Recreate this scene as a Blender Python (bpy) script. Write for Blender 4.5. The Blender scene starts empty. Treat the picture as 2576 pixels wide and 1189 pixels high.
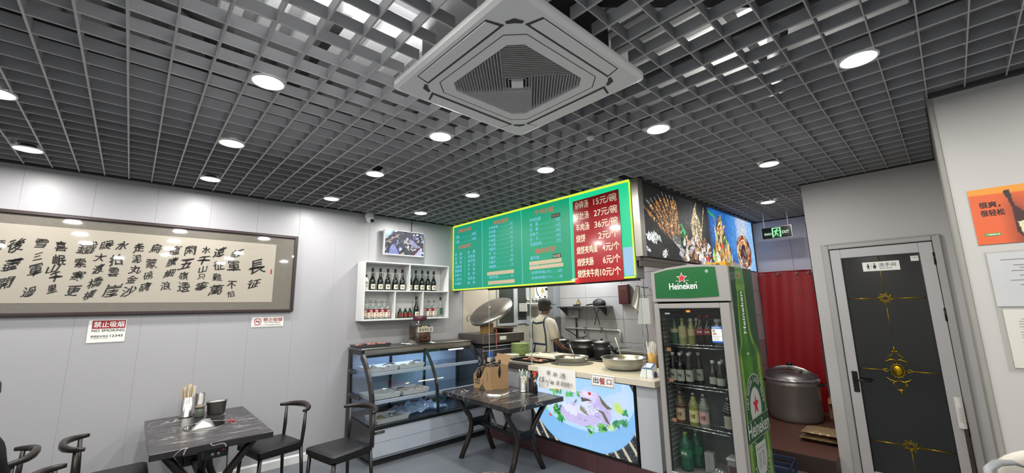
import bpy, math, random
import numpy as np
from mathutils import Matrix, Vector
random.seed(7)
rng = np.random.RandomState(5)
SC = bpy.context.scene
COL = SC.collection

# ------------------------------------------------------------------ camera
cam_data = bpy.data.cameras.new('camera')
cam_data.sensor_width = 36.0
cam_data.lens = 36.0 * 1018.2 / 2576.0
cam_data.clip_start = 0.02
cam_ob = bpy.data.objects.new('camera', cam_data)
COL.objects.link(cam_ob)
yaw, pitch, roll = 0.82008246, 0.17178199, -0.01799843
_f = Vector((math.cos(yaw) * math.cos(pitch), math.sin(yaw) * math.cos(pitch), math.sin(pitch)))
_r = Vector((math.sin(yaw), -math.cos(yaw), 0))
_u = _r.cross(_f)
_r2 = _r * math.cos(roll) + _u * math.sin(roll)
_u2 = -_r * math.sin(roll) + _u * math.cos(roll)
cam_ob.matrix_world = Matrix(((_r2.x, _u2.x, -_f.x, 0), (_r2.y, _u2.y, -_f.y, 0), (_r2.z, _u2.z, -_f.z, 1.58), (0, 0, 0, 1)))
SC.camera = cam_ob

# ------------------------------------------------------------------ view, world
SC.view_settings.view_transform = 'Standard'
SC.view_settings.look = 'None'
SC.view_settings.gamma = 1.0
SC.view_settings.use_curve_mapping = False
SC.view_settings.exposure = 0.0
world = bpy.data.worlds.new('world')
SC.world = world
world.use_nodes = True
world.node_tree.nodes['Background'].inputs[0].default_value = (0.75, 0.85, 1.0, 1)
world.node_tree.nodes['Background'].inputs[1].default_value = 1.6

CEIL = 2.78
LAMP_POWER = 13.0
LAMPS = [
    (-0.66, 3.38, 'recessed round downlight cut by the left edge of the photo'),
    (-0.67, 4.44, 'recessed round downlight nearest the scroll, at far left over the scroll'),
    (0.41, 2.31, 'largest bright downlight left of the air conditioner panel'),
    (0.41, 3.38, 'middle downlight in the row of three above the left black table'),
    (0.41, 4.45, 'downlight closest to the scroll in the row above the left black table'),
    (1.48, 2.31, 'downlight just beside the front-left edge of the air conditioner panel'),
    (1.48, 3.37, 'middle downlight between the air conditioner panel and the dome camera'),
    (1.48, 4.46, 'downlight beside the white dome camera near the wall'),
    (2.58, 2.31, 'downlight in front of the green menu, below the lowest air conditioner corner'),
    (2.58, 3.38, 'middle downlight in front of the green menu'),
    (2.58, 4.46, 'downlight above the television and bottle shelf'),
    (2.55, 1.23, 'downlight to the right of the air conditioner panel, above the menu corner'),
    (2.55, 0.16, 'large glowing downlight at the upper right of the photo'),
    (3.98, 0.94, 'downlight above the passage in front of the restroom door wall'),
    (5.53, 1.37, 'farthest downlight just in front of the green exit sign'),
    (0.41, 1.23, 'round downlight above the seats left of the frame'), (-0.66, 2.31, 'unseen round downlight over the left tables beside the frame edge'), (0.41, 0.16, 'unseen round downlight out of frame behind the air conditioner panel'), (1.48, 0.16, 'round downlight out of frame right of the camera\'s zenith'), (-0.66, 1.23, 'unseen round downlight over the rear left seats'), (-0.66, 0.16, 'round downlight over the camera\'s left shoulder'),  # unseen lamps continuing the grid past the frame, added for light
    (2.58, -0.95, 'unseen added downlight near the right wall out of frame'), (1.48, -0.95, 'unseen added downlight behind the camera to the right'), (0.41, -0.95, 'unseen added downlight straight behind the camera'), (-1.75, -0.95, 'unseen added downlight over the entrance side, rear row'), (-2.5, 1.2, 'unseen added downlight towards the rear wall'), (1.48, -2.05, 'unseen added downlight near the front wall, right'), (-0.3, -2.05, 'unseen added downlight near the front wall, left'), (-1.75, 2.3, 'unseen added downlight far left out of frame, second row'), (-1.75, 4.4, 'unseen added downlight far left out of frame by the scroll wall'), (-1.75, 0.2, 'unseen added downlight far left out of frame, rear row'),  # unseen rows behind and beside the camera, added to brighten the room
]
def area(name, loc, size, power, color=(1, 1, 1), rot=(0, 0, 0), shape='DISK', size_y=None, spread=None):
    ld = bpy.data.lights.new(name, 'AREA')
    ld.shape = shape; ld.size = size
    if size_y: ld.size_y = size_y
    ld.energy = power; ld.color = color
    if spread: ld.spread = spread
    lo = bpy.data.objects.new(name, ld)
    COL.objects.link(lo); lo.location = loc; lo.rotation_euler = rot
    return lo
for i, (x, y, _l) in enumerate(LAMPS):
    area('downlight_beam', (x, y, 2.745), 0.16, LAMP_POWER, (1.0, 0.985, 0.955))
# kitchen ceiling lamps and the warm lamp over the serving basins
area('kitchen_tube_light', (5.2, 3.9, 2.55), 0.9, 33, (0.93, 0.95, 1.0), shape='RECTANGLE', size_y=0.12)
area('kitchen_tube_light', (4.3, 4.5, 2.55), 0.9, 22, (1.0, 0.96, 0.86), shape='RECTANGLE', size_y=0.12)
area('counter_warm_light', (3.72, 2.7, 1.86), 0.7, 11, (1.0, 0.76, 0.42), shape='RECTANGLE', size_y=0.08)
area('case_strip_light', (2.62, 4.62, 1.075), 1.2, 6.0, (0.62, 0.78, 1.0), shape='RECTANGLE', size_y=0.03)
area('plenum_fill_light', (0.6, 1.8, 3.02), 1.4, 60, (1.0, 1.0, 1.0), rot=(math.pi, 0, 0), shape='RECTANGLE', size_y=0.1)  # hidden fill light above the grille, added to brighten the deck
area('plenum_fill_light', (3.0, 0.7, 3.02), 0.9, 14, (1.0, 0.97, 0.92), rot=(math.pi, 0, 0), shape='RECTANGLE', size_y=0.1)  # second added fill, no real fixture in the void here

# ------------------------------------------------------------------ materials
def lin(c):
    if isinstance(c, str):
        c = c.lstrip('#'); c = [int(c[i:i + 2], 16) / 255 for i in (0, 2, 4)]
    return tuple((v / 12.92 if v <= 0.04045 else ((v + 0.055) / 1.055) ** 2.4) for v in c[:3])
MATS = {}
def M(name, color, rough=0.5, metal=0.0, nscale=8.0, namt=0.12, bump=0.0, bscale=None, emit=0.0, stretch=None, coat=0.0, color2=None, spec=None, trans=0.0, ior=1.45):
    if name in MATS: return MATS[name]
    m = bpy.data.materials.new(name); m.use_nodes = True
    nt = m.node_tree; b = nt.nodes['Principled BSDF']
    c = lin(color)
    c2 = lin(color2) if color2 else tuple(max(0, v * (1 - namt)) for v in c)
    tc = nt.nodes.new('ShaderNodeTexCoord'); mp = nt.nodes.new('ShaderNodeMapping')
    nt.links.new(tc.outputs['Object'], mp.inputs['Vector'])
    if stretch: mp.inputs['Scale'].default_value = stretch
    n = nt.nodes.new('ShaderNodeTexNoise'); n.inputs['Scale'].default_value = nscale; n.inputs['Detail'].default_value = 4
    nt.links.new(mp.outputs[0], n.inputs['Vector'])
    r = nt.nodes.new('ShaderNodeMix'); r.data_type = 'RGBA'
    r.inputs['A'].default_value = (*c, 1); r.inputs['B'].default_value = (*c2, 1)
    nt.links.new(n.outputs['Fac'], r.inputs['Factor'])
    nt.links.new(r.outputs['Result'], b.inputs['Base Color'])
    b.inputs['Roughness'].default_value = rough; b.inputs['Metallic'].default_value = metal
    if spec is not None: b.inputs['Specular IOR Level'].default_value = spec
    if coat: b.inputs['Coat Weight'].default_value = coat; b.inputs['Coat Roughness'].default_value = 0.08
    if trans: b.inputs['Transmission Weight'].default_value = trans; b.inputs['IOR'].default_value = ior
    if emit:
        nt.links.new(r.outputs['Result'], b.inputs['Emission Color']); b.inputs['Emission Strength'].default_value = emit
    if bump:
        n2 = nt.nodes.new('ShaderNodeTexNoise'); n2.inputs['Scale'].default_value = bscale or nscale * 4; n2.inputs['Detail'].default_value = 5
        nt.links.new(mp.outputs[0], n2.inputs['Vector'])
        bp = nt.nodes.new('ShaderNodeBump'); bp.inputs['Strength'].default_value = bump; bp.inputs['Distance'].default_value = 0.01
        nt.links.new(n2.outputs['Fac'], bp.inputs['Height']); nt.links.new(bp.outputs[0], b.inputs['Normal'])
    MATS[name] = m
    return m
def glow(name, color, strength):
    if name in MATS: return MATS[name]
    m = bpy.data.materials.new(name); m.use_nodes = True
    nt = m.node_tree; b = nt.nodes['Principled BSDF']
    b.inputs['Base Color'].default_value = (0.02, 0.02, 0.02, 1); b.inputs['Roughness'].default_value = 0.4; b.inputs['Specular IOR Level'].default_value = 0.2
    n = nt.nodes.new('ShaderNodeTexNoise'); n.inputs['Scale'].default_value = 1.3
    r = nt.nodes.new('ShaderNodeMix'); r.data_type = 'RGBA'
    c = lin(color)
    r.inputs['A'].default_value = (*[v * 0.93 for v in c], 1); r.inputs['B'].default_value = (*[min(1, v * 1.05) for v in c], 1)
    nt.links.new(n.outputs['Fac'], r.inputs['Factor'])
    nt.links.new(r.outputs['Result'], b.inputs['Emission Color']); b.inputs['Emission Strength'].default_value = strength
    MATS[name] = m
    return m
def glass(name, tint=(0.9, 0.95, 0.95), refl=0.12, rough=0.03, body=0.0, body_col=(0.5, 0.5, 0.5)):
    """thin clear sheet: lets light through with a tint, mirrors more at grazing angles"""
    if name in MATS: return MATS[name]
    m = bpy.data.materials.new(name); m.use_nodes = True
    nt = m.node_tree; nt.nodes.remove(nt.nodes['Principled BSDF'])
    out = nt.nodes['Material Output']
    t = nt.nodes.new('ShaderNodeBsdfTransparent'); t.inputs[0].default_value = (*tint, 1)
    g = nt.nodes.new('ShaderNodeBsdfGlossy'); g.inputs['Roughness'].default_value = rough
    lw = nt.nodes.new('ShaderNodeLayerWeight'); lw.inputs[0].default_value = 0.5
    pw = nt.nodes.new('ShaderNodeMath'); pw.operation = 'POWER'; pw.inputs[1].default_value = 4.0; nt.links.new(lw.outputs['Facing'], pw.inputs[0])
    mm = nt.nodes.new('ShaderNodeMath'); mm.operation = 'MULTIPLY_ADD'; mm.inputs[1].default_value = 0.6; mm.inputs[2].default_value = refl + 0.012
    mm.use_clamp = True
    nt.links.new(pw.outputs[0], mm.inputs[0])
    mx = nt.nodes.new('ShaderNodeMixShader')
    nt.links.new(mm.outputs[0], mx.inputs[0]); nt.links.new(t.outputs[0], mx.inputs[1]); nt.links.new(g.outputs[0], mx.inputs[2])
    last = mx
    if body:
        d = nt.nodes.new('ShaderNodeBsdfDiffuse'); d.inputs[0].default_value = (*body_col, 1)
        m2 = nt.nodes.new('ShaderNodeMixShader')
        n = nt.nodes.new('ShaderNodeTexNoise'); n.inputs['Scale'].default_value = 6
        mu = nt.nodes.new('ShaderNodeMath'); mu.operation = 'MULTIPLY'; mu.inputs[1].default_value = body * 2
        nt.links.new(n.outputs['Fac'], mu.inputs[0]); nt.links.new(mu.outputs[0], m2.inputs[0])
        nt.links.new(mx.outputs[0], m2.inputs[1]); nt.links.new(d.outputs[0], m2.inputs[2])
        last = m2
    nt.links.new(last.outputs[0], out.inputs[0])
    MATS[name] = m
    return m
def printed(name, emit=0.0, rough=0.4, coat=0.0):
    """flat print: the colours come from the mesh's own colour attribute"""
    if name in MATS: return MATS[name]
    m = bpy.data.materials.new(name); m.use_nodes = True
    nt = m.node_tree; b = nt.nodes['Principled BSDF']
    a = nt.nodes.new('ShaderNodeVertexColor'); a.layer_name = 'Ink'
    b.inputs['Roughness'].default_value = rough
    if coat: b.inputs['Coat Weight'].default_value = coat
    if emit:
        b.inputs['Specular IOR Level'].default_value = 0.12
        b.inputs['Base Color'].default_value = (0.03, 0.03, 0.03, 1)
        nt.links.new(a.outputs[0], b.inputs['Emission Color']); b.inputs['Emission Strength'].default_value = emit
    else:
        nt.links.new(a.outputs[0], b.inputs['Base Color'])
    MATS[name] = m
    return m
def marble():
    m = bpy.data.materials.new('black_marble'); m.use_nodes = True
    nt = m.node_tree; b = nt.nodes['Principled BSDF']
    L = nt.links
    tc = nt.nodes.new('ShaderNodeTexCoord')
    def veins(scale, stretch, rotz, width, dist, lo=0.0):
        mp = nt.nodes.new('ShaderNodeMapping'); mp.inputs['Scale'].default_value = stretch; mp.inputs['Rotation'].default_value = (0, 0, rotz)
        L.new(tc.outputs['Object'], mp.inputs[0])
        n = nt.nodes.new('ShaderNodeTexNoise'); n.inputs['Scale'].default_value = scale; n.inputs['Detail'].default_value = 3; n.inputs['Distortion'].default_value = dist
        L.new(mp.outputs[0], n.inputs['Vector'])
        s = nt.nodes.new('ShaderNodeMath'); s.operation = 'SUBTRACT'; s.inputs[1].default_value = 0.5; L.new(n.outputs['Fac'], s.inputs[0])
        a = nt.nodes.new('ShaderNodeMath'); a.operation = 'ABSOLUTE'; L.new(s.outputs[0], a.inputs[0])
        mr = nt.nodes.new('ShaderNodeMapRange'); mr.inputs['From Min'].default_value = 0; mr.inputs['From Max'].default_value = width
        mr.inputs['To Min'].default_value = 1; mr.inputs['To Max'].default_value = 0; L.new(a.outputs[0], mr.inputs['Value'])
        return mr
    v1 = veins(2.6, (0.7, 8.0, 1), 0.10, 0.012, 0.25)
    v2 = veins(1.3, (1.0, 2.6, 1), 0.4, 0.004, 0.7)
    n = nt.nodes.new('ShaderNodeTexNoise'); n.inputs['Scale'].default_value = 3.0; L.new(tc.outputs['Object'], n.inputs['Vector'])
    mr = nt.nodes.new('ShaderNodeMapRange'); mr.inputs['From Min'].default_value = 0.45; mr.inputs['From Max'].default_value = 0.62; L.new(n.outputs['Fac'], mr.inputs['Value'])
    mu = nt.nodes.new('ShaderNodeMath'); mu.operation = 'MULTIPLY'; L.new(v1.outputs[0], mu.inputs[0]); L.new(mr.outputs[0], mu.inputs[1])
    mu2 = nt.nodes.new('ShaderNodeMath'); mu2.operation = 'MULTIPLY'; mu2.inputs[1].default_value = 0.7; L.new(v2.outputs[0], mu2.inputs[0])
    mx = nt.nodes.new('ShaderNodeMath'); mx.operation = 'MAXIMUM'; L.new(mu.outputs[0], mx.inputs[0]); L.new(mu2.outputs[0], mx.inputs[1])
    r = nt.nodes.new('ShaderNodeMix'); r.data_type = 'RGBA'
    r.inputs['A'].default_value = (0.018, 0.016, 0.018, 1); r.inputs['B'].default_value = (0.55, 0.53, 0.5, 1)
    L.new(mx.outputs[0], r.inputs['Factor']); L.new(r.outputs['Result'], b.inputs['Base Color'])
    b.inputs['Roughness'].default_value = 0.22
    MATS['marble'] = m
    return m

# ------------------------------------------------------------------ mesh helper
class MB:
    def __init__(s):
        s.v = []; s.f = []; s.sm = []; s.mi = []
        s.cur = 0
    def add(s, vs, fs, smooth=False):
        o = len(s.v); s.v.extend([tuple(p) for p in vs])
        for f in fs:
            s.f.append([o + i for i in f]); s.sm.append(smooth); s.mi.append(s.cur)
        return s
    def mat(s, i): s.cur = i; return s
    def box(s, x0, y0, z0, x1, y1, z1, bev=0.0):
        if x1 < x0: x0, x1 = x1, x0
        if y1 < y0: y0, y1 = y1, y0
        if z1 < z0: z0, z1 = z1, z0
        b = min(bev, (x1 - x0) * .49, (y1 - y0) * .49, (z1 - z0) * .49)
        if b <= 0:
            return s.add([(x0, y0, z0), (x1, y0, z0), (x1, y1, z0), (x0, y1, z0), (x0, y0, z1), (x1, y0, z1), (x1, y1, z1), (x0, y1, z1)],
                         [(3, 2, 1, 0), (4, 5, 6, 7), (0, 1, 5, 4), (1, 2, 6, 5), (2, 3, 7, 6), (3, 0, 4, 7)])
        vs = []; idx = {}
        X = (x0, x1); Y = (y0, y1); Z = (z0, z1)
        for i in (0, 1):
            for j in (0, 1):
                for k in (0, 1):
                    sx = b if i == 0 else -b; sy = b if j == 0 else -b; sz = b if k == 0 else -b
                    for a, p in enumerate(((X[i], Y[j] + sy, Z[k] + sz), (X[i] + sx, Y[j], Z[k] + sz), (X[i] + sx, Y[j] + sy, Z[k]))):
                        idx[(i, j, k, a)] = len(vs); vs.append(p)
        fs = []
        for a in range(3):
            for e in (0, 1):
                o = [q for q in range(3) if q != a]
                cyc = [(0, 0), (1, 0), (1, 1), (0, 1)]
                l = []
                for c in cyc:
                    t = [0, 0, 0]; t[a] = e; t[o[0]] = c[0]; t[o[1]] = c[1]
                    l.append(idx[(t[0], t[1], t[2], a)])
                flip = (e == 0) ^ (a == 1)
                fs.append(l[::-1] if flip else l)
        for a in range(3):
            o = [q for q in range(3) if q != a]
            for c0 in (0, 1):
                for c1 in (0, 1):
                    t0 = [0, 0, 0]; t1 = [0, 0, 0]
                    t0[a] = 0; t1[a] = 1; t0[o[0]] = t1[o[0]] = c0; t0[o[1]] = t1[o[1]] = c1
                    fs.append([idx[(*t0, o[0])], idx[(*t1, o[0])], idx[(*t1, o[1])], idx[(*t0, o[1])]])
        for i in (0, 1):
            for j in (0, 1):
                for k in (0, 1):
                    fs.append([idx[(i, j, k, 0)], idx[(i, j, k, 1)], idx[(i, j, k, 2)]])
        return s.add(vs, fs)
    def lathe(s, prof, c=(0, 0, 0), n=20, sx=1, sy=1, smooth=True, axis='z', cap=True, rot=None):
        vs = []; m = len(prof)
        for (r, z) in prof:
            for i in range(n):
                a = 2 * math.pi * i / n
                p = (r * math.cos(a) * sx, r * math.sin(a) * sy, z)
                if axis == 'x': p = (p[2], p[0], p[1])
                elif axis == 'y': p = (p[1], p[2], p[0])
                if rot is not None: p = tuple(rot @ Vector(p))
                vs.append((p[0] + c[0], p[1] + c[1], p[2] + c[2]))
        fs = []
        for j in range(m - 1):
            for i in range(n):
                k = (i + 1) % n
                fs.append((j * n + i, j * n + k, (j + 1) * n + k, (j + 1) * n + i))
        s.add(vs, fs, smooth)
        if cap:
            o = len(s.v) - len(vs)
            if prof[0][0] > 1e-6: s.f.append([o + i for i in range(n)][::-1]); s.sm.append(False); s.mi.append(s.cur)
            if prof[-1][0] > 1e-6: s.f.append([o + (m - 1) * n + i for i in range(n)]); s.sm.append(False); s.mi.append(s.cur)
        return s
    def tube(s, pts, r, n=8, smooth=True, flat=None, closed=False, cap=True):
        """sweep a circle (or ellipse via flat=(a,b)) along points; r number or list"""
        P = [Vector(p) for p in pts]; m = len(P)
        R = r if isinstance(r, (list, tuple)) else [r] * m
        up = Vector((0, 0, 1))
        vs = []; prev = None
        for i in range(m):
            if closed: t = P[(i + 1) % m] - P[i - 1]
            else: t = P[min(i + 1, m - 1)] - P[max(i - 1, 0)]
            if t.length < 1e-9: t = Vector((0, 0, 1))
            t.normalize()
            if prev is None:
                a = up if abs(t.dot(up)) < 0.95 else Vector((1, 0, 0))
                u = (a - t * a.dot(t)).normalized()
            else:
                u = prev - t * prev.dot(t)
                u = u.normalized() if u.length > 1e-6 else prev
            prev = u; w = t.cross(u)
            fa, fb = flat if flat else (1, 1)
            for k in range(n):
                an = 2 * math.pi * k / n
                vs.append(tuple(P[i] + (u * math.cos(an) * fa + w * math.sin(an) * fb) * R[i]))
        fs = []
        for j in range(m if closed else m - 1):
            j2 = (j + 1) % m
            for k in range(n):
                k2 = (k + 1) % n
                fs.append((j * n + k, j * n + k2, j2 * n + k2, j2 * n + k))
        if cap and not closed:
            fs.append(tuple(range(n))[::-1]); fs.append(tuple((m - 1) * n + k for k in range(n)))
        return s.add(vs, fs, smooth)
    def prism(s, poly, fn, d0, d1, smooth=False):
        """poly = 2-D outline; fn(a, b, d) -> 3-D point; extruded from d0 to d1"""
        n = len(poly)
        vs = [fn(a, b, d0) for a, b in poly] + [fn(a, b, d1) for a, b in poly]
        fs = [tuple(range(n))[::-1], tuple(range(n, 2 * n))]
        for i in range(n):
            j = (i + 1) % n; fs.append((i, j, n + j, n + i))
        return s.add(vs, fs, smooth)
    def quad(s, a, b, c, d): return s.add([a, b, c, d], [(0, 1, 2, 3)])
    def sheet(s, fn, nu, nv, smooth=True):
        vs = [fn(i / nu, j / nv) for j in range(nv + 1) for i in range(nu + 1)]
        fs = [(j * (nu + 1) + i, j * (nu + 1) + i + 1, (j + 1) * (nu + 1) + i + 1, (j + 1) * (nu + 1) + i) for j in range(nv) for i in range(nu)]
        return s.add(vs, fs, smooth)
    def xf(s, mtx, start=0):
        for i in range(start, len(s.v)): s.v[i] = tuple(mtx @ Vector(s.v[i]))
        return s
    def mesh(s, name):
        me = bpy.data.meshes.new(name)
        me.from_pydata(s.v, [], s.f)
        me.polygons.foreach_set('use_smooth', s.sm)
        me.polygons.foreach_set('material_index', s.mi)
        me.update()
        return me
def fix_normals(me):
    import bmesh
    bm = bmesh.new(); bm.from_mesh(me); bmesh.ops.recalc_face_normals(bm, faces=bm.faces); bm.to_mesh(me); bm.free()
def obj(name, mb, mats, parent=None, loc=(0, 0, 0), rz=0.0):
    me = mb.mesh(name) if isinstance(mb, MB) else mb
    if isinstance(mb, MB) and len(mb.v) < 60000: fix_normals(me)
    o = bpy.data.objects.new(name, me); COL.objects.link(o)
    for m in (mats if isinstance(mats, (list, tuple)) else [mats]): me.materials.append(m)
    o.location = loc; o.rotation_euler = (0, 0, rz)
    if parent: o.parent = parent
    return o
def tag(o, label, cat, group=None, kind=None):
    o['label'] = label; o['category'] = cat
    if group: o['group'] = group
    if kind: o['kind'] = kind
    return o
def thing(name, label, cat, loc=(0, 0, 0), rz=0.0, group=None):
    o = bpy.data.objects.new(name, None); COL.objects.link(o)
    o.location = loc; o.rotation_euler = (0, 0, rz); o.empty_display_size = 0.05
    return tag(o, label, cat, group)
def solo(name, mb, mats, label, cat, loc=(0, 0, 0), rz=0.0, group=None):
    return tag(obj(name, mb, mats, None, loc, rz), label, cat, group)
def struct(name, mb=None, mats=None, parent=None):
    if mb is None:
        o = bpy.data.objects.new(name, None); COL.objects.link(o)
    else:
        o = obj(name, mb, mats, parent)
    if not parent: o['kind'] = 'structure'
    return o
def dup(root, loc=None, rz=None, label=None, group=None):
    kids = {}
    for q in SC.objects: kids.setdefault(q.parent, []).append(q)
    def cp(o, par):
        c = o.copy(); COL.objects.link(c)
        if par: c.parent = par
        for ch in kids.get(o, []): cp(ch, c)
        return c
    c = cp(root, None)
    if loc is not None: c.location = loc
    if rz is not None: c.rotation_euler = (0, 0, rz)
    if label: c['label'] = label
    if group: c['group'] = group
    return c

# ------------------------------------------------------------------ lettering
_tc = bpy.data.curves.new('text_source', 'FONT')
_to = bpy.data.objects.new('text_source', _tc)
def glyphs(body, bold=0.0, shear=0.0, res=3):
    _tc.body = body; _tc.size = 1.0; _tc.offset = bold; _tc.shear = shear; _tc.resolution_u = res; _tc.extrude = 0
    me = bpy.data.meshes.new_from_object(_to)
    n = len(me.vertices); co = np.empty(n * 3); me.vertices.foreach_get('co', co); co = co.reshape(-1, 3)
    fs = [tuple(p.vertices) for p in me.polygons]
    bpy.data.meshes.remove(me)
    return co, fs
class Letters:
    """collects pieces of writing that lie on one flat face (origin O, right U, up V, outward N)"""
    def __init__(s, O, U, V, lift=0.0015):
        s.O, s.U, s.V = Vector(O), Vector(U), Vector(V); s.N = s.U.cross(s.V); s.lift = lift; s.mb = MB(); s.mats = []
    def _m(s, mat):
        if mat not in s.mats: s.mats.append(mat)
        s.mb.mat(s.mats.index(mat))
    def text(s, body, u, v, w, h, mat, bold=0.0, shear=0.0, warp=None, rot=0.0, nib=False, lift=0.0):
        """fit the writing into a box w x h whose lower left corner is (u, v); w None keeps proportions"""
        co, fs = glyphs(body, 0.0, shear)
        if len(co) == 0: return s
        mn = co.min(0); mx = co.max(0); d = mx - mn; d[d < 1e-6] = 1e-6
        q = (co - mn) / d
        if w is None: w = h * d[0] / d[1]
        if warp: q = warp(q)
        a = q[:, 0] * w; b = q[:, 1] * h
        if rot:
            ca, sa = math.cos(rot), math.sin(rot); a, b = a * ca - b * sa, a * sa + b * ca
        s._m(mat)
        N = s.N * (s.lift + lift)
        k = bold * h * 0.55
        offs = [(t * k, -t * k * 0.7) for t in (-1, -0.5, 0, 0.5, 1)] if nib else ((-k, -k), (k, -k), (k, k), (-k, k)) if bold > 0.007 else ((0, 0),)
        for j, (ox, oy) in enumerate(offs):
            Nj = s.N * (s.lift + lift + j * 0.00006)
            s.mb.add([tuple(s.O + Nj + s.U * float(u + x + ox) + s.V * float(v + y + oy)) for x, y in zip(a, b)], fs)
        return s
    def poly(s, pts, mat, lift=0.0):
        s._m(mat); N = s.N * (s.lift + lift)
        s.mb.add([tuple(s.O + N + s.U * a + s.V * b) for a, b in pts], [tuple(range(len(pts)))])
        return s
    def rect(s, u0, v0, u1, v1, mat, lift=0.0): return s.poly([(u0, v0), (u1, v0), (u1, v1), (u0, v1)], mat, lift)
    def ring(s, cu, cv, r0, r1, mat, a0=0, a1=2 * math.pi, n=28, lift=0.0, sy=1.0):
        s._m(mat); N = s.N * (s.lift + lift); vs = []
        for i in range(n + 1):
            a = a0 + (a1 - a0) * i / n
            for r in (r0, r1): vs.append(tuple(s.O + N + s.U * (cu + r * math.cos(a)) + s.V * (cv + r * math.sin(a) * sy)))
        s.mb.add(vs, [(2 * i, 2 * i + 1, 2 * i + 3, 2 * i + 2) for i in range(n)])
        return s
    def disc(s, cu, cv, r, mat, lift=0.0, sy=1.0, n=28):
        return s.poly([(cu + r * math.cos(2 * math.pi * i / n), cv + r * sy * math.sin(2 * math.pi * i / n)) for i in range(n)], mat, lift)
    def star(s, cu, cv, r, mat, lift=0.0, sy=1.0):
        pts = [(cu + (r if k % 2 == 0 else r * 0.42) * math.cos(math.pi / 2 + math.pi * k / 5), cv + sy * (r if k % 2 == 0 else r * 0.42) * math.sin(math.pi / 2 + math.pi * k / 5)) for k in range(10)]
        for k in range(0, 10, 2):
            s.poly([(cu, cv), pts[k - 1], pts[k], pts[(k + 1) % 10]], mat, lift)
        return s
    def line(s, pts, width, mat, lift=0.0):
        s._m(mat); N = s.N * (s.lift + lift); vs = []
        for i, p in enumerate(pts):
            a = pts[max(i - 1, 0)]; b = pts[min(i + 1, len(pts) - 1)]
            dx, dy = b[0] - a[0], b[1] - a[1]; l = math.hypot(dx, dy) or 1
            w = width[i] if isinstance(width, (list, tuple)) else width
            nx, ny = -dy / l * w / 2, dx / l * w / 2
            vs.append(tuple(s.O + N + s.U * (p[0] + nx) + s.V * (p[1] + ny))); vs.append(tuple(s.O + N + s.U * (p[0] - nx) + s.V * (p[1] - ny)))
        s.mb.add(vs, [(2 * i, 2 * i + 1, 2 * i + 3, 2 * i + 2) for i in range(len(pts) - 1)])
        return s
    def done(s, name, parent):
        me = s.mb.mesh(name)
        o = bpy.data.objects.new(name, me); COL.objects.link(o)
        for m in s.mats: me.materials.append(m)
        if parent: o.parent = parent
        return o

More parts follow.
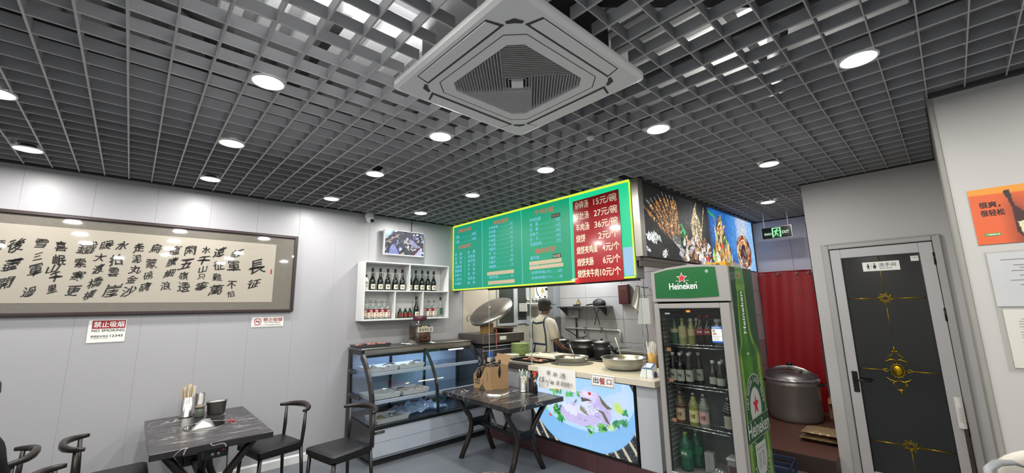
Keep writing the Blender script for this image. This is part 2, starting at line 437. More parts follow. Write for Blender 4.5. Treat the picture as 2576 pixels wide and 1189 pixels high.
# ------------------------------------------------------------------ painted prints
class Canvas:
    def __init__(s, w, h, nx, ny, bg):
        s.w, s.h, s.nx, s.ny = w, h, nx, ny
        s.X, s.Y = np.meshgrid(np.linspace(0, w, nx), np.linspace(0, h, ny))
        s.c = np.zeros((ny, nx, 3)); s.c[:] = lin(bg)
    def noise(s, cell, seed=0):
        r = np.random.RandomState(seed); gx = int(s.w / cell) + 3; gy = int(s.h / cell) + 3
        g = r.rand(gy, gx); fx = s.X / cell; fy = s.Y / cell
        ix = fx.astype(int); iy = fy.astype(int); tx = fx - ix; ty = fy - iy
        tx = tx * tx * (3 - 2 * tx); ty = ty * ty * (3 - 2 * ty)
        return (g[iy, ix] * (1 - tx) + g[iy, ix + 1] * tx) * (1 - ty) + (g[iy + 1, ix] * (1 - tx) + g[iy + 1, ix + 1] * tx) * ty
    def put(s, mask, col, a=1.0):
        m = (np.clip(mask, 0, 1) * a)[..., None]; s.c = s.c * (1 - m) + np.array(lin(col)) * m
    def ell(s, cx, cy, rx, ry, col, ang=0, a=1.0, soft=0.1, rough=0, seed=0, only=None, where=None):
        dx, dy = s.X - cx, s.Y - cy; ca, sa = math.cos(ang), math.sin(ang)
        d = np.sqrt(((dx * ca + dy * sa) / rx) ** 2 + ((-dx * sa + dy * ca) / ry) ** 2)
        if rough: d = d + (s.noise(min(rx, ry) * 0.55, seed) - 0.5) * rough
        m = np.clip((1 - d) / soft, 0, 1)
        if where is not None: m = m * where
        if col is not None: s.put(m, col, a)
        return m
    def poly(s, pts, col, a=1.0, where=None):
        m = np.zeros(s.X.shape, bool); n = len(pts)
        for i in range(n):
            x0, y0 = pts[i]; x1, y1 = pts[(i + 1) % n]
            if y0 == y1: continue
            m ^= ((s.Y >= min(y0, y1)) & (s.Y < max(y0, y1))) & (s.X < x0 + (s.Y - y0) * (x1 - x0) / (y1 - y0))
        m = m.astype(float)
        if where is not None: m = m * where
        s.put(m, col, a); return m
    def line(s, x0, y0, x1, y1, w, col, a=1.0, w1=None):
        dx, dy = x1 - x0, y1 - y0; L2 = dx * dx + dy * dy + 1e-9
        t = np.clip(((s.X - x0) * dx + (s.Y - y0) * dy) / L2, 0, 1)
        d = np.hypot(s.X - x0 - t * dx, s.Y - y0 - t * dy)
        ww = w + ((w1 if w1 is not None else w) - w) * t
        m = np.clip((ww / 2 - d) / (w * 0.3) + 0.5, 0, 1); s.put(m, col, a); return m
    def grain(s, cell, amt, seed=1, where=None):
        n = s.noise(cell, seed) - 0.5 + 0.6 * (s.noise(cell * 2.3, seed + 1) - 0.5)
        k = np.exp(n * amt * 2)
        if where is not None: k = 1 + (k - 1) * where
        s.c = np.clip(s.c * k[..., None], 0, 1)
    def done(s, name, mat, parent, O, U, V, fn=None):
        O, U, V = np.array(O), np.array(U), np.array(V)
        if fn is None:
            co = O + s.X[..., None] * U + s.Y[..., None] * V
        else:
            co = np.stack(fn(s.X, s.Y), -1)
        nx, ny = s.nx, s.ny
        me = bpy.data.meshes.new(name)
        me.vertices.add(nx * ny); me.vertices.foreach_set('co', co.reshape(-1))
        i = np.arange(ny - 1)[:, None] * nx + np.arange(nx - 1)[None, :]
        q = np.stack([i, i + 1, i + nx + 1, i + nx], -1).reshape(-1, 4)
        me.loops.add(q.size); me.loops.foreach_set('vertex_index', q.reshape(-1).astype(np.int32))
        me.polygons.add(len(q)); me.polygons.foreach_set('loop_start', np.arange(len(q), dtype=np.int32) * 4)
        me.update(calc_edges=True)
        at = me.color_attributes.new('Ink', 'FLOAT_COLOR', 'POINT')
        rgba = np.ones((ny * nx, 4)); rgba[:, :3] = np.clip(s.c, 0, 1).reshape(-1, 3)
        at.data.foreach_set('color', rgba.reshape(-1))
        o = bpy.data.objects.new(name, me); COL.objects.link(o); me.materials.append(mat)
        if parent: o.parent = parent
        return o

def rrect(x0, y0, x1, y1, r, n=4):
    pts = []
    for cx, cy, a0 in ((x1 - r, y1 - r, 0), (x0 + r, y1 - r, 90), (x0 + r, y0 + r, 180), (x1 - r, y0 + r, 270)):
        for i in range(n + 1):
            a = math.radians(a0 + 90 * i / n); pts.append((cx + r * math.cos(a), cy + r * math.sin(a)))
    return pts
fXY = lambda a, b, d: (a, b, d)
fXZ = lambda a, b, d: (a, d, b)
fYZ = lambda a, b, d: (d, a, b)

# ------------------------------------------------------------------ common materials
m_wall = M('wall_panel_white', '#a5a4a7', 0.38, nscale=1.5, namt=0.05, bump=0.02, bscale=14)
m_wall2 = M('wall_plaster_white', '#bcbab8', 0.5, nscale=2, namt=0.06)
m_ceil = M('ceiling_grid_grey', '#98989a', 0.45, nscale=3, namt=0.12)
m_ceil2 = M('ceiling_grid_edge', '#c0c0c0', 0.4, nscale=3, namt=0.15)
m_deck = M('deck_white', '#c9c9c9', 0.5, nscale=3, namt=0.2)
m_black = M('black_paint', '#0e0e0e', 0.35, nscale=20, namt=0.3)
m_void = M('void_grey', '#3c3c3d', 0.7, nscale=3, namt=0.3)
m_blackmat = M('black_matte', '#1b1b1d', 0.6, nscale=20, namt=0.3)
m_white = M('white_plastic', '#dcdcda', 0.35, nscale=5, namt=0.04)
m_steel = M('stainless_steel', '#b9b7b2', 0.28, 1.0, nscale=6, namt=0.15, stretch=(1, 1, 12))
m_steel_d = M('stainless_dull', '#8d8b88', 0.4, 1.0, nscale=4, namt=0.25)
m_chrome = M('chrome', '#e2e2e2', 0.12, 1.0, nscale=4, namt=0.05)
m_woodblk = M('dark_stained_horn', '#110e0d', 0.33, nscale=18, namt=0.4, color2='#2a211d', stretch=(1, 1, 4))
m_legbrass = M('worn_black_leg', '#0c0c0c', 0.28, 0.0, nscale=7, color2='#2e2216', namt=0.3)
m_leather = M('black_leather', '#0c0c0c', 0.42, nscale=30, namt=0.3, bump=0.15, bscale=90)
m_card = M('cardboard', '#9a7c58', 0.8, nscale=12, namt=0.12)
m_red = M('red_fabric', '#a01019', 0.42, nscale=3, namt=0.25, bump=0.1, bscale=10)
m_paper = M('paper_white', '#e6e3dc', 0.7, nscale=6, namt=0.05)
m_ink = M('ink_black', '#1a1a1c', 0.6, nscale=6, namt=0.1)
m_redink = M('ink_red', '#a3202c', 0.5, nscale=6, namt=0.1)
m_whiteink = M('ink_white', '#f0efea', 0.5, nscale=6, namt=0.03)
m_marble = marble()
m_gold = M('gold_relief', '#c9a51e', 0.28, 1.0, nscale=30, namt=0.3)
m_clear = glass('clear_glass', (0.96, 0.98, 0.97), 0.0, 0.02)
# ================================================================== SETTING
m_floor = M('floor_grey_epoxy', '#676c72', 0.28, nscale=2.2, namt=0.22, bump=0.02, bscale=25)
m_floor2 = M('floor_red_brown', '#5c3a2e', 0.5, nscale=3, namt=0.25)
m_riser = M('riser_dark', '#33241f', 0.6, nscale=5, namt=0.2)
fl = struct('floor', MB().box(-3, -4, -0.12, 7.0, 5.1, 0.0), m_floor)
struct('raised_floor', MB().box(4.83, 0.93, 0.0, 6.9, 1.95, 0.15), m_floor2, fl)
struct('floor_riser', MB().box(4.815, 0.93, 0.0, 4.829, 1.95, 0.147), m_riser, fl)

# left wall of upright boards with open joints
wl = struct('wall_left', MB().box(-3, 4.9525, 0, 6.95, 5.08, 3.6), M('joint_grey', '#b8b7ba', 0.7))
k = -7
while True:
    x0 = -0.33 + 0.41 * k; x1 = x0 + 0.41; k += 1
    if x0 > 3.42: break
    MBx = MB().box(max(x0 + 0.0008, -3), 4.95, 0, x1 - 0.0008, 4.964, 2.86, 0.0015)
    struct('wall_board', MBx, m_wall, wl)
struct('kitchen_wall_sheet', MB().box(3.60, 4.945, 0, 5.6, 4.964, 2.62), M('kitchen_beige', '#bdb5a4', 0.55, nscale=1.6, namt=0.14), wl)
bl = struct('baseboard_left', MB().prism([(0, 0), (-0.014, 0), (-0.014, 0.07), (-0.006, 0.085), (0, 0.085)], lambda a, b, d: (d, 4.949 + a, b), -3, 3.42), m_white)

# kitchen back wall with large glazed tiles
wk = struct('wall_kitchen', MB().box(5.62, 2.065, 0, 5.75, 4.95, 2.62), M('grout_grey', '#77766f', 0.8))
m_tile = M('tile_glazed', '#bcb8b6', 0.22, nscale=2, namt=0.08, color2='#a9a7ae')
for r in range(8):
    for c in range(5):
        y1 = 4.92 - 0.705 * c; y0 = max(y1 - 0.70, 2.07); z0 = -0.04 + 0.35 * r
        if y1 - y0 < 0.05: continue
        struct('tile', MB().box(5.605, y0, max(z0, 0), 5.62, y1, min(z0 + 0.346, 2.6), 0.0015), m_tile, wk)
struct('wall_pipe_column', MB().box(5.45, 4.78, 0, 5.60, 4.94, 2.6, 0.01), M('column_grey', '#8e9196', 0.5), wk)
# wall between kitchen and passage, seen right of the drinks fridge
wp = struct('wall_passage', MB().box(4.3, 1.965, 0, 6.9, 2.06, 2.024), M('grout_grey2', '#6f6e69', 0.8))
m_tilep = M('tile_lower_pinkish', '#a08e92', 0.3, nscale=2, namt=0.1)
for r in range(6):
    for c in range(5):
        x0 = 4.3 + 0.52 * c; z0 = 0.0 + 0.35 * r
        struct('tile', MB().box(x0, 1.95, z0, x0 + 0.516, 1.965, min(z0 + 0.346, 2.02), 0.0015), m_tilep if r < 3 else m_tile, wp)
# far wall with the curtain and the exit sign
wb = struct('wall_back', MB().box(6.905, -0.05, 0, 7.02, 2.06, 3.6), M('joint_dark2', '#66666c', 0.7))
for y0, y1 in ((0.93, 1.09), (1.093, 1.49), (1.493, 1.95)):
    struct('wall_board', MB().box(6.89, y0, 0, 6.905, y1, 2.86, 0.0015), M('wall_board_lavender', '#c9c8d6', 0.4, nscale=2, namt=0.05), wb)
struct('dark_jamb', MB().box(6.84, 1.20, 0.15, 6.889, 1.275, 2.68, 0.004), m_blackmat, wb)
# restroom wall, around the door opening (y 0.055 .. 0.775)
wr = MB()
wr.box(5.02, 0.79, 0, 5.12, 0.93, 3.6).box(5.02, -0.06, 0, 5.12, 0.04, 3.6).box(5.02, 0.04, 2.095, 5.12, 0.79, 3.6).box(5.12, 0.83, 0, 6.89, 0.93, 3.6)
wrs = struct('wall_restroom', wr, m_wall2)
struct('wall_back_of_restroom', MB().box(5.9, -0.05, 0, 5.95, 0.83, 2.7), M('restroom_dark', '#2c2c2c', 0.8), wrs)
# near right wall and its return
ws = struct('wall_right', MB().box(3.42, -4, 0, 3.55, -0.06, 3.6).box(3.551, -0.12, 0, 6.9, -0.06, 3.6), M('wall_right_cream', '#b5b2ad', 0.5, nscale=1.4, namt=0.05))
struct('corner_bead', MB().box(3.412, -0.075, 0, 3.432, -0.052, 2.78, 0.003), M('bead_grey', '#8f8c84', 0.5), ws)
wf = MB(); wf.box(-3.1, -0.2, 0, -3, 5.08, 3.6).box(-3.1, -4, 0, -3, -3.9, 3.6).box(-3.1, -3.9, 0, -3, -0.2, 0.25).box(-3.1, -3.9, 2.6, -3, -0.2, 3.6).box(-3.1, -1.6, 0.25, -3, -0.2, 2.6)
struct('wall_rear', wf, m_wall2)
struct('wall_front', MB().box(-3, -4.1, 0, 3.55, -4, 3.6), m_wall2)
w1 = struct('added_window', MB().box(-3.06, -3.9, 0.25, -3.05, -1.6, 2.6), m_clear)  # unseen window, put in to let daylight into the room
for y in (-3.87, -2.75, -1.63): struct('window_frame', MB().box(-3.1, y - 0.03, 0.25, -3.0, y + 0.03, 2.6), m_blackmat, w1)  # bars of the same added opening

# ------------------------------------------------------------------ ceiling: open grille, dark void, white deck
ce = struct('ceiling', MB().box(-3, -4, 3.5, 7.0, 5.08, 3.6), M('deck_shade', '#a8a8a8', 0.7))
rb = MB()
x = -2.95
while x < 7.0:
    rb.box(x, -4, 3.44, x + 0.13, 4.96, 3.498, 0.01); x += 0.21
struct('deck_rib', rb, m_deck, ce)['kind'] = 'stuff'
struct('ceiling_slab', MB().box(3.6, 2.06, 2.6, 5.62, 4.95, 2.66), m_wall2, ce)
for y in (-2.6, -1.3, -0.1, 0.75, 1.95, 2.9, 3.9, 4.75):
    struct('roof_beam', MB().box(-3, y - 0.035, 3.28, 7, y + 0.035, 3.44), m_void, ce)
for x in (-1.9, -0.2, 0.65, 2.35, 3.0, 4.6, 6.0):
    struct('hanger_channel', MB().box(x - 0.025, -4, 3.05, x + 0.025, 4.94, 3.12), m_void, ce)
struct('black_duct', MB().tube([(-3, 1.0, 3.12), (-0.9, 1.3, 3.12), (0.2, 2.6, 3.16), (0.5, 4.9, 3.2)], 0.075, 10), m_void, ce)
struct('black_duct', MB().tube([(1.35, 1.4, 3.25), (2.3, 0.4, 3.15), (3.4, 0.7, 3.15), (4.8, 0.4, 3.1)], 0.06, 10), m_void, ce)
struct('black_duct', MB().box(-3, 3.2, 3.0, 3.2, 3.45, 3.2), m_void, ce)
struct('black_duct', MB().box(1.0, 1.05, 2.86, 1.7, 1.75, 3.12), m_void, ce)
BH = 0.062
AC = (1.335, 1.37)
def inlamp(x, y, r=0.085):
    for a in LAMPS:
        if abs(a[0] - x) < r and abs(a[1] - y) < r: return True
    return False
def blade_runs(horizontal, c, lo, hi):
    """cut a blade where it meets a downlight or the air conditioner"""
    cuts = []
    for a in LAMPS:
        px, py = (a[0], a[1]) if horizontal else (a[1], a[0])
        if abs(py - c) < 0.06: cuts.append((px - 0.05, px + 0.05))
    px, py = (AC[0], AC[1]) if horizontal else (AC[1], AC[0])
    if abs(py - c) < 0.42: cuts.append((px - 0.42, px + 0.42))
    cuts.sort(); out = []; s = lo
    for a, b in cuts:
        if b <= s or a >= hi: continue
        if a > s: out.append((s, a))
        s = max(s, b)
    if s < hi: out.append((s, hi))
    return out
k = -19
while True:
    x = 0.02 + 0.154 * k; k += 1
    if x > 6.88: break
    if x < -2.99: continue
    lo, hi = (-3.95, 4.945) if x < 3.40 else (0.94, 1.935)
    if 3.40 <= x < 5.0: lo = -0.045
    t = 0.0045
    mb = MB()
    for a, b in blade_runs(False, x, lo, hi): mb.mat(0).box(x - t * 0.6, a, CEIL + 0.004, x + t * 0.6, b, CEIL + BH).mat(1).box(x - t, a, CEIL, x + t, b, CEIL + 0.004)
    struct('grille_blade', mb, [m_ceil, m_ceil2], ce)
k = -34
while True:
    y = 1.17 + 0.1535 * k; k += 1
    if y > 4.94: break
    if y < -3.95: continue
    hi = 6.88 if y < 1.93 else 3.41
    if y < 0.94: hi = 5.01
    if y < -0.06: hi = 3.41
    mb = MB()
    for a, b in blade_runs(True, y, -2.99, hi): mb.mat(0).box(a, y - 0.0022, CEIL + 0.004, b, y + 0.0022, CEIL + BH - 0.0005).mat(1).box(a, y - 0.0026, CEIL + 0.0006, b, y + 0.0026, CEIL + 0.004)
    struct('grille_blade', mb, [m_ceil, m_ceil2], ce)
em = MB().box(-3, 4.925, CEIL - 0.006, 3.41, 4.949, CEIL + 0.02).box(3.50, 1.90, CEIL - 0.015, 6.88, 1.939, CEIL + 0.02).box(6.87, 0.94, CEIL - 0.006, 6.889, 1.93, CEIL + 0.02).box(5.0, -0.05, CEIL - 0.006, 5.018, 0.94, CEIL + 0.02).box(3.39, -3.95, CEIL - 0.006, 3.418, -0.06, CEIL + 0.02)
struct('edge_angle', em, M('edge_angle_dark', '#3a3a3c', 0.5), ce)

# ------------------------------------------------------------------ downlights
m_lampring = M('lamp_ring', '#f0f0ea', 0.4, nscale=5, namt=0.03)
m_lampglow = glow('lamp_diffuser', '#fffdf6', 9.0)
ring = MB().lathe([(0.072, -0.002), (0.077, -0.004), (0.081, 0.0), (0.081, 0.006), (0.072, 0.006)], n=32, cap=False)
dif = MB().lathe([(0.0, -0.010), (0.05, -0.008), (0.072, 0.0), (0.072, 0.006)], n=32, cap=False)
can = MB().lathe([(0.06, 0.006), (0.045, 0.03), (0.0, 0.032)], n=24, cap=False)
l0 = None
for x, y, lab in LAMPS:
    if not lab: lab = 'round downlight'
    if l0 is None:
        l0 = thing('downlight', lab, 'ceiling light', (x, y, CEIL - 0.008), group='round downlights in the grille ceiling')
        obj('trim_ring', ring, m_lampring, l0); obj('diffuser', dif, m_lampglow, l0); obj('lamp_can', can, m_blackmat, l0)
    else:
        dup(l0, (x, y, CEIL - 0.008), label=lab)

# ------------------------------------------------------------------ ceiling cassette air conditioner
m_acw = M('ac_white', '#efedeb', 0.45, nscale=2, namt=0.06)
m_acd = M('ac_slot_dark', '#4b4848', 0.6, nscale=8, namt=0.2)
m_acs = M('ac_slat', '#c4c2c0', 0.5, nscale=8, namt=0.1)
m_acf = M('ac_filter_dark', '#3c3a3a', 0.8, nscale=60, namt=0.4)
ac = thing('air_conditioner', 'large square white ceiling cassette air conditioner with slatted centre grille', 'air conditioner', (AC[0], AC[1], 2.70))
H = 0.462
pan = MB()
o0 = rrect(-H, -H, H, H, 0.035, 5); o1 = rrect(-H + 0.02, -H + 0.02, H - 0.02, H - 0.02, 0.03, 5)
n = len(o0)
pan.add([(a, b, 0.035) for a, b in o0] + [(a, b, 0.008) for a, b in o0] + [(a, b, 0.0) for a, b in o1], [tuple(range(n))[::-1]] + [(i, (i + 1) % n, n + (i + 1) % n, n + i) for i in range(n)] + [(n + i, n + (i + 1) % n, 2 * n + (i + 1) % n, 2 * n + i) for i in range(n)])
# face ring between the outer edge and the inner recess
def octo(h, c): return [(h - c, -h), (h, -h + c), (h, h - c), (h - c, h), (-h + c, h), (-h, h - c), (-h, -h + c), (-h + c, -h)]
oc = octo(0.255, 0.055)
import bmesh
def ring_face(outer, inner, z, name, mat, parent):
    bm = bmesh.new()
    vo = [bm.verts.new((a, b, z)) for a, b in outer]; vi = [bm.verts.new((a, b, z)) for a, b in inner]
    es = [bm.edges.new((vo[i], vo[(i + 1) % len(vo)])) for i in range(len(vo))] + [bm.edges.new((vi[i], vi[(i + 1) % len(vi)])) for i in range(len(vi))]
    bmesh.ops.triangle_fill(bm, edges=es, use_beauty=True)
    me = bpy.data.meshes.new(name); bm.to_mesh(me); bm.free()
    return obj(name, me, mat, parent)
obj('panel_edge', pan, m_acw, ac)
ring_face(o1, oc, 0.0, 'face_panel', m_acw, ac)
well = MB()
for i in range(8):
    a, b = oc[i], oc[(i + 1) % 8]; well.quad((a[0], a[1], 0), (b[0], b[1], 0), (b[0] * 0.97, b[1] * 0.97, 0.03), (a[0] * 0.97, a[1] * 0.97, 0.03))
obj('grille_well', well, m_acw, ac)
obj('filter', MB().box(-0.25, -0.25, 0.031, 0.25, 0.25, 0.034), m_acf, ac)
# groove outlining the lift-down centre panel
gr = MB(); g0 = octo(0.312, 0.07); g1 = octo(0.308, 0.069)
for i in range(8): gr.quad((*g0[i], -0.0008), (*g0[(i + 1) % 8], -0.0008), (*g1[(i + 1) % 8], -0.0008), (*g1[i], -0.0008))
obj('panel_groove', gr, m_acd, ac)
# slats of the pinwheel grille, clipped to the chamfered opening
def clipseg(p, q):
    pts = []
    N = 200
    for i in range(N + 1):
        t = i / N; x = p[0] + (q[0] - p[0]) * t; y = p[1] + (q[1] - p[1]) * t
        if abs(x) < 0.25 and abs(y) < 0.25 and abs(x) + abs(y) < 0.45: pts.append((x, y))
    return (pts[0], pts[-1]) if len(pts) > 4 else None
def pq(p, q): return ((p + q) / math.sqrt(2), (p - q) / math.sqrt(2))
def slat(a, b, w=0.006):
    s = clipseg(a, b)
    if not s: return
    (x0, y0), (x1, y1) = s
    dx, dy = x1 - x0, y1 - y0; l = math.hypot(dx, dy); nx, ny = -dy / l, dx / l
    mb = MB()
    vs = []
    for zz, off in ((0.0, 0.0), (0.024, w * 1.5)):
        for sx, sy in ((x0, y0), (x1, y1)):
            for sg in (-0.0013, 0.0013): vs.append((sx + nx * (sg + off), sy + ny * (sg + off), zz + 0.002))
    mb.add(vs, [(0, 1, 3, 2), (4, 6, 7, 5), (0, 4, 5, 1), (2, 3, 7, 6), (0, 2, 6, 4), (1, 5, 7, 3)])
    obj('slat', mb, m_acs, ac)
A = 0.075; st = 0.0145
v = A
while v < 0.36:
    slat(pq(-v, -A), pq(-v, 0.45)); slat(pq(v, A), pq(v, -0.45)); slat(pq(-A, v), pq(0.45, v)); slat(pq(A, -v), pq(-0.45, -v)); v += st
hub = MB()
for r in (0.06, 0.045):
    for s in (-1, 1):
        for (p0, q0, p1, q1) in ((s * r, -r, s * r, r), (-r, s * r, r, s * r)):
            a = pq(p0, q0); b = pq(p1, q1); hub.tube([(a[0], a[1], 0.006), (b[0], b[1], 0.006)], 0.0025, 4, smooth=False)
obj('hub_bars', hub, m_acs, ac)
hb = [pq(-0.03, -0.03), pq(-0.03, 0.03), pq(0.03, 0.03), pq(0.03, -0.03)]
obj('hub_button', MB().prism(hb, fXY, 0.0, 0.02), m_acw, ac)
# four outlet louvres with dark slots and four corner vents
for q in range(4):
    R = Matrix.Rotation(q * math.pi / 2, 4, 'Z')
    obj('outlet_slot', MB().prism([(0.348, -0.29), (0.424, -0.265), (0.424, 0.265), (0.348, 0.29)], fXY, -0.0012, 0.004).xf(R), m_acd, ac)
    obj('louvre', MB().prism([(0.362, -0.272), (0.420, -0.255), (0.420, 0.255), (0.362, 0.272)], fXY, -0.005, -0.0013).xf(R), m_acw, ac)
    obj('corner_vent', MB().prism([(0.345, 0.30), (0.36, 0.305), (0.345, 0.345), (0.305, 0.36), (0.30, 0.345), (0.325, 0.325)], fXY, -0.0012, 0.004).xf(R), m_acd, ac)
tag(solo('smoke_sensor', MB().lathe([(0.028, 0), (0.03, -0.01), (0.02, -0.022), (0, -0.024)], (2.3, 1.62, 2.775), 14), m_white, 'x', 'x'), 'small white bulb-shaped sprinkler head right of the air conditioner panel', 'sprinkler')

# ------------------------------------------------------------------ calligraphy scroll in a long frame
m_frame = M('frame_dark_wood', '#3a2b2c', 0.3, nscale=10, namt=0.35, stretch=(0.4, 1, 6))
m_silk = M('mount_silk', '#817b70', 0.65, nscale=40, namt=0.22, bump=0.1, bscale=140)
m_scroll = M('scroll_paper', '#bdb5a6', 0.7, nscale=4, namt=0.06)
sc = thing('calligraphy_scroll', 'very long framed calligraphy scroll with brown wooden frame on the left wall', 'framed scroll', (-1.8, 4.94, 1.57))
X0, X1, Z0, Z1 = -1.15, 3.10, 0.0, 0.83   # local: x from the thing's origin
fw = 0.03
for nm, bx in (('frame_rail', (X0, -0.03, Z1 - fw, X1, 0.005, Z1)), ('frame_rail', (X0, -0.03, 0, X1, 0.005, fw)), ('frame_stile', (X1 - fw, -0.031, 0.001, X1, 0.004, Z1 - 0.001))):
    obj(nm, MB().box(*bx, 0.006), m_frame, sc)
obj('silk_mount', MB().box(X0, -0.012, fw, X1 - fw, -0.004, Z1 - fw), m_silk, sc)
obj('paper', MB().box(X0, -0.0135, 0.105, 2.89, -0.0122, 0.72), m_scroll, sc)
m_brush = M('brush_ink', '#26241f', 0.7, nscale=9, namt=0.3)
CH = """長,0.925,2.044,0.133,0.154|征,0.908,1.869,0.090,0.104|紅,0.737,2.171,0.080,0.096|軍,0.720,2.040,0.102,0.122|不,0.724,1.850,0.073,0.087|怕,0.720,1.759,0.056,0.067|遠,0.596,2.174,0.087,0.107|征,0.597,2.039,0.081,0.100|難,0.596,1.920,0.070,0.086|萬,0.591,1.795,0.091,0.111|水,0.482,2.185,0.063,0.079|千,0.471,2.078,0.083,0.104|山,0.473,1.996,0.062,0.078|只,0.469,1.922,0.047,0.058|等,0.473,1.825,0.077,0.096|閑,0.364,2.168,0.076,0.097|五,0.341,2.038,0.085,0.108|嶺,0.337,1.923,0.064,0.082|逶,0.342,1.823,0.084,0.106|迤,0.251,2.159,0.077,0.101|騰,0.242,2.051,0.067,0.088|細,0.228,1.944,0.062,0.081|浪,0.216,1.826,0.066,0.086|烏,0.112,2.167,0.069,0.092|蒙,0.098,2.030,0.073,0.097|磅,0.086,1.920,0.059,0.078|礴,0.075,1.811,0.067,0.089|走,-0.006,2.163,0.066,0.090|泥,-0.009,2.066,0.057,0.078|丸,-0.008,1.970,0.066,0.089|金,-0.021,1.880,0.056,0.077|沙,-0.032,1.780,0.073,0.099|水,-0.112,2.172,0.064,0.089|拍,-0.136,2.045,0.075,0.105|雲,-0.146,1.940,0.062,0.087|崖,-0.133,1.784,0.091,0.126|暖,-0.212,2.169,0.061,0.087|大,-0.241,2.062,0.056,0.080|渡,-0.235,1.964,0.060,0.085|橋,-0.249,1.844,0.067,0.096|橫,-0.266,1.743,0.059,0.083|鐵,-0.330,2.141,0.086,0.125|索,-0.350,2.009,0.061,0.089|寒,-0.353,1.897,0.065,0.094|更,-0.365,1.775,0.064,0.093|喜,-0.474,2.134,0.062,0.093|岷,-0.472,2.024,0.066,0.098|山,-0.497,1.951,0.054,0.081|千,-0.478,1.882,0.065,0.097|里,-0.481,1.790,0.047,0.069|雪,-0.585,2.151,0.053,0.081|三,-0.586,2.043,0.042,0.064|軍,-0.591,1.936,0.069,0.106|過,-0.602,1.767,0.058,0.088|後,-0.703,2.130,0.080,0.126|盡,-0.711,1.977,0.072,0.114|開,-0.726,1.827,0.065,0.102|顏,-0.805,2.120,0.057,0.092"""
Lc = Letters((-1.8 - (-1.8), -0.0137, 0), (1, 0, 0), (0, 0, 1), 0.0012)
for i, t in enumerate(CH.split('|')):
    ch, cx, cz, w, h = t.split(','); cx, cz, w, h = float(cx), float(cz), float(w), float(h)
    a1, a2, a3 = rng.rand(3)
    def wp(q, a1=a1, a2=a2, a3=a3):
        x, y = q[:, 0].copy(), q[:, 1].copy()
        # brush-like drift: lean, bowed strokes, uneven widths
        xx = x + 0.10 * (y - 0.5) + 0.09 * np.sin(3.3 * y + 6 * a1) * (0.5 + x)
        yy = y + 0.20 * (x - 0.5) + 0.08 * np.sin(4.1 * x + 6 * a2) + 0.03 * np.sin(11 * x + 9 * y + 6 * a3)
        return np.stack([(xx - 0.5) * (1.15 + 0.25 * a1) + 0.5, yy, q[:, 2]], 1)
    Lc.text(ch, cx + 1.8 - w * 0.42, cz - 1.57 - h * 0.46, w * 0.85, h * 0.88, m_brush, bold=(0.012 if ch in '鐵後盡開顏萬難騰蒙橋橫寒逶磅礴暖過崖軍' else 0.032) + 0.012 * a3, warp=wp, nib=True)
Lc.done('brush_writing', sc)
obj('seal', MB().box(2.855, -0.0142, 0.40, 2.868, -0.0137, 0.45), m_redink, sc)
obj('picture_glass', MB().box(X0, -0.0185, fw, X1 - fw, -0.0175, Z1 - fw), glass('picture_glass', (0.98, 0.98, 0.98), 0.045, 0.03), sc)

# ------------------------------------------------------------------ no-smoking notices
m_signred = M('sign_red', '#93202a', 0.4)
ns = thing('no_smoking_sign', 'square white and red no smoking sheet below the middle of the scroll', 'sign', (-0.245, 4.948, 1.345))
obj('sheet', MB().box(0, -0.003, 0, 0.232, 0, 0.185), m_paper, ns)
L = Letters((0, -0.0032, 0), (1, 0, 0), (0, 0, 1))
L.rect(0.022, 0.115, 0.226, 0.182, m_signred)
L.text('禁止吸烟', 0.032, 0.125, 0.185, 0.048, m_whiteink, bold=0.02, lift=0.001)
L.text('NO SMOKING', 0.024, 0.088, 0.2, 0.021, m_ink, bold=0.02)
L.text('举报投诉电话', 0.022, 0.043, 0.105, 0.018, m_ink, bold=0.01); L.text('12345', 0.138, 0.043, 0.08, 0.019, m_ink, bold=0.02)
L.text('Complaint Hotline', 0.022, 0.030, 0.105, 0.009, m_ink)
L.done('lettering', ns)
ns2 = thing('no_smoking_sign', 'small wide white no smoking sticker under the right end of the scroll', 'sign', (0.925, 4.948, 1.42))
obj('sheet', MB().box(0, -0.003, 0, 0.295, 0, 0.10), m_paper, ns2)
L = Letters((0, -0.0032, 0), (1, 0, 0), (0, 0, 1))
L.ring(0.055, 0.055, 0.028, 0.034, m_redink); L.line([(0.033, 0.078), (0.077, 0.032)], 0.005, m_redink, 0.0008)
L.rect(0.033, 0.051, 0.075, 0.058, m_ink, 0.0004); L.line([(0.066, 0.06), (0.070, 0.066), (0.064, 0.072)], 0.003, m_ink)
L.text('禁止吸烟', 0.105, 0.052, 0.175, 0.038, m_redink, bold=0.02)
L.text('NO SMOKING', 0.12, 0.036, 0.14, 0.011, m_ink, bold=0.01)
L.text('12345', 0.05, 0.013, 0.045, 0.010, m_redink); L.rect(0.01, 0.016, 0.045, 0.019, m_redink); L.text('北京市控制吸烟投诉举报热线', 0.105, 0.012, 0.17, 0.012, m_ink)
L.done('lettering', ns2)

# ------------------------------------------------------------------ dome camera
dc = thing('dome_camera', 'white security dome camera on the left wall just under the ceiling', 'camera', (2.10, 4.90, 2.76))
obj('mount', MB().lathe([(0.052, 0.02), (0.055, 0.0), (0.05, -0.045), (0.035, -0.055)], n=20), m_white, dc)
obj('eyeball', MB().lathe([(0, -0.05), (0.025, -0.045), (0.045, -0.025), (0.05, 0), (0.045, 0.02), (0, 0.03)], (0.005, -0.012, -0.05), 20, rot=Matrix.Rotation(-0.55, 3, 'X')), m_white, dc)
obj('lens', MB().lathe([(0.026, 0), (0.022, -0.014), (0, -0.016)], (0.018, -0.05, -0.078), 16, rot=Matrix.Rotation(-0.9, 3, 'X')), m_black, dc)

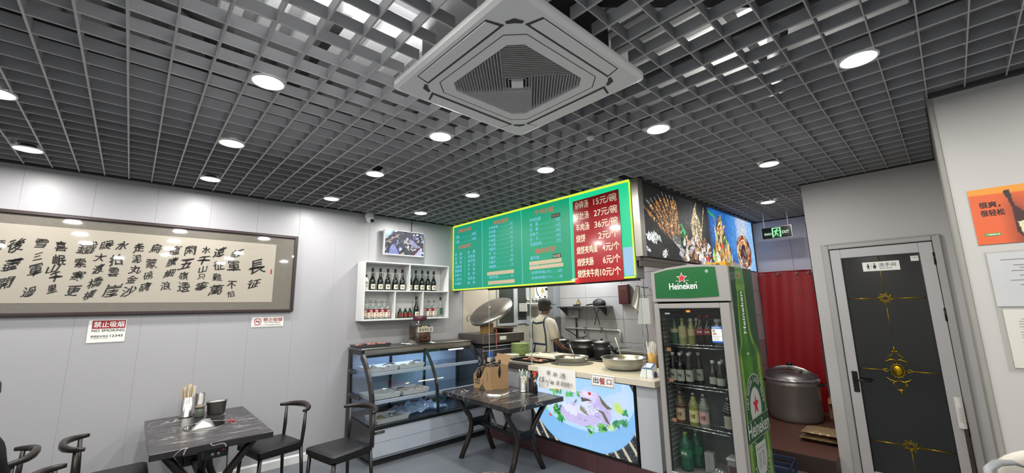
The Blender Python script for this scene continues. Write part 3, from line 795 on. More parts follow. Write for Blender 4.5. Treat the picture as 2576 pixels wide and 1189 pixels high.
# ------------------------------------------------------------------ television showing the camera feeds
tv = thing('television', 'slim white monitor on the wall showing shop camera views', 'television', (2.585, 4.88, 2.435))
obj('casing', MB().box(-0.29, -0.02, -0.165, 0.29, 0.03, 0.165, 0.006), m_white, tv)
obj('wall_bracket', MB().box(-0.1, 0.03, -0.08, 0.1, 0.068, 0.08), m_blackmat, tv)
cv = Canvas(0.56, 0.31, 190, 106, '#3c4050')
r2 = np.random.RandomState(3)
for i in range(150):
    x, y = r2.rand() * 0.56, r2.rand() * 0.31
    col = r2.choice(['#15161c', '#23242e', '#a6a8d8', '#d8d8ee', '#8b8cc8', '#4a4b5c', '#c8b8a8', '#1b1c22', '#e8e8f4'])
    a = 0.6 if x < 0.28 else -0.6
    cv.ell(x, y, 0.008 + r2.rand() * 0.03, 0.005 + r2.rand() * 0.012, col, a + r2.randn() * 0.35, 0.9, rough=0.6, seed=i)
cv.poly([(0.05, 0.0), (0.09, 0.12), (0.13, 0.13), (0.20, 0.0)], '#8f94d6', 0.85)
cv.poly([(0.35, 0.2), (0.37, 0.14), (0.45, 0.09), (0.48, 0.13), (0.40, 0.20)], '#9aa0d0', 0.85)
cv.poly([(0.36, 0.0), (0.54, 0.16), (0.56, 0.14), (0.42, 0.0)], '#5c2c34', 0.9)
cv.poly([(0.42, 0.0), (0.52, 0.11), (0.54, 0.10), (0.53, 0.0)], '#c6c6e8', 0.9)
cv.poly([(0.17, 0.31), (0.18, 0.16), (0.26, 0.14), (0.275, 0.31)], '#3b3f4c', 0.9)
cv.poly([(0.12, 0.31), (0.0, 0.19), (0.0, 0.31)], '#9fd8e4', 0.9); cv.ell(0.04, 0.28, 0.07, 0.05, '#e8fbff', 0, 0.9, soft=0.9)
for i in range(14): cv.ell(0.03 + i * 0.012, 0.155 + i * 0.008, 0.012, 0.008, '#c9a08c', 0.6, 0.8, rough=0.5, seed=i)
cv.line(0.28, 0, 0.28, 0.31, 0.004, '#101014')
cv.done('screen', printed('tv_screen', 1.15, 0.2), tv, (-0.28, -0.0215, -0.152), (1, 0, 0), (0, 0, 1))
obj('power_cord', MB().tube([(0.135, 0.05, 0.165), (0.13, 0.05, 0.245), (0.145, 0.05, 0.36)], 0.004, 6), m_black, tv)

# ------------------------------------------------------------------ bottle shelf
sh = thing('wall_shelf', 'white two-tier wall shelf cabinet holding liquor bottles', 'shelf', (2.0, 4.73, 1.45))
for nm, b in (('top_board', (0, 0, 0.69, 1.20, 0.215, 0.705)), ('bottom_board', (0, 0, -0.006, 1.20, 0.215, 0.012)), ('middle_board', (0.012, 0.002, 0.343, 1.188, 0.215, 0.357)),
              ('side_board', (0, 0, 0.012, 0.014, 0.215, 0.69)), ('side_board', (1.186, 0, 0.012, 1.20, 0.215, 0.69)), ('divider', (0.594, 0.002, 0.357, 0.608, 0.21, 0.69)),
              ('divider', (0.398, 0.002, 0.012, 0.412, 0.21, 0.343)), ('divider', (0.793, 0.002, 0.012, 0.807, 0.21, 0.343)), ('back_board', (0.012, 0.207, 0.01, 1.188, 0.2155, 0.69))):
    obj(nm, MB().box(*b, 0.001), m_white, sh)
for x in (0.2, 0.9, 1.02): obj('screw', MB().lathe([(0.006, 0.2065), (0.006, 0.2055)], (x, 0, 0.655 if x < 1 else 0.30), 8, axis='y'), m_steel_d, sh)

m_winegl = M('dark_bottle_glass', '#121613', 0.12, nscale=5, namt=0.3, coat=0.3)
m_greengl = M('green_bottle_glass', '#0d3a22', 0.12, nscale=5, namt=0.3, coat=0.3)
m_clearb = glass('bottle_clear_glass', (0.86, 0.9, 0.88), 0.1, 0.05, 0.12, (0.6, 0.62, 0.6))
m_labelw = M('label_cream', '#d9d3bf', 0.6, nscale=40, namt=0.15)
m_foil = M('foil_silver', '#c8c8c4', 0.3, 0.8)
m_labelr = M('label_red', '#8f1d22', 0.5)
WINE = [(0, 0), (0.033, 0), (0.036, 0.004), (0.036, 0.105), (0.034, 0.125), (0.022, 0.155), (0.0145, 0.18), (0.013, 0.20), (0.013, 0.268), (0, 0.268)]
def wine(label, loc, group):
    t = thing('liquor_bottle', label, 'bottle', loc, group=group)
    obj('glass_body', MB().lathe(WINE, n=18), m_winegl, t)
    obj('cap', MB().lathe([(0.0145, 0.222), (0.0148, 0.225), (0.0148, 0.272), (0, 0.273)], n=14), m_black, t)
    obj('neck_band', MB().lathe([(0.0152, 0.214), (0.0152, 0.222)], n=14, cap=False), m_foil, t)
    lb = MB().sheet(lambda u, v: (0.0366 * math.cos(-math.pi * (0.22 + 0.56 * (1 - u))), 0.0366 * math.sin(-math.pi * (0.22 + 0.56 * (1 - u))), 0.018 + 0.058 * v), 10, 1)
    s = obj('paper_label', lb, m_labelw, t)
    L = Letters((-0.017, -0.0368, 0.03), (1, 0, 0), (0, 0, 1), 0.0008); L.text('酒', 0.002, 0.004, 0.012, 0.026, m_ink, 0.02); L.text('30', 0.016, 0.004, 0.014, 0.026, M('ink_green', '#1d5c3a', 0.5), 0.02); L.done('label_print', s)
    return t
names = ['first', 'second', 'third', 'fourth', 'fifth']
w0 = None
for i, x in enumerate((2.14, 2.24, 2.34, 2.44, 2.54)):
    lab = names[i] + ' dark liquor bottle from the left in the upper left compartment'
    w0 = wine(lab, (x, 4.82, 1.808), 'dark bottles on the wall shelf') if w0 is None else (dup(w0, (x, 4.82, 1.808), random.uniform(-.3, .3), lab) and w0)
for i, x in enumerate((2.665, 2.735, 2.83, 2.92, 3.01)):
    lab = names[i] + ' dark liquor bottle from the left in the upper right compartment'
    dup(w0, (x, 4.86 if i == 0 else 4.82, 1.808), random.uniform(-.3, .3), lab)
dup(w0, (2.75, 4.82, 1.463), 0, 'lone dark liquor bottle in the lower middle compartment beside three green flasks')
t = thing('white_bottle', 'short white bottle with dark red cap at the left end of the upper shelf', 'bottle', (2.055, 4.82, 1.808))
obj('body', MB().lathe([(0, 0), (0.032, 0), (0.034, 0.005), (0.034, 0.125), (0.02, 0.15), (0.014, 0.155), (0.014, 0.165), (0, 0.165)], n=18), M('cream_ceramic', '#d6cfc2', 0.3), t)
obj('cap', MB().lathe([(0.017, 0.16), (0.017, 0.188), (0, 0.19)], n=14), M('cap_maroon', '#4a1f22', 0.4), t)
L = Letters((-0.02, -0.0345, 0.03), (1, 0, 0), (0, 0, 1), 0.001); L.text('酒', 0.006, 0.045, 0.026, 0.03, m_ink, 0.01); L.text('30', 0.006, 0.01, 0.026, 0.02, m_ink); L.done('label_print', t)
SP = [(0, 0), (0.034, 0), (0.036, 0.004), (0.036, 0.125), (0.030, 0.15), (0.016, 0.172), (0.013, 0.18), (0.013, 0.20), (0, 0.20)]
def spirit(label, loc, group):
    t = thing('spirit_bottle', label, 'bottle', loc, group=group)
    obj('glass_body', MB().lathe(SP, n=18), m_clearb, t)
    obj('cap', MB().lathe([(0.0155, 0.196), (0.0155, 0.228), (0, 0.23)], n=14), M('cap_silver', '#a9a4a6', 0.3, 0.6), t)
    for z0, z1, m in ((0.055, 0.118, m_labelr), (0.022, 0.08, m_labelw)):
        lb = MB().sheet(lambda u, v: ((0.0366 + 0.0003 * (m is m_labelw)) * math.cos(-math.pi * (0.1 + 0.8 * (1 - u))), (0.0366 + 0.0003 * (m is m_labelw)) * math.sin(-math.pi * (0.1 + 0.8 * (1 - u))), z0 + (z1 - z0) * v), 12, 1)
        obj('paper_label', lb, m, t)
    L = Letters((-0.025, -0.0372, 0.02), (1, 0, 0), (0, 0, 1), 0.0008); L.text('二锅头', 0.004, 0.066, 0.042, 0.022, m_whiteink, 0.02); L.disc(0.025, 0.042, 0.008, m_redink); L.rect(0.012, 0.008, 0.038, 0.018, m_redink); L.done('label_print', t)
    return t
s0 = None
for i, x in enumerate((2.057, 2.125, 2.20, 2.272, 2.345)):
    lab = names[i] + ' clear bottle with red and cream label from the left in the lower left compartment'
    if s0 is None: s0 = spirit(lab, (x, 4.84 if i == 0 else 4.82, 1.463), 'clear bottles with red labels')
    else: dup(s0, (x, 4.82, 1.463), random.uniform(-.25, .25), lab)
for i, x in enumerate((2.86, 2.94, 3.025)):
    dup(s0, (x, 4.86 if i == 0 else 4.82, 1.463), random.uniform(-.25, .25), names[i] + ' clear bottle with red and cream label in the lower right compartment')
t = thing('tall_clear_bottle', 'slim clear bottle with green label at the right end of the lower shelf', 'bottle', (3.125, 4.82, 1.463))
obj('glass_body', MB().lathe([(0, 0), (0.03, 0), (0.031, 0.004), (0.03, 0.14), (0.018, 0.18), (0.013, 0.2), (0.013, 0.235), (0, 0.235)], n=18), m_clearb, t)
obj('cap', MB().lathe([(0.015, 0.23), (0.015, 0.262), (0, 0.263)], n=14), m_black, t)
obj('paper_label', MB().sheet(lambda u, v: (0.0315 * math.cos(-math.pi * (0.2 + 0.6 * u)), 0.0315 * math.sin(-math.pi * (0.2 + 0.6 * u)), 0.03 + 0.09 * v), 8, 1), M('label_green', '#27553a', 0.5), t)
f0 = None
for i, x in enumerate((2.455, 2.52, 2.595, 2.66)):
    lab = names[i] + ' small green flask from the left in the lower middle compartment'
    if f0 is None:
        f0 = thing('green_flask', lab, 'bottle', (x - 0.008, 4.87, 1.463), group='small green flasks with red labels')
        obj('glass_body', MB().lathe([(0, 0), (0.028, 0), (0.03, 0.004), (0.03, 0.07), (0.02, 0.09), (0.012, 0.098), (0.012, 0.11), (0, 0.11)], n=16), m_greengl, f0)
        obj('cap', MB().lathe([(0.014, 0.106), (0.014, 0.126), (0, 0.127)], n=12), m_steel_d, f0)
        obj('paper_label', MB().sheet(lambda u, v: (0.0305 * math.cos(-math.pi * (0.15 + 0.7 * u)), 0.0305 * math.sin(-math.pi * (0.15 + 0.7 * u)), 0.018 + 0.045 * v), 8, 1), m_labelr, f0)
    else: dup(f0, (x, 4.82, 1.463), random.uniform(-.2, .2), lab)
# ------------------------------------------------------------------ menu light box over the counter
m_metal = M('brushed_box_metal', '#8f8f8e', 0.35, 0.7, nscale=3, namt=0.25, stretch=(6, 6, 0.6))
m_yel = glow('edge_tube_yellow', '#d8f23c', 1.15)
mn = thing('menu_light_box', 'long glowing green menu board with yellow edge above the serving counter', 'menu board', (3.42, 1.97, 1.82))
def toY(y): return 4.94 - y      # u coordinate on the front face (left end = wall)
obj('box_body', MB().box(0.0, 0.0, 0.0, 0.14, 2.97, 0.955, 0.004), m_metal, mn)
greens = ['#15997c', '#0fa07c', '#0fa377', '#12d898']
bounds = [4.94, 4.255, 3.485, 2.72, 1.985]
for i in range(4):
    y1, y0 = bounds[i], bounds[i + 1]
    obj('menu_panel', MB().box(-0.008, y0 - 1.97 + 0.003, 0.02, 0.0, y1 - 1.97 - 0.003, 0.94, 0.001), glow('menu_green_%d' % i, greens[i], 1.0), mn)
obj('panel_strip', MB().box(-0.0085, 4.2515 - 1.97, 0.02, -0.007, 4.2585 - 1.97, 0.94).box(-0.0085, 3.4815 - 1.97, 0.02, -0.007, 3.4885 - 1.97, 0.94).box(-0.0085, 2.7165 - 1.97, 0.02, -0.007, 2.7235 - 1.97, 0.94), glow('strip_cyan', '#62dfe0', 1.0), mn)
for nm, b in (('edge_tube', (-0.02, 0.01, 0.935, -0.004, 2.965, 0.957)), ('edge_tube', (-0.02, 0.71, 0.004, -0.004, 2.965, 0.022)), ('edge_tube', (-0.02, 2.953, 0.0235, -0.004, 2.967, 0.934)), ('edge_tube', (-0.02, 0.004, 0.0235, -0.004, 0.018, 0.934)), ('edge_tube', (-0.02, 0.01, 0.004, -0.004, 0.13, 0.022))):
    obj(nm, MB().box(*b, 0.005), m_yel, mn)
m_mb = glow('menu_text_blue', '#86cdf4', 1.0); m_mr = glow('menu_text_red', '#d9604a', 0.95)
L = Letters((-0.0085, 2.97, -1.82), (0, -1, 0), (0, 0, 1), 0.0012)
def row(y0, y1, z, left, right, h=0.042, m=m_mb, dots=True):
    """an item from y0 (left) to y1 (right) at base height z"""
    wl = 0.042 * len(left) * 1.08
    L.text(left, toY(y0), z, wl, h, m, 0.012)
    wr = h * 0.52 * len(right)
    if right: L.text(right, toY(y1) - wr, z, wr, h * 0.92, m, 0.012)
    if dots and right:
        u = toY(y0) + wl + 0.012
        while u < toY(y1) - wr - 0.01: L.rect(u, z + 0.004, u + 0.005, z + 0.009, m); u += 0.0155
L.text('羊蝎子火锅', toY(4.82), 2.655, 0.32, 0.055, m_mr, 0.02)
row(4.88, 4.38, 2.575, '大锅', '188元', 0.048); row(4.88, 4.38, 2.505, '小锅', '138元', 0.048)
L.text('火锅配菜', toY(4.81), 2.42, 0.30, 0.052, m_mr, 0.02)
for i, (a, b) in enumerate(zip(['白　菜', '生　菜', '菠　菜', '油麦菜', '茼蒿菜', '白萝卜', '土豆片', '红薯片'], ['豆　腐', '冻豆腐', '金针菇', '木　耳', '千　张', '宽　粉', '油豆皮', '面　条'])):
    z = 2.325 - i * 0.0605
    L.text(a, toY(4.885), z, 0.165, 0.04, m_mb, 0.012); L.text(b, toY(4.58), z, 0.17, 0.04, m_mb, 0.012)
L.rect(toY(4.652), 1.94, toY(4.648), 2.29, glow('menu_line_mint', '#4fe6b0', 1.0))
L.text('特色烧烤', toY(4.01), 2.65, 0.29, 0.055, m_mr, 0.02)
for i, (a, b) in enumerate([('大鸡肉串', '12元'), ('羊肉串', '4元'), ('羊肉筋', '4元'), ('牛板筋', '5元'), ('牛心管', '5元'), ('鸡翅中', '8元'), ('鸡　珍', '4元'), ('小腰子', '4元'), ('大腰子', '28元'), ('烤烧饼', '3元')]):
    row(4.11, 3.64, 2.60 - i * 0.0575, a, b, 0.04)
row(4.11, 3.64, 1.945, '烤金针菇', '8元', 0.04)
L.text('牛羊拉面', toY(3.25), 2.645, 0.30, 0.058, m_mr, 0.02)
for i, (a, b) in enumerate([('牛肉拉面', ''), ('凉　面', '15元'), ('炒　面', '16元'), ('刮条子', '18元'), ('炒　片', '18元'), ('拉面加肉', '25元')]):
    row(3.34, 2.86, 2.575 - i * 0.0585, a, b, 0.043)
L.text('酱卤凉菜', toY(3.26), 2.185, 0.31, 0.06, m_mr, 0.025)
row(3.34, 2.99, 2.12, '酱牛肉', '　', 0.043)
row(3.34, 2.86, 1.945, '凉菜拼盘(大)', '10份', 0.04); row(3.34, 2.86, 1.885, '凉菜拼盘(小)', '6份', 0.04)
L.text('酱牛蹄', toY(3.34), 2.025, 0.12, 0.035, m_mb, 0.01)
L.done('menu_writing', mn)
# patches pasted over some menu lines
m_patch = M('patch_cream', '#b7a88d', 0.6, nscale=10, namt=0.1)
for y0, y1, z0, z1 in ((4.15, 3.63, 1.99, 2.035), (4.13, 3.62, 1.87, 1.915), (3.36, 2.86, 2.055, 2.10), (3.36, 2.84, 2.005, 2.045)):
    obj('paper_patch', MB().box(-0.0125, y1 - 1.97, z0 - 1.82, -0.011, y0 - 1.97, z1 - 1.82).xf(Matrix.Translation((0, 0, 0))), m_patch, mn)
for y0, y1, z0, z1, tx in ((2.99, 2.86, 2.565, 2.61, '特色15元'), (2.99, 2.87, 2.105, 2.155, '58/盘')):
    pp = obj('paper_patch', MB().box(-0.013, y1 - 1.97, z0 - 1.82, -0.011, y0 - 1.97, z1 - 1.82), M('patch_dark', '#3a3f3a', 0.5), mn)
    Lp = Letters((-0.0132, y0 - 1.97, z0 - 1.82), (0, -1, 0), (0, 0, 1), 0.001); Lp.text(tx, 0.008, 0.008, (y0 - y1) - 0.016, (z1 - z0) - 0.016, m_patch, 0.01); Lp.done('patch_writing', pp)
# the red price board fixed over the fourth panel
rd = thing('price_board', 'red board with large cream prices over the right end of the green menu', 'price board', (3.405, 2.10, 1.81))
obj('board', MB().prism([(0.0, 0.005), (0.585, 0.0), (0.57, 0.88), (0.0, 0.895)], fYZ, -0.004, 0.004), M('board_red', '#a3121c', 0.18, nscale=4, namt=0.25, coat=0.5), rd)
m_cream = M('letter_cream', '#e9dcc0', 0.4, nscale=9, namt=0.06)
for z, a, b in ((2.595, '杂碎汤', '15元/碗'), (2.475, '羊肚汤', '27元/碗'), (2.355, '羊肉汤', '36元/碗'), (2.235, '烧饼', '2元/个'), (2.11, '烧饼夹鸡蛋', '4元/个'), (1.985, '烧饼夹肠', '6元/个'), (1.865, '烧饼夹牛肉', '10元/个')):
    L = Letters((-0.0045, 2.67 - 2.10, 0), (0, -1, 0), (0, 0, 1), 0.001)
    wa = {2: 0.118, 3: 0.175, 4: 0.205, 5: 0.262}[len(a)]
    L.text(a, 0.028, z - 1.81, wa, 0.082, m_cream, 0.022)
    L.done('dish_name', rd); L = Letters((-0.0045, 2.67 - 2.10, 0), (0, -1, 0), (0, 0, 1), 0.001)
    wb = (0.225 if len(b) == 5 and b.endswith('个') else 0.275) if len(a) <= 3 and b.endswith('碗') else {4: 0.195, 5: 0.235}.get(len(b), 0.2)
    if a == '烧饼': wb = 0.235
    L.text(b, 0.545 - wb, z - 1.81, wb, 0.082, m_cream, 0.022)
    L.done('price', rd)
obj('print_behind_board', MB().box(-0.0096, 0.02, 0.03, -0.0083, 0.125, 0.30), glow('print_pale_blue', '#9cc9ea', 1.0), mn)
# brushed steel corner post of the sign
solo('corner_post', MB().box(3.415, 1.895, 2.02, 3.50, 1.968, 2.775, 0.003), M('post_steel', '#a7a39b', 0.35, 0.8, nscale=3, namt=0.35, stretch=(5, 5, 0.4)), 'brushed metal corner post between the green menu and the food photo box', 'post')

# ------------------------------------------------------------------ food photo light box on the passage side
fb = thing('food_photo_light_box', 'long black and blue glowing light box with food photographs above the drinks fridge', 'light box', (3.5, 1.94, 2.03))
obj('box_body', MB().box(0, 0.003, 0, 3.30, 0.12, 0.745, 0.003), M('box_dark', '#35322e', 0.4), fb)
cv = Canvas(3.28, 0.74, 560, 210, '#131313')
r3 = np.random.RandomState(11)
blue = np.clip((cv.X - 1.62) / 0.12, 0, 1)
cv.put(blue, '#1e62ad'); cv.put(np.clip((cv.X - 2.2) / 0.3, 0, 1) * np.clip((cv.Y - 0.1) / 0.2, 0, 1), '#4f93d6', 0.8)
cv.put(np.clip((cv.X - 2.55) / 0.15, 0, 1), '#b9c6dc', 0.9); cv.put(np.clip((cv.X - 3.02) / 0.06, 0, 1), '#79b2ea', 0.8)
cv.poly([(1.2, 0.0), (1.3, 0.34), (1.64, 0.06), (1.62, 0.0)], '#2b5f9e', 0.8)
gl = np.clip(1 - np.abs(cv.X - 1.2) / 0.45, 0, 1) * np.clip(1 - np.abs(cv.Y - 0.45) / 0.4, 0, 1); cv.put(gl, '#5c5c5e', 0.6)
for i in range(260): cv.ell(0.02 + r3.rand() * 1.1, r3.rand() * 0.6, 0.004, 0.003, '#8d8578', 0, 0.8)
# skewers
tips = [(0.06, 0.50), (0.14, 0.57), (0.22, 0.60), (0.30, 0.63), (0.38, 0.67), (0.47, 0.71), (0.56, 0.70), (0.64, 0.71), (0.71, 0.70), (0.77, 0.67)]
for j, (tx, ty) in enumerate(tips):
    bx, by = 0.72 + 0.012 * j, 0.17
    cv.line(tx, ty, bx, by, 0.006, '#a8a49c')
    for q in range(11):
        t = 0.13 + q * 0.062
        if t > 0.8: break
        x, y = tx + (bx - tx) * t, ty + (by - ty) * t
        a = math.atan2(by - ty, bx - tx)
        cv.ell(x, y, 0.036, 0.024, ['#5c3318', '#7a4c26', '#38200f', '#a0692c', '#8a6a48'][(q * 3 + j) % 5], a, 0.95, rough=0.7, seed=j * 20 + q)
        cv.ell(x + 0.008, y + 0.006, 0.014, 0.007, ['#d8b070', '#e8d8b8', '#c88a3c'][(q + j) % 3], a, 0.85, rough=0.7, seed=q)
for j in range(10): cv.line(0.72 + 0.013 * j, 0.17, 0.86 + 0.006 * j, 0.09, 0.005, '#b8b8bc')
cv.ell(0.24, 0.10, 0.19, 0.10, '#242424'); cv.ell(0.24, 0.175, 0.17, 0.035, '#0c0c0c')
cv.ell(0.23, 0.205, 0.15, 0.05, '#c9cfcc', rough=0.9, seed=4)
for i in range(50): cv.ell(0.23 + r3.randn() * 0.06, 0.205 + r3.randn() * 0.015, 0.012, 0.006, r3.choice(['#e6ebe6', '#9fa5a0']), r3.rand() * 3, 0.9)
cv.poly([(0.03, 0.12), (0.14, 0.08), (0.15, 0.05), (0.08, 0.06)], '#c8ccd4'); cv.ell(0.45, 0.06, 0.07, 0.035, '#b9b6b0', 0.5, rough=0.7, seed=8)
cv.ell(0.86, 0.09, 0.09, 0.055, '#a9a3a6', rough=0.4, seed=5); cv.ell(0.93, 0.045, 0.10, 0.05, '#6d686a', rough=0.4, seed=6)
# lettuce, grilled pieces
for i in range(26): cv.ell(0.93 + r3.randn() * 0.05, 0.27 + r3.randn() * 0.06, 0.04, 0.02, r3.choice(['#2fae62', '#1d7c42', '#5fd28a', '#16532e']), r3.rand() * 3, 0.95, rough=0.8, seed=i)
cv.poly([(1.16, 0.24), (1.12, 0.46), (1.22, 0.62), (1.28, 0.70), (1.30, 0.60), (1.36, 0.54), (1.42, 0.40), (1.40, 0.24)], '#b9a37c', 0.95)
cv.poly([(1.2, 0.26), (1.2, 0.44), (1.26, 0.54), (1.33, 0.48), (1.36, 0.26)], '#6e5f48', 0.9)
for i in range(40): cv.line(1.18 + r3.rand() * 0.2, 0.25 + r3.rand() * 0.1, 1.2 + r3.rand() * 0.16, 0.45 + r3.rand() * 0.12, 0.006, r3.choice(['#3b3127', '#d8c8a4', '#8b7a5c']), 0.8)
cv.line(1.28, 0.60, 1.31, 0.73, 0.012, '#cbb282'); cv.line(1.36, 0.25, 1.53, 0.70, 0.012, '#c9b083')
for i in range(120):
    x = 0.92 + r3.rand() * 0.68; y = r3.rand() * 0.30 * (1 - abs(x - 1.25) * 0.6)
    cv.ell(x, y, 0.045 + r3.rand() * 0.03, 0.018 + r3.rand() * 0.02, r3.choice(['#d8c6b2', '#8c5c3c', '#e9dfd6', '#5c3a28', '#c89a6c', '#b8b8c4', '#2f2420', '#efe6dc']), 0.8 + r3.randn() * 0.8, 0.95, rough=0.8, seed=i)
for x, y in ((1.52, 0.06), (1.56, 0.09)): cv.ell(x, y, 0.05, 0.025, '#b3202c', 0.3, 0.95, rough=0.5, seed=2)
# heap on blue
for i in range(330):
    t = r3.rand(); y = t * 0.6; wdt = 0.34 * (1 - t) ** 0.8 + 0.03; x = 2.0 + r3.randn() * wdt * 0.5
    cv.ell(x, y, 0.05 + r3.rand() * 0.05, 0.010 + r3.rand() * 0.012, r3.choice(['#e0b460', '#c8742c', '#f1dc98', '#8c3c20', '#5f9c3a', '#2c2018', '#e88c3c', '#c9a878', '#f6ecc8', '#3c4a1c']), 1.2 + r3.randn() * 0.5, 0.95, rough=0.6, seed=i % 40)
cv.ell(1.74, 0.10, 0.035, 0.13, '#a6cf58', 0.2, rough=0.2, seed=3); cv.ell(1.85, 0.08, 0.07, 0.10, '#dfe6d6', 0, 0.9, rough=0.3, seed=8)
cv.ell(2.02, 0.27, 0.06, 0.04, '#d8502c', 0.3, rough=0.4, seed=9); cv.poly([(1.62, 0.71), (1.84, 0.66), (1.86, 0.62), (1.72, 0.64)], '#2c9c5c')
cv.line(1.86, 0.64, 1.86, 0.5, 0.008, '#e8d8a0')
# noodles
cv.ell(2.84, 0.26, 0.30, 0.25, '#3b1c14', rough=0.1, seed=1)
for i in range(150):
    a = r3.rand() * 6.28; rr = 0.12 + r3.rand() * 0.15
    cv.ell(2.84 + rr * math.cos(a) * 1.1, 0.25 + rr * math.sin(a) * 0.9, 0.07, 0.010, r3.choice(['#e8a064', '#c85c24', '#f0c894', '#8a2f18', '#f4dcc0', '#4b3c54']), a + 1.57, 0.95, soft=0.4)
for i in range(70): cv.ell(2.84 + r3.randn() * 0.08, 0.2 + r3.randn() * 0.08, 0.03, 0.016, r3.choice(['#1e1a20', '#4c4450', '#8f8790', '#5b2c1c']), r3.rand() * 3, 0.9, rough=0.6, seed=i)
cv.line(2.86, 0.62, 2.93, 0.25, 0.03, '#dcc080', 0.95)
cv.put(np.clip((0.09 - cv.Y) / 0.02, 0, 1) * np.clip((cv.X - 2.0) / 0.1, 0, 1) * np.clip((2.66 - cv.X) / 0.1, 0, 1), '#8f8a78', 0.9)
cv.grain(0.012, 1.0, 5, np.clip(cv.c.mean(-1) * 14, 0, 1) * (1 - blue * 0.75))
cv.grain(0.03, 0.12, 9)
cv.done('food_print', printed('food_print', 1.15, 0.5), fb, (0.01, 0.0015, 0.003), (1, 0, 0), (0, 0, 1))
solo('display_ledge', MB().box(3.425, 1.93, 1.985, 4.4, 2.06, 2.02, 0.003).box(3.425, 1.93, 1.93, 4.4, 1.945, 1.984), M('ledge_brown', '#4c453e', 0.4), 'dark strip ledge under the left end of the food photo box', 'ledge')

# ------------------------------------------------------------------ serving counter
m_counter = M('counter_top_cream', '#c9c0ae', 0.3, nscale=6, namt=0.08)
m_cbody = M('counter_body_white', '#aeb0b4', 0.4, nscale=2, namt=0.08)
ct = thing('serving_counter', 'cream-topped serving counter with a glowing soup picture on its front', 'counter', (3.42, 1.86, 0))
# top slab with a round hole for the sunk basin
bm = bmesh.new()
def loop(pts, z):
    vs = [bm.verts.new((a, b, z)) for a, b in pts]; return vs, [bm.edges.new((vs[i], vs[(i + 1) % len(vs)])) for i in range(len(vs))]
out = [(-0.045, -0.01), (0.70, -0.01), (0.70, 2.46), (0.12, 2.46), (0.12, 1.53), (-0.045, 1.53)]
hole = [(0.43 + 0.25 * math.cos(2 * math.pi * i / 32), 1.28 + 0.25 * math.sin(2 * math.pi * i / 32)) for i in range(32)]
_, e1 = loop(out, 0.92); _, e2 = loop(hole, 0.92); r_ = bmesh.ops.triangle_fill(bm, edges=e1 + e2, use_beauty=True)
ex = bmesh.ops.extrude_face_region(bm, geom=bm.faces[:])
bmesh.ops.translate(bm, vec=(0, 0, -0.05), verts=[g for g in ex['geom'] if isinstance(g, bmesh.types.BMVert)])
bmesh.ops.recalc_face_normals(bm, faces=bm.faces)
me = bpy.data.meshes.new('worktop'); bm.to_mesh(me); bm.free()
obj('worktop', me, m_counter, ct)
obj('dark_edge', MB().box(0.0, 1.535, 0.855, 0.119, 2.25, 0.915), M('edge_dark_steel', '#5a5754', 0.4, 0.6), ct)
obj('counter_body', MB().box(0.02, 0.02, 0.17, 0.68, 0.20, 0.869).box(0.06, 0.20, 0.17, 0.68, 1.5, 0.869).box(0.02, 1.5, 0.17, 0.68, 2.25, 0.869).box(0.15, 2.25, 0.0, 0.68, 2.45, 0.869), m_cbody, ct)
m_plinth = M('plinth_red_brown', '#4f3336', 0.35, nscale=3, namt=0.2)
for i in range(7):
    y0 = -0.0 + 0.335 * i
    obj('plinth_tile', MB().box(0.0, y0, 0.0, 0.66, min(y0 + 0.333, 2.25), 0.169, 0.002), m_plinth, ct)
obj('side_panel', MB().box(0.0, 0.0, 0.171, 0.019, 0.20, 0.868, 0.002), m_cbody, ct)
# soup light box in the counter front
lb = thing('soup_light_box', 'glowing picture of a pale blue bowl of soup in the counter front', 'light box', (3.425, 2.07, 0.175))
obj('frame', MB().box(-0.012, 0, 0, 0.03, 1.32, 0.018).box(-0.012, 0, 0.68, 0.03, 1.32, 0.695).box(-0.012, 0, 0.018, 0.03, 0.018, 0.68).box(-0.012, 1.302, 0.018, 0.03, 1.32, 0.68), m_black, lb)
cv = Canvas(1.29, 0.70, 430, 234, '#2a2f33')
r4 = np.random.RandomState(2)
# placemat stripes
for i in range(60):
    x = -0.9 + i * 0.062
    cv.poly([(x, 0.0), (x + 0.032, 0.0), (x + 0.032 - 0.55, 0.75), (x - 0.55, 0.75)], ['#c9c2a8', '#1a232c'][i % 2] if i % 2 == 0 else '#1a232c')
for i in range(900):
    x, y = r4.rand() * 1.29, r4.rand() * 0.7; cv.ell(x, y, 0.0035, 0.002, '#c4d4e4', 0.6, 0.8)
cv.ell(0.66, 0.42, 0.655, 0.445, '#84bcf0', soft=0.02)
sh_ = cv.ell(0.66, 0.40, 0.64, 0.42, None); cv.put(np.clip((0.16 - cv.Y) / 0.3 + 0.2, 0, 1) * sh_, '#9ccdf4', 0.6)
rim = cv.ell(0.68, 0.545, 0.615, 0.362, '#b4dafa', soft=0.015)
sp = cv.ell(0.67, 0.55, 0.58, 0.343, '#c4daf9', soft=0.05)
cv.ell(0.75, 0.62, 0.42, 0.2, '#a8d6fb', soft=0.8, a=0.8)
gr_ = cv.ell(0.67, 0.53, 0.60, 0.375, None, soft=0.3)
def veg(x, y, n, s, cols=('#2f9a56', '#1c6f3e', '#5cc25a', '#154a30', '#7fd46a')):
    for i in range(n): cv.ell(x + r4.randn() * s, y + r4.randn() * s * 0.6, 0.028, 0.014, r4.choice(cols), r4.rand() * 3, 0.9, rough=0.9, seed=r4.randint(99), where=None)
veg(0.37, 0.33, 26, 0.035); veg(0.42, 0.26, 18, 0.03); veg(0.53, 0.51, 8, 0.02, ('#5cc25a', '#2f9a56')); veg(0.67, 0.53, 12, 0.018, ('#7fc23a', '#3fae56')); veg(0.75, 0.25, 22, 0.045); veg(0.92, 0.26, 16, 0.035, ('#3c9a3a', '#6fc24a', '#1c5f2e'))
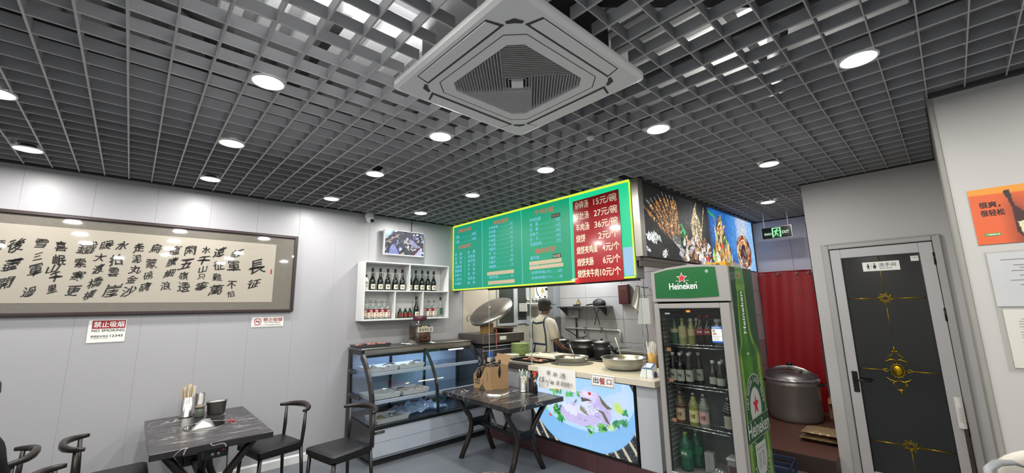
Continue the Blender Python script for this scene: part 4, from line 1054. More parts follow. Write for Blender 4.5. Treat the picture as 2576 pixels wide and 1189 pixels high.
veg(1.08, 0.31, 12, 0.018, ('#2e7f5e', '#5fb26a')); veg(1.16, 0.34, 10, 0.018, ('#2e7f5e', '#4fa26a')); veg(1.18, 0.43, 5, 0.012); veg(0.33, 0.53, 14, 0.03, ('#5fce5a', '#2f9a56')); veg(0.16, 0.33, 12, 0.02); veg(0.25, 0.40, 12, 0.03)
cv.ell(1.11, 0.46, 0.07, 0.05, '#c4e24a', -0.9, 0.9, soft=0.5); cv.ell(1.02, 0.27, 0.05, 0.04, '#c8ea8a', 0, 0.8, soft=0.6)
cv.ell(0.26, 0.26, 0.025, 0.012, '#e8523a', -0.5); cv.ell(0.36, 0.53, 0.03, 0.01, '#e8763a', 0.4)
cv.ell(0.66, 0.33, 0.24, 0.115, '#c9bdec', rough=0.25, seed=1); cv.ell(0.88, 0.45, 0.20, 0.10, '#c4b8ea', -0.75, rough=0.3, seed=2); cv.ell(0.78, 0.53, 0.12, 0.10, '#d6ccf4', rough=0.3, seed=3)
cv.ell(0.72, 0.40, 0.15, 0.06, '#d8e0f8', 0.1, rough=0.6, seed=4); cv.ell(0.55, 0.36, 0.1, 0.05, '#e2e4fa', -0.3, rough=0.6, seed=5); cv.ell(0.76, 0.56, 0.07, 0.05, '#e8def6', rough=0.4, seed=5)
cv.poly([(0.90, 0.55), (0.99, 0.47), (1.05, 0.44), (0.99, 0.43), (0.93, 0.47)], '#6f6a58'); cv.poly([(0.67, 0.42), (0.74, 0.38), (0.77, 0.34), (0.72, 0.345), (0.66, 0.375)], '#8b8a78')
cv.poly([(0.68, 0.50), (0.78, 0.495), (0.82, 0.48), (0.76, 0.475), (0.69, 0.455)], '#5c584c'); cv.poly([(0.84, 0.42), (0.95, 0.40), (1.02, 0.29), (0.97, 0.31), (0.92, 0.385)], '#6a6658')
for i in range(40): cv.line(*(lambda x, y: (x, y, x + 0.03 * r4.randn(), y + 0.012 * r4.randn()))(0.55 + r4.rand() * 0.45, 0.28 + r4.rand() * 0.27), 0.004, r4.choice(['#4c4a48', '#f2f4fc', '#8f94b4']), 0.8)
cv.ell(0.79, 0.55, 0.02, 0.015, '#c8324a', rough=0.5, seed=3); cv.line(0.62, 0.46, 0.60, 0.44, 0.02, '#2e6f6e', 0.8)
cv.poly([(0.95, 0.52), (1.18, 0.70), (1.0, 0.70), (0.88, 0.6)], '#a8d4fa', 0.7); cv.poly([(0.05, 0.46), (0.0, 0.70), (0.30, 0.70), (0.2, 0.6)], '#9ccdf6', 0.0)
cv.poly([(0.0, 0.60), (0.10, 0.70), (0.0, 0.70)], '#d8463a', 0.9); cv.poly([(0.0, 0.6), (0.06, 0.66), (0.04, 0.62), (0.0, 0.57)], '#e86a2c')
cv.poly([(0.12, 0.70), (0.2, 0.58), (1.0, 0.56), (1.16, 0.62), (1.17, 0.70)], '#a4d4fb', 0.75)
cv.grain(0.02, 0.02, 3)
cv.done('soup_print', printed('soup_print', 1.05, 0.2), lb, (-0.001, 1.305, 0.0), (0, -1, 0), (0, 0, 0.99))

# notice sheets on the counter edge
pn = thing('handwritten_notice', 'handwritten paper price notice hanging from the counter edge over the soup picture', 'notice', (3.365, 2.70, 0.72))
obj('sheet', MB().sheet(lambda u, v: (-0.004 - 0.012 * math.sin(3 * u) * (1 - v) - 0.006 * math.sin(9 * u + 2) * (1 - v), u * 0.52, v * 0.215 + 0.01 * math.sin(5 * u) * (1 - v)), 24, 8), m_paper, pn)
L = Letters((-0.022, 0.52, 0), (0, -1, 0), (0, 0, 1), 0.0)
for tx, u, v, w, h in (('羊', 0.13, 0.135, 0.07, 0.05), ('杂', 0.225, 0.13, 0.07, 0.045), ('汤', 0.32, 0.12, 0.08, 0.055), ('15', 0.03, 0.06, 0.075, 0.05), ('元', 0.115, 0.055, 0.04, 0.03), ('碗', 0.19, 0.045, 0.055, 0.04), ('送', 0.265, 0.05, 0.05, 0.045), ('烧饼两个', 0.33, 0.045, 0.16, 0.05)):
    L.text(tx, u, v, w, h, m_ink, 0.0, shear=0.2, rot=-0.05)
L.line([(0.145, 0.02), (0.19, 0.105)], 0.004, m_ink)
L.done('handwriting', pn)
ps = thing('serving_window_sign', 'small white framed sign with three red and black characters on the counter edge', 'sign', (3.36, 2.245, 0.815))
obj('plate', MB().box(-0.004, 0, 0, 0.004, 0.265, 0.108, 0.002), m_paper, ps)
L = Letters((-0.0045, 0.265, 0), (0, -1, 0), (0, 0, 1), 0.0008)
for a in ((0.008, 0.006, 0.257, 0.009), (0.008, 0.099, 0.257, 0.102), (0.008, 0.006, 0.011, 0.102), (0.254, 0.006, 0.257, 0.102)): L.rect(*a, M('ink_maroon', '#5c2630', 0.5))
L.text('出', 0.03, 0.028, 0.06, 0.055, m_ink, 0.02); L.text('餐', 0.10, 0.022, 0.065, 0.062, m_redink, 0.02); L.text('口', 0.185, 0.03, 0.05, 0.045, M('ink_maroon', '#5c2630', 0.5), 0.015)
L.done('lettering', ps)

# glass screens between counter and menu
gs = thing('glass_screen', 'clear frameless glass screen standing on the serving counter', 'glass screen', (3.445, 1.96, 0.92))
for y0, y1 in ((0.0, 1.435), (1.44, 2.20)):
    p = obj('pane', MB().box(-0.003, y0, 0.0, 0.003, y1, 0.895), m_clear, gs)
    for yy in (y0, y1 - 0.0025): obj('pane_edge', MB().box(-0.0035, yy, 0.0, 0.0035, yy + 0.0025, 0.895), M('glass_edge', '#9fb8ac', 0.2), p)
obj('top_rail', MB().box(-0.01, 0.0, 0.88, 0.012, 2.21, 0.90), m_black, gs)

# ------------------------------------------------------------------ things on the counter
m_broth = M('soup_surface', '#b08a5c', 0.25, nscale=14, namt=0.35, color2='#6f5434')
def basin(label, x, y, z, R, h, lad):
    t = thing('steel_basin', label, 'basin', (x, y, z))
    obj('bowl', MB().lathe([(0, 0.004), (R * 0.62, 0), (R * 0.80, h * 0.18), (R * 0.90, h * 0.55), (R * 0.94, h * 0.96), (R, h), (R, h + 0.006), (R * 0.93, h + 0.004), (R * 0.88, h * 0.55), (R * 0.76, h * 0.2), (0, 0.012)], n=36, cap=False), m_steel, t)
    obj('soup', MB().lathe([(0, h * 0.62), (R * 0.895, h * 0.62)], n=30, cap=False), m_broth, t)
    for s in (-1, 1): obj('handle', MB().tube([(0.03 * s * 0 - 0.03, s * R * 0.98, h * 0.9), (-0.02, s * (R + 0.03), h * 0.93), (0.02, s * (R + 0.03), h * 0.93), (0.03, s * R * 0.98, h * 0.9)], 0.004, 6), m_steel, t)
    return t
basin('big steel soup basin standing at the right end of the serving counter', 3.83, 2.43, 0.921, 0.235, 0.115, 1)
basin('wide steel basin sunk into the round hole of the serving counter', 3.85, 3.14, 0.885, 0.20, 0.105, 1)
def ladle(label, x, y, z, dx, dy, m, L_=0.26):
    t = thing('ladle', label, 'ladle', (x, y, z))
    obj('handle', MB().tube([(0, 0, 0), (dx * 0.4, dy * 0.4, L_ * 0.5), (dx, dy, L_)], [0.006, 0.006, 0.008], 8), m, t)
    obj('scoop', MB().lathe([(0, -0.03), (0.025, -0.022), (0.036, 0.0), (0.033, 0.0), (0.022, -0.018), (0, -0.025)], (0, 0, 0), 16, cap=False), m_steel, t)
ladle('steel ladle leaning in the sunk counter basin', 3.84, 3.08, 0.955, 0.03, 0.10, m_steel, 0.17)
ladle('steel ladle standing in the big basin at the counter end', 3.86, 2.47, 1.0, 0.05, 0.10, M('handle_green_grey', '#9aa58e', 0.4), 0.23)
# payment speaker box
pb = thing('payment_speaker', 'little white and blue payment speaker at the right corner of the counter', 'payment speaker', (3.52, 1.945, 0.921), 0.0)
obj('body', MB().add([(0, 0, 0), (0.11, 0, 0), (0.11, 0.13, 0), (0, 0.13, 0), (0.02, 0.015, 0.075), (0.105, 0.02, 0.115), (0.105, 0.11, 0.115), (0.02, 0.115, 0.075)], [(3, 2, 1, 0), (4, 5, 6, 7), (0, 1, 5, 4), (1, 2, 6, 5), (2, 3, 7, 6), (3, 0, 4, 7)]), m_white, pb)
obj('blue_top', MB().add([(0.018, 0.012, 0.077), (0.105, 0.018, 0.118), (0.105, 0.112, 0.118), (0.018, 0.118, 0.077), (0.018, 0.012, 0.072), (0.018, 0.118, 0.072)], [(0, 1, 2, 3), (0, 3, 5, 4)]), M('speaker_blue', '#2c4f8c', 0.35), pb)
obj('screen', MB().add([(0.03, 0.028, 0.0845), (0.095, 0.034, 0.115), (0.095, 0.096, 0.115), (0.03, 0.102, 0.0845)], [(0, 1, 2, 3)]), M('speaker_screen', '#cfe0ee', 0.2), pb)
L = Letters((0.006, 0.13, 0.0), (0, -1, 0), (0.25, 0, 0.97), 0.0018)
L.disc(0.045, 0.028, 0.011, m_ink); L.ring(0.08, 0.028, 0.006, 0.010, m_ink); L.disc(0.043, 0.03, 0.004, m_whiteink, 0.001); L.done('badge', pb)
obj('side_dark', MB().prism([(0.03, 0), (0.09, 0), (0.085, 0.035), (0.06, 0.052), (0.035, 0.035)], fXZ, -0.0015, 0.006), M('speaker_navy', '#24365c', 0.4), pb)
# chopstick cup with yellow liquid-looking plastic
cc = thing('chopstick_cup', 'tall yellow plastic cup of wrapped chopsticks beside the fridge', 'cup', (3.72, 2.045, 0.921))
obj('cup', MB().lathe([(0, 0), (0.034, 0), (0.042, 0.20), (0.039, 0.20), (0.031, 0.006), (0, 0.006)], n=20, cap=False), M('cup_amber', '#b98d3e', 0.3, nscale=7, namt=0.2), cc)
for i in range(22):
    a = i * 2.4; r = 0.026 * math.sqrt((i + 0.5) / 22)
    obj('wrapped_chopsticks', MB().tube([(r * math.cos(a), r * math.sin(a), 0.05), (r * math.cos(a) * 1.9 , r * math.sin(a) * 1.9, 0.28 + 0.012 * (i % 3))], 0.005, 5, smooth=False), m_paper, cc)
# cutting board with tongs, meat tray
m_cb = M('cutting_board_white', '#d6cebb', 0.5, nscale=5, namt=0.1)
solo('cutting_board', MB().box(3.90, 3.42, 0.921, 4.28, 3.97, 0.962, 0.008), m_cb, 'thick white cutting board behind the meat tray at the cook\'s elbow', 'cutting board')
tg = thing('tongs', 'steel scissor tongs lying on the white cutting board', 'tongs', (4.12, 3.72, 0.972))
for s in (-1, 1):
    obj('arm', MB().tube([(0.02 * s, 0.14, 0.0), (-0.012 * s, 0.0, 0.004 + 0.004 * s), (-0.02 * s, -0.06, 0.01)], 0.005, 6), m_steel_d, tg)
    obj('ring_handle', MB().tube([(-0.03 * s + 0.02 * math.cos(a), -0.085 + 0.026 * math.sin(a), 0.012) for a in [i * math.pi / 6 for i in range(12)]], 0.004, 6, closed=True), m_steel_d, tg)
mt = thing('meat_tray', 'black tray of sliced cooked meat in front of the cutting board', 'tray', (3.70, 3.62, 0.921))
obj('tray', MB().box(-0.13, -0.24, 0, 0.13, 0.24, 0.006).box(-0.14, -0.25, 0.006, -0.128, 0.25, 0.024).box(0.128, -0.25, 0.006, 0.14, 0.25, 0.024).box(-0.128, -0.25, 0.006, 0.128, -0.238, 0.024).box(-0.128, 0.238, 0.006, 0.128, 0.25, 0.024), m_black, mt)
m_meat = M('cooked_meat', '#a8603f', 0.5, nscale=30, namt=0.4, color2='#d9a08a')
for i in range(26):
    a = random.random() * 3; x, y = random.uniform(-0.09, 0.09), random.uniform(-0.19, 0.14)
    obj('meat_slice', MB().prism([(0.035 * math.cos(t) * random.uniform(.7, 1.1), 0.022 * math.sin(t)) for t in [j * math.pi / 4 for j in range(8)]], fXY, 0, 0.004).xf(Matrix.Translation((x, y, 0.007 + 0.0045 * (i % 4))) @ Matrix.Rotation(a, 4, 'Z') @ Matrix.Rotation(0.15, 4, 'X')), m_meat, mt)
# stacked green bowls and white plates
m_gplate = M('plate_green', '#9fb070', 0.3, nscale=6, namt=0.1)
m_wplate = M('plate_white', '#d8d2c4', 0.3, nscale=6, namt=0.05)
gp = MB().lathe([(0, 0), (0.055, 0), (0.11, 0.022), (0.128, 0.032), (0.128, 0.035), (0.108, 0.026), (0.053, 0.006), (0, 0.005)], n=28, cap=False)
ords = ['lowest', 'second from bottom', 'third from bottom', 'fourth from bottom', 'fifth from bottom', 'sixth from bottom', 'seventh from bottom', 'eighth from bottom', 'ninth from bottom', 'topmost']
for i in range(10):
    o = obj('green_plate', gp, m_gplate, None, (3.99 + 0.003 * math.sin(i * 2), 4.15, 0.921 + 0.0145 * i))
    tag(o, ords[i] + ' pale green plate in the stack behind the cardboard box', 'plate', 'stack of pale green plates')
gp2 = MB().lathe([(0, 0), (0.05, 0), (0.10, 0.01), (0.125, 0.018), (0.125, 0.021), (0.1, 0.014), (0.05, 0.005), (0, 0.005)], n=28, cap=False)
for i in range(4):
    o = obj('white_plate', gp2, m_wplate, None, (3.68, 4.03, 0.921 + 0.0095 * i))
    tag(o, ['lowest', 'second from bottom', 'third from bottom', 'topmost'][i] + ' white plate in the low stack left of the green plates', 'plate', 'stack of white plates')
solo('steel_spoon', MB().tube([(3.92, 3.93, 0.966), (3.97, 3.88, 0.966), (4.05, 3.85, 0.968)], [0.014, 0.006, 0.004], 8, flat=(1, 1)), m_steel, 'bright steel spoon beside the cutting board', 'spoon')

# ------------------------------------------------------------------ griddle oven, big lid, flatbreads
m_oven = M('oven_steel', '#77706c', 0.4, 0.75, nscale=3, namt=0.3, stretch=(1, 1, 8))
ov = thing('griddle_oven', 'wide steel flatbread griddle oven at the left side of the kitchen', 'oven', (3.50, 4.36, 0))
obj('body', MB().box(0.03, 0.03, 0.0, 0.75, 0.57, 1.03, 0.01), m_oven, ov)
obj('hood_top', MB().box(0, 0.0, 1.09, 0.78, 0.57, 1.22, 0.008), m_oven, ov)
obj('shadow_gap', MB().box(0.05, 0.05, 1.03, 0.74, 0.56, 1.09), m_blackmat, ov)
for z in (1.045, 0.99): obj('shelf_rail', MB().box(0.0, -0.005, z, 0.76, 0.026, z + 0.014, 0.003), m_steel_d, ov)
obj('name_plate', MB().box(0.30, -0.003, 1.13, 0.42, 0.0, 1.18), m_paper, ov)
ld = thing('domed_cover', 'big round tilted steel griddle cover propped on a stack of flatbreads', 'lid', (3.77, 4.52, 1.542))
nrm = Vector((-0.54, -0.045, 0.83)).normalized()
Rl = Vector((0, 0, 1)).rotation_difference(nrm).to_matrix().to_4x4()
k_ = 0.96
obj('dome', MB().lathe([(0.0, 0.038), (0.16 * k_, 0.034), (0.29 * k_, 0.020), (0.325 * k_, 0.0)], n=48, cap=False).xf(Rl), M('lid_steel', '#6a6562', 0.38, 0.6, nscale=3, namt=0.25), ld)
obj('rim', MB().lathe([(0.325 * k_, 0.0), (0.343 * k_, -0.008), (0.345 * k_, -0.04), (0.335 * k_, -0.042), (0.33 * k_, -0.012), (0.0, 0.0)], n=48, cap=False).xf(Rl), m_steel, ld)
obj('vent_knob', MB().lathe([(0.02, 0.036), (0.022, 0.044), (0.0, 0.048)], n=14).xf(Rl), m_chrome, ld)
obj('pull_handle', MB().tube([(-0.16, 0.24, 0.0), (-0.20, 0.27, 0.025), (-0.235, 0.29, 0.0), (-0.25, 0.28, -0.05)], 0.006, 8).xf(Rl), m_steel_d, ld)
m_bread = M('flatbread', '#a8844e', 0.75, nscale=18, namt=0.4, color2='#6e4f2a', bump=0.2, bscale=50)
bread = MB().lathe([(0, 0), (0.088, 0.001), (0.097, 0.006), (0.095, 0.012), (0.06, 0.014), (0, 0.013)], n=24)
bn = ['bottom', 'second', 'third', 'fourth', 'fifth', 'sixth', 'seventh', 'eighth', 'ninth', 'tenth', 'top']
for i in range(10):
    o = obj('flatbread', bread, m_bread, None, (3.66 + 0.005 * math.sin(i * 1.9), 4.47 + 0.005 * math.cos(i * 2.7), 1.222 + 0.0142 * i), i * 0.7)
    tag(o, (bn[i] if i < 9 else 'top') + ' round flatbread, counted upward, in the stack under the tilted steel cover', 'flatbread', 'flatbreads stacked on the oven')
pn2 = thing('griddle_pan', 'round dark steel pan on the oven top right of the flatbreads', 'pan', (4.03, 4.55, 1.221))
obj('pan_body', MB().lathe([(0, 0), (0.14, 0), (0.165, 0.06), (0.168, 0.062), (0.16, 0.062), (0.137, 0.006), (0, 0.006)], n=30, cap=False), M('pan_dark', '#4a3a33', 0.4, 0.5, nscale=8, namt=0.3), pn2)
for s in (-1, 1): obj('handle', MB().tube([(s * 0.16, -0.03, 0.045), (s * 0.20, -0.015, 0.05), (s * 0.20, 0.015, 0.05), (s * 0.16, 0.03, 0.045)], 0.005, 6), m_steel_d, pn2)
solo('red_strip', MB().box(0, -0.004, 0, 0.022, 0, 0.20, 0.001).box(0.003, -0.003, -0.06, 0.018, 0, 0.0), M('strip_red_pink', '#b0605c', 0.6, nscale=25, namt=0.4), 'faded red strip hanging down the side of the griddle oven', 'strip', (3.72, 4.355, 1.08))
solo('coupon_holder', MB().box(3.56, 4.27, 0.921, 3.60, 4.33, 1.0, 0.004), M('holder_blue', '#2f58a8', 0.4), 'small blue clip holder near the plates', 'holder')

# ------------------------------------------------------------------ stove, pots and back-wall fittings
st_ = thing('stove', 'long dark steel stove along the kitchen back wall', 'stove', (4.75, 3.02, 0))
obj('body', MB().box(0, 0, 0, 0.80, 1.5, 0.80, 0.01), m_oven, st_)
obj('stove_top', MB().box(-0.02, -0.02, 0.80, 0.83, 1.52, 0.84, 0.006), M('stove_top', '#3b3835', 0.4, 0.6), st_)
for y in (0.25, 0.8, 1.25): obj('burner', MB().lathe([(0.10, 0.84), (0.11, 0.852), (0.09, 0.856), (0.05, 0.85), (0, 0.85)], (0.3, y, 0), 20), m_black, st_)
m_pot = M('pot_steel_dark', '#6b6765', 0.3, 0.9, nscale=4, namt=0.4, stretch=(1, 1, 3))
def pot(label, x, y, R, h, knob=True, z=0.857):
    t = thing('stock_pot', label, 'pot', (x, y, z))
    obj('pot_body', MB().lathe([(0, 0), (R * 0.97, 0), (R, 0.01), (R, h * 0.55), (R * 1.008, h * 0.56), (R * 1.008, h * 0.60), (R, h * 0.61), (R, h), (R * 1.03, h + 0.006), (R * 0.98, h + 0.006), (R * 0.97, h * 0.9)], n=32, cap=False), m_pot, t)
    obj('lid', MB().lathe([(R * 1.02, h + 0.007), (R * 1.02, h + 0.013), (R * 0.6, h + 0.03), (0, h + 0.036)], n=32, cap=False), m_steel_d, t)
    obj('lid_knob', MB().lathe([(0.012, h + 0.035), (0.02, h + 0.05), (0.02, h + 0.058), (0, h + 0.06)], n=12), m_black, t)
    for s in (-1, 1): obj('handle', MB().tube([(-0.04, s * R, h * 0.8), (-0.035, s * (R + 0.035), h * 0.82), (0.035, s * (R + 0.035), h * 0.82), (0.04, s * R, h * 0.8)], 0.006, 6), m_steel, t)
pot('dark steel stock pot half hidden behind the cook', 5.02, 4.27, 0.115, 0.19)
pot('largest ribbed steel stock pot in the middle of the stove', 5.03, 3.86, 0.20, 0.20)
pot('slim steel stock pot between the largest pot and the wok', 4.92, 3.46, 0.115, 0.20)
wk_ = thing('wok', 'black wok with ring handle at the right end of the stove', 'wok', (5.20, 3.26, 0.965))
obj('wok_bowl', MB().lathe([(0, -0.11), (0.08, -0.10), (0.16, -0.06), (0.22, 0.0), (0.225, 0.0), (0.165, -0.052), (0.08, -0.09), (0, -0.1)], n=30, cap=False), m_black, wk_)
obj('wok_ring', MB().tube([(0.0, -0.235 - 0.02 * math.cos(a), 0.02 + 0.022 * math.sin(a)) for a in [i * math.pi / 5 for i in range(10)]], 0.005, 6, closed=True), m_steel_d, wk_)
obj('long_handle', MB().tube([(-0.05, 0.17, 0.0), (-0.09, 0.24, 0.08)], 0.012, 8), m_woodblk, wk_)
obj('burner_stand', MB().lathe([(0.14, -0.125), (0.16, -0.125), (0.17, -0.075), (0.15, -0.075)], n=20, cap=False), m_black, wk_)
wt = thing('work_table', 'steel work table at the right end of the kitchen stove', 'table', (4.55, 2.12, 0))
obj('table_top', MB().box(0, 0, 0.99, 0.9, 0.86, 1.02, 0.004), m_steel, wt)
obj('apron', MB().box(0.02, 0.02, 0.86, 0.88, 0.84, 0.989), m_steel_d, wt)
for x in (0.03, 0.83):
    for y in (0.03, 0.79): obj('leg', MB().box(x, y, 0, x + 0.04, y + 0.04, 0.859), m_steel_d, wt)
ks = thing('kitchen_shelf', 'thin dark wall shelf on the tiled kitchen wall', 'shelf', (5.60, 3.69, 1.55))
obj('board', MB().box(-0.24, 0, 0, 0.0, 0.96, 0.018, 0.002), m_steel_d, ks)
for y in (0.12, 0.93): obj('bracket', MB().prism([(0, 0), (-0.2, 0), (0, -0.14)], fXZ, y, y + 0.012), m_blackmat, ks)
# bag and pan on the shelf
bg = MB().lathe([(0, 0), (0.10, 0.0), (0.115, 0.03), (0.10, 0.075), (0.06, 0.10), (0.025, 0.115), (0, 0.118)], n=18, sx=0.8, sy=1.1)
bg.v = [(x + 0.01 * math.sin(9 * y + 5 * z), y + 0.012 * math.sin(8 * z + 7 * x), z) for x, y, z in bg.v]
pk = thing('black_pan', 'black cloth-covered pan on the kitchen wall shelf', 'pan', (5.47, 3.85, 1.569))
obj('bundle', bg, m_blackmat, pk); obj('pan_handle', MB().tube([(0, 0.10, 0.035), (-0.01, 0.25, 0.015)], [0.014, 0.01], 8), m_black, pk)
solo('small_box', MB().box(-0.03, -0.055, 0, 0.03, 0.055, 0.03, 0.004), M('box_brownblack', '#2d2622', 0.5), 'small dark box at the left end of the kitchen shelf', 'box', (5.50, 4.33, 1.569))
def warn(y, z, x=5.603):
    t = thing('warning_sign', 'yellow triangular electric warning sign %s' % ('above the kitchen shelf' if y > 4 else 'beside the hanging white cloth'), 'sign', (x, y, z))
    obj('plate', MB().prism([(-0.055, 0), (0.055, 0), (0, 0.095)], fYZ, -0.003, 0), m_black, t)
    L = Letters((-0.0035, 0.055, 0), (0, -1, 0), (0, 0, 1), 0.0005)
    L.poly([(0.014, 0.007), (0.096, 0.007), (0.055, 0.079)], M('warn_yellow', '#c9b36a', 0.4))
    L.poly([(0.058, 0.06), (0.044, 0.036), (0.055, 0.036), (0.05, 0.014), (0.067, 0.042), (0.056, 0.042), (0.063, 0.06)], m_ink, 0.0008); L.done('bolt_mark', t)
warn(4.37, 1.60); warn(3.10, 1.60)
sb = thing('switch_box', 'pale grey switch box under the kitchen shelf with black conduit', 'switch box', (5.60, 4.34, 1.38))
obj('box', MB().box(-0.06, 0, 0, 0, 0.18, 0.125, 0.006), M('switch_grey', '#aeb0b2', 0.4), sb)
obj('visor', MB().box(-0.085, -0.01, 0.118, 0, 0.21, 0.128), m_steel_d, sb)
obj('conduit', MB().tube([(-0.02, 0.085, 0), (-0.018, 0.08, -0.12), (-0.02, 0.075, -0.36)], 0.013, 8), m_black, sb)
L = Letters((-0.061, 0.18, 0), (0, -1, 0), (0, 0, 1)); L.rect(0.03, 0.09, 0.14, 0.094, m_ink); L.rect(0.05, 0.07, 0.09, 0.078, m_ink); L.rect(0.06, 0.045, 0.14, 0.048, m_ink); L.done('printing', sb)
pp_ = thing('water_pipe', 'white water pipe with two taps along the kitchen back wall', 'pipe', (5.58, 3.57, 1.0))
obj('pipe_run', MB().tube([(0, 1.06, 0.205), (0, 0.02, 0.19), (0, 0.0, 0.17), (0, 0.0, 0.02)], 0.013, 8), m_white, pp_)
for y in (0.64, 0.32):
    tp = obj('tap', MB().tube([(-0.01, y, 0.195), (-0.05, y, 0.195), (-0.06, y, 0.15)], 0.011, 8), m_steel_d, pp_)
    obj('tap_lever', MB().box(-0.05, y - 0.03, 0.215, -0.03, y + 0.03, 0.225, 0.003), m_black, tp)
obj('black_hose', MB().tube([(-0.05, 1.05, 0.19), (-0.10, 0.85, 0.12), (-0.14, 0.7, 0.06), (-0.12, 0.55, 0.09), (-0.06, 0.64, 0.15)], 0.010, 8), m_black, pp_)
hc = thing('scissor_tongs', 'dark tongs hanging crossed under the kitchen shelf', 'tongs', (5.40, 3.86, 1.27))
for s in (-1, 1): obj('arm', MB().tube([(0, 0.05 * s, 0), (0, 0.015 * s, 0.12), (0, -0.012 * s, 0.19), (0, -0.05 * s, 0.27)], 0.006, 6), m_black, hc)
fx = thing('fire_blanket_box', 'dark red box on the tiled kitchen wall right of the shelf', 'box', (5.60, 3.36, 1.59))
obj('box', MB().box(-0.07, 0, 0, 0, 0.175, 0.30, 0.008), M('box_dark_red', '#4c1418', 0.4), fx)
L = Letters((-0.071, 0.175, 0), (0, -1, 0), (0, 0, 1)); L.text('灭火毯', 0.03, 0.22, 0.11, 0.035, M('gold_ink', '#7e5a3c', 0.5), 0.01); L.done('lettering', fx)
wc = thing('white_cloth', 'white cloth hanging from a black hook at the right of the kitchen wall', 'cloth', (5.45, 3.16, 1.54))
obj('drape', MB().sheet(lambda u, v: (0.02 * math.sin(9 * u + 3 * v), (u - 0.5) * (0.20 - 0.14 * v) + 0.015 - 0.03 * v, v * 0.30 + 0.02 * math.cos(6 * u) * (1 - v)), 14, 10), m_paper, wc)
obj('hook', MB().tube([(0, 0.02, 0.30), (0.02, 0.0, 0.31), (0.10, -0.08, 0.28), (0.145, -0.10, 0.285)], 0.006, 6), m_black, wc)
dl = thing('hygiene_label', 'small cream sign with two characters on the kitchen wall', 'sign', (5.603, 3.12, 1.40))
obj('plate', MB().box(-0.003, 0, 0, 0, 0.15, 0.10), m_patch, dl)
L = Letters((-0.0035, 0.15, 0), (0, -1, 0), (0, 0, 1)); L.text('阵列', 0.01, 0.03, 0.12, 0.055, m_ink, 0.02); L.done('lettering', dl)
# white bag hanging at the right screen edge, with two wires
wbag = thing('hanging_control_box', 'grey white tapered box with two wires at the right end of the counter glass', 'control box', (3.56, 1.99, 1.40))
obj('box', MB().add([(-0.03, -0.06, 0.0), (0.03, -0.06, 0.0), (0.03, 0.075, 0.0), (-0.03, 0.075, 0.0), (-0.015, -0.05, 0.24), (0.015, -0.05, 0.24), (0.015, 0.045, 0.24), (-0.015, 0.045, 0.24)], [(3, 2, 1, 0), (4, 5, 6, 7), (0, 1, 5, 4), (1, 2, 6, 5), (2, 3, 7, 6), (3, 0, 4, 7)]), M('box_warm_grey', '#b3b0ab', 0.5), wbag)
obj('hanger', MB().tube([(0, 0.0, 0.24), (0, 0.0, 0.53)], 0.004, 6), m_steel_d, wbag)
for s in (0, 1): obj('wire', MB().tube([(0, 0.04 - 0.04 * s, 0.0), (0.005, 0.045 - 0.05 * s, -0.1), (0, 0.03 - 0.03 * s, -0.21)], 0.003, 6), m_black, wbag)
# kitchen left wall: window, small shelf with cups, notice
w2 = struct('window_2', MB().box(4.29, 4.935, 1.32, 4.61, 4.943, 2.4).box(4.70, 4.935, 1.36, 4.90, 4.943, 2.4), M('pane_dark', '#3a4038', 0.15, nscale=5, namt=0.5))
for b in ((4.25, 1.28, 4.29, 2.45), (4.61, 1.28, 4.70, 2.45), (4.90, 1.28, 4.97, 2.45), (4.29, 1.28, 4.61, 1.32), (4.70, 1.30, 4.90, 1.36)):
    struct('window_frame', MB().box(b[0], 4.925, b[1], b[2], 4.944, b[3], 0.003), m_cbody, w2)
s2 = thing('cup_shelf', 'small white shelf with steel cups left of the cook', 'shelf', (4.72, 4.74, 1.62))
obj('board', MB().box(0, 0, 0, 0.50, 0.18, 0.014, 0.002), m_white, s2)
obj('side', MB().box(0.0, 0.0, -0.12, 0.012, 0.18, 0.0), m_white, s2)
for i, x in enumerate((4.83, 4.98, 5.06)):
    o = obj('steel_cup', MB().lathe([(0, 0), (0.034, 0), (0.038, 0.075), (0.036, 0.075), (0.032, 0.005), (0, 0.005)], n=18, cap=False), m_steel_d, None, (x, 4.82, 1.635))
    tag(o, ['left', 'middle', 'right'][i] + ' steel cup on the small white kitchen shelf', 'cup', 'steel cups on the kitchen shelf')
nb = thing('kitchen_notice', 'white notice with warning triangle on the wall behind the cook', 'notice', (5.12, 4.94, 1.70))
obj('board', MB().box(0, -0.004, 0, 0.36, 0, 0.26), m_paper, nb)
L = Letters((0, -0.0045, 0), (1, 0, 0), (0, 0, 1)); L.poly([(0.15, 0.12), (0.25, 0.12), (0.20, 0.21)], M('warn_yellow', '#c9b36a', 0.4)); L.rect(0.27, 0.16, 0.33, 0.20, m_ink); L.line([(0.04, 0.2), (0.06, 0.10), (0.10, 0.06)], 0.018, m_ink); L.line([(0.2, 0.12), (0.17, 0.05)], 0.008, m_patch); L.rect(0.11, 0.02, 0.14, 0.05, m_ink); L.rect(0.24, 0.03, 0.28, 0.06, m_ink); L.done('drawing', nb)

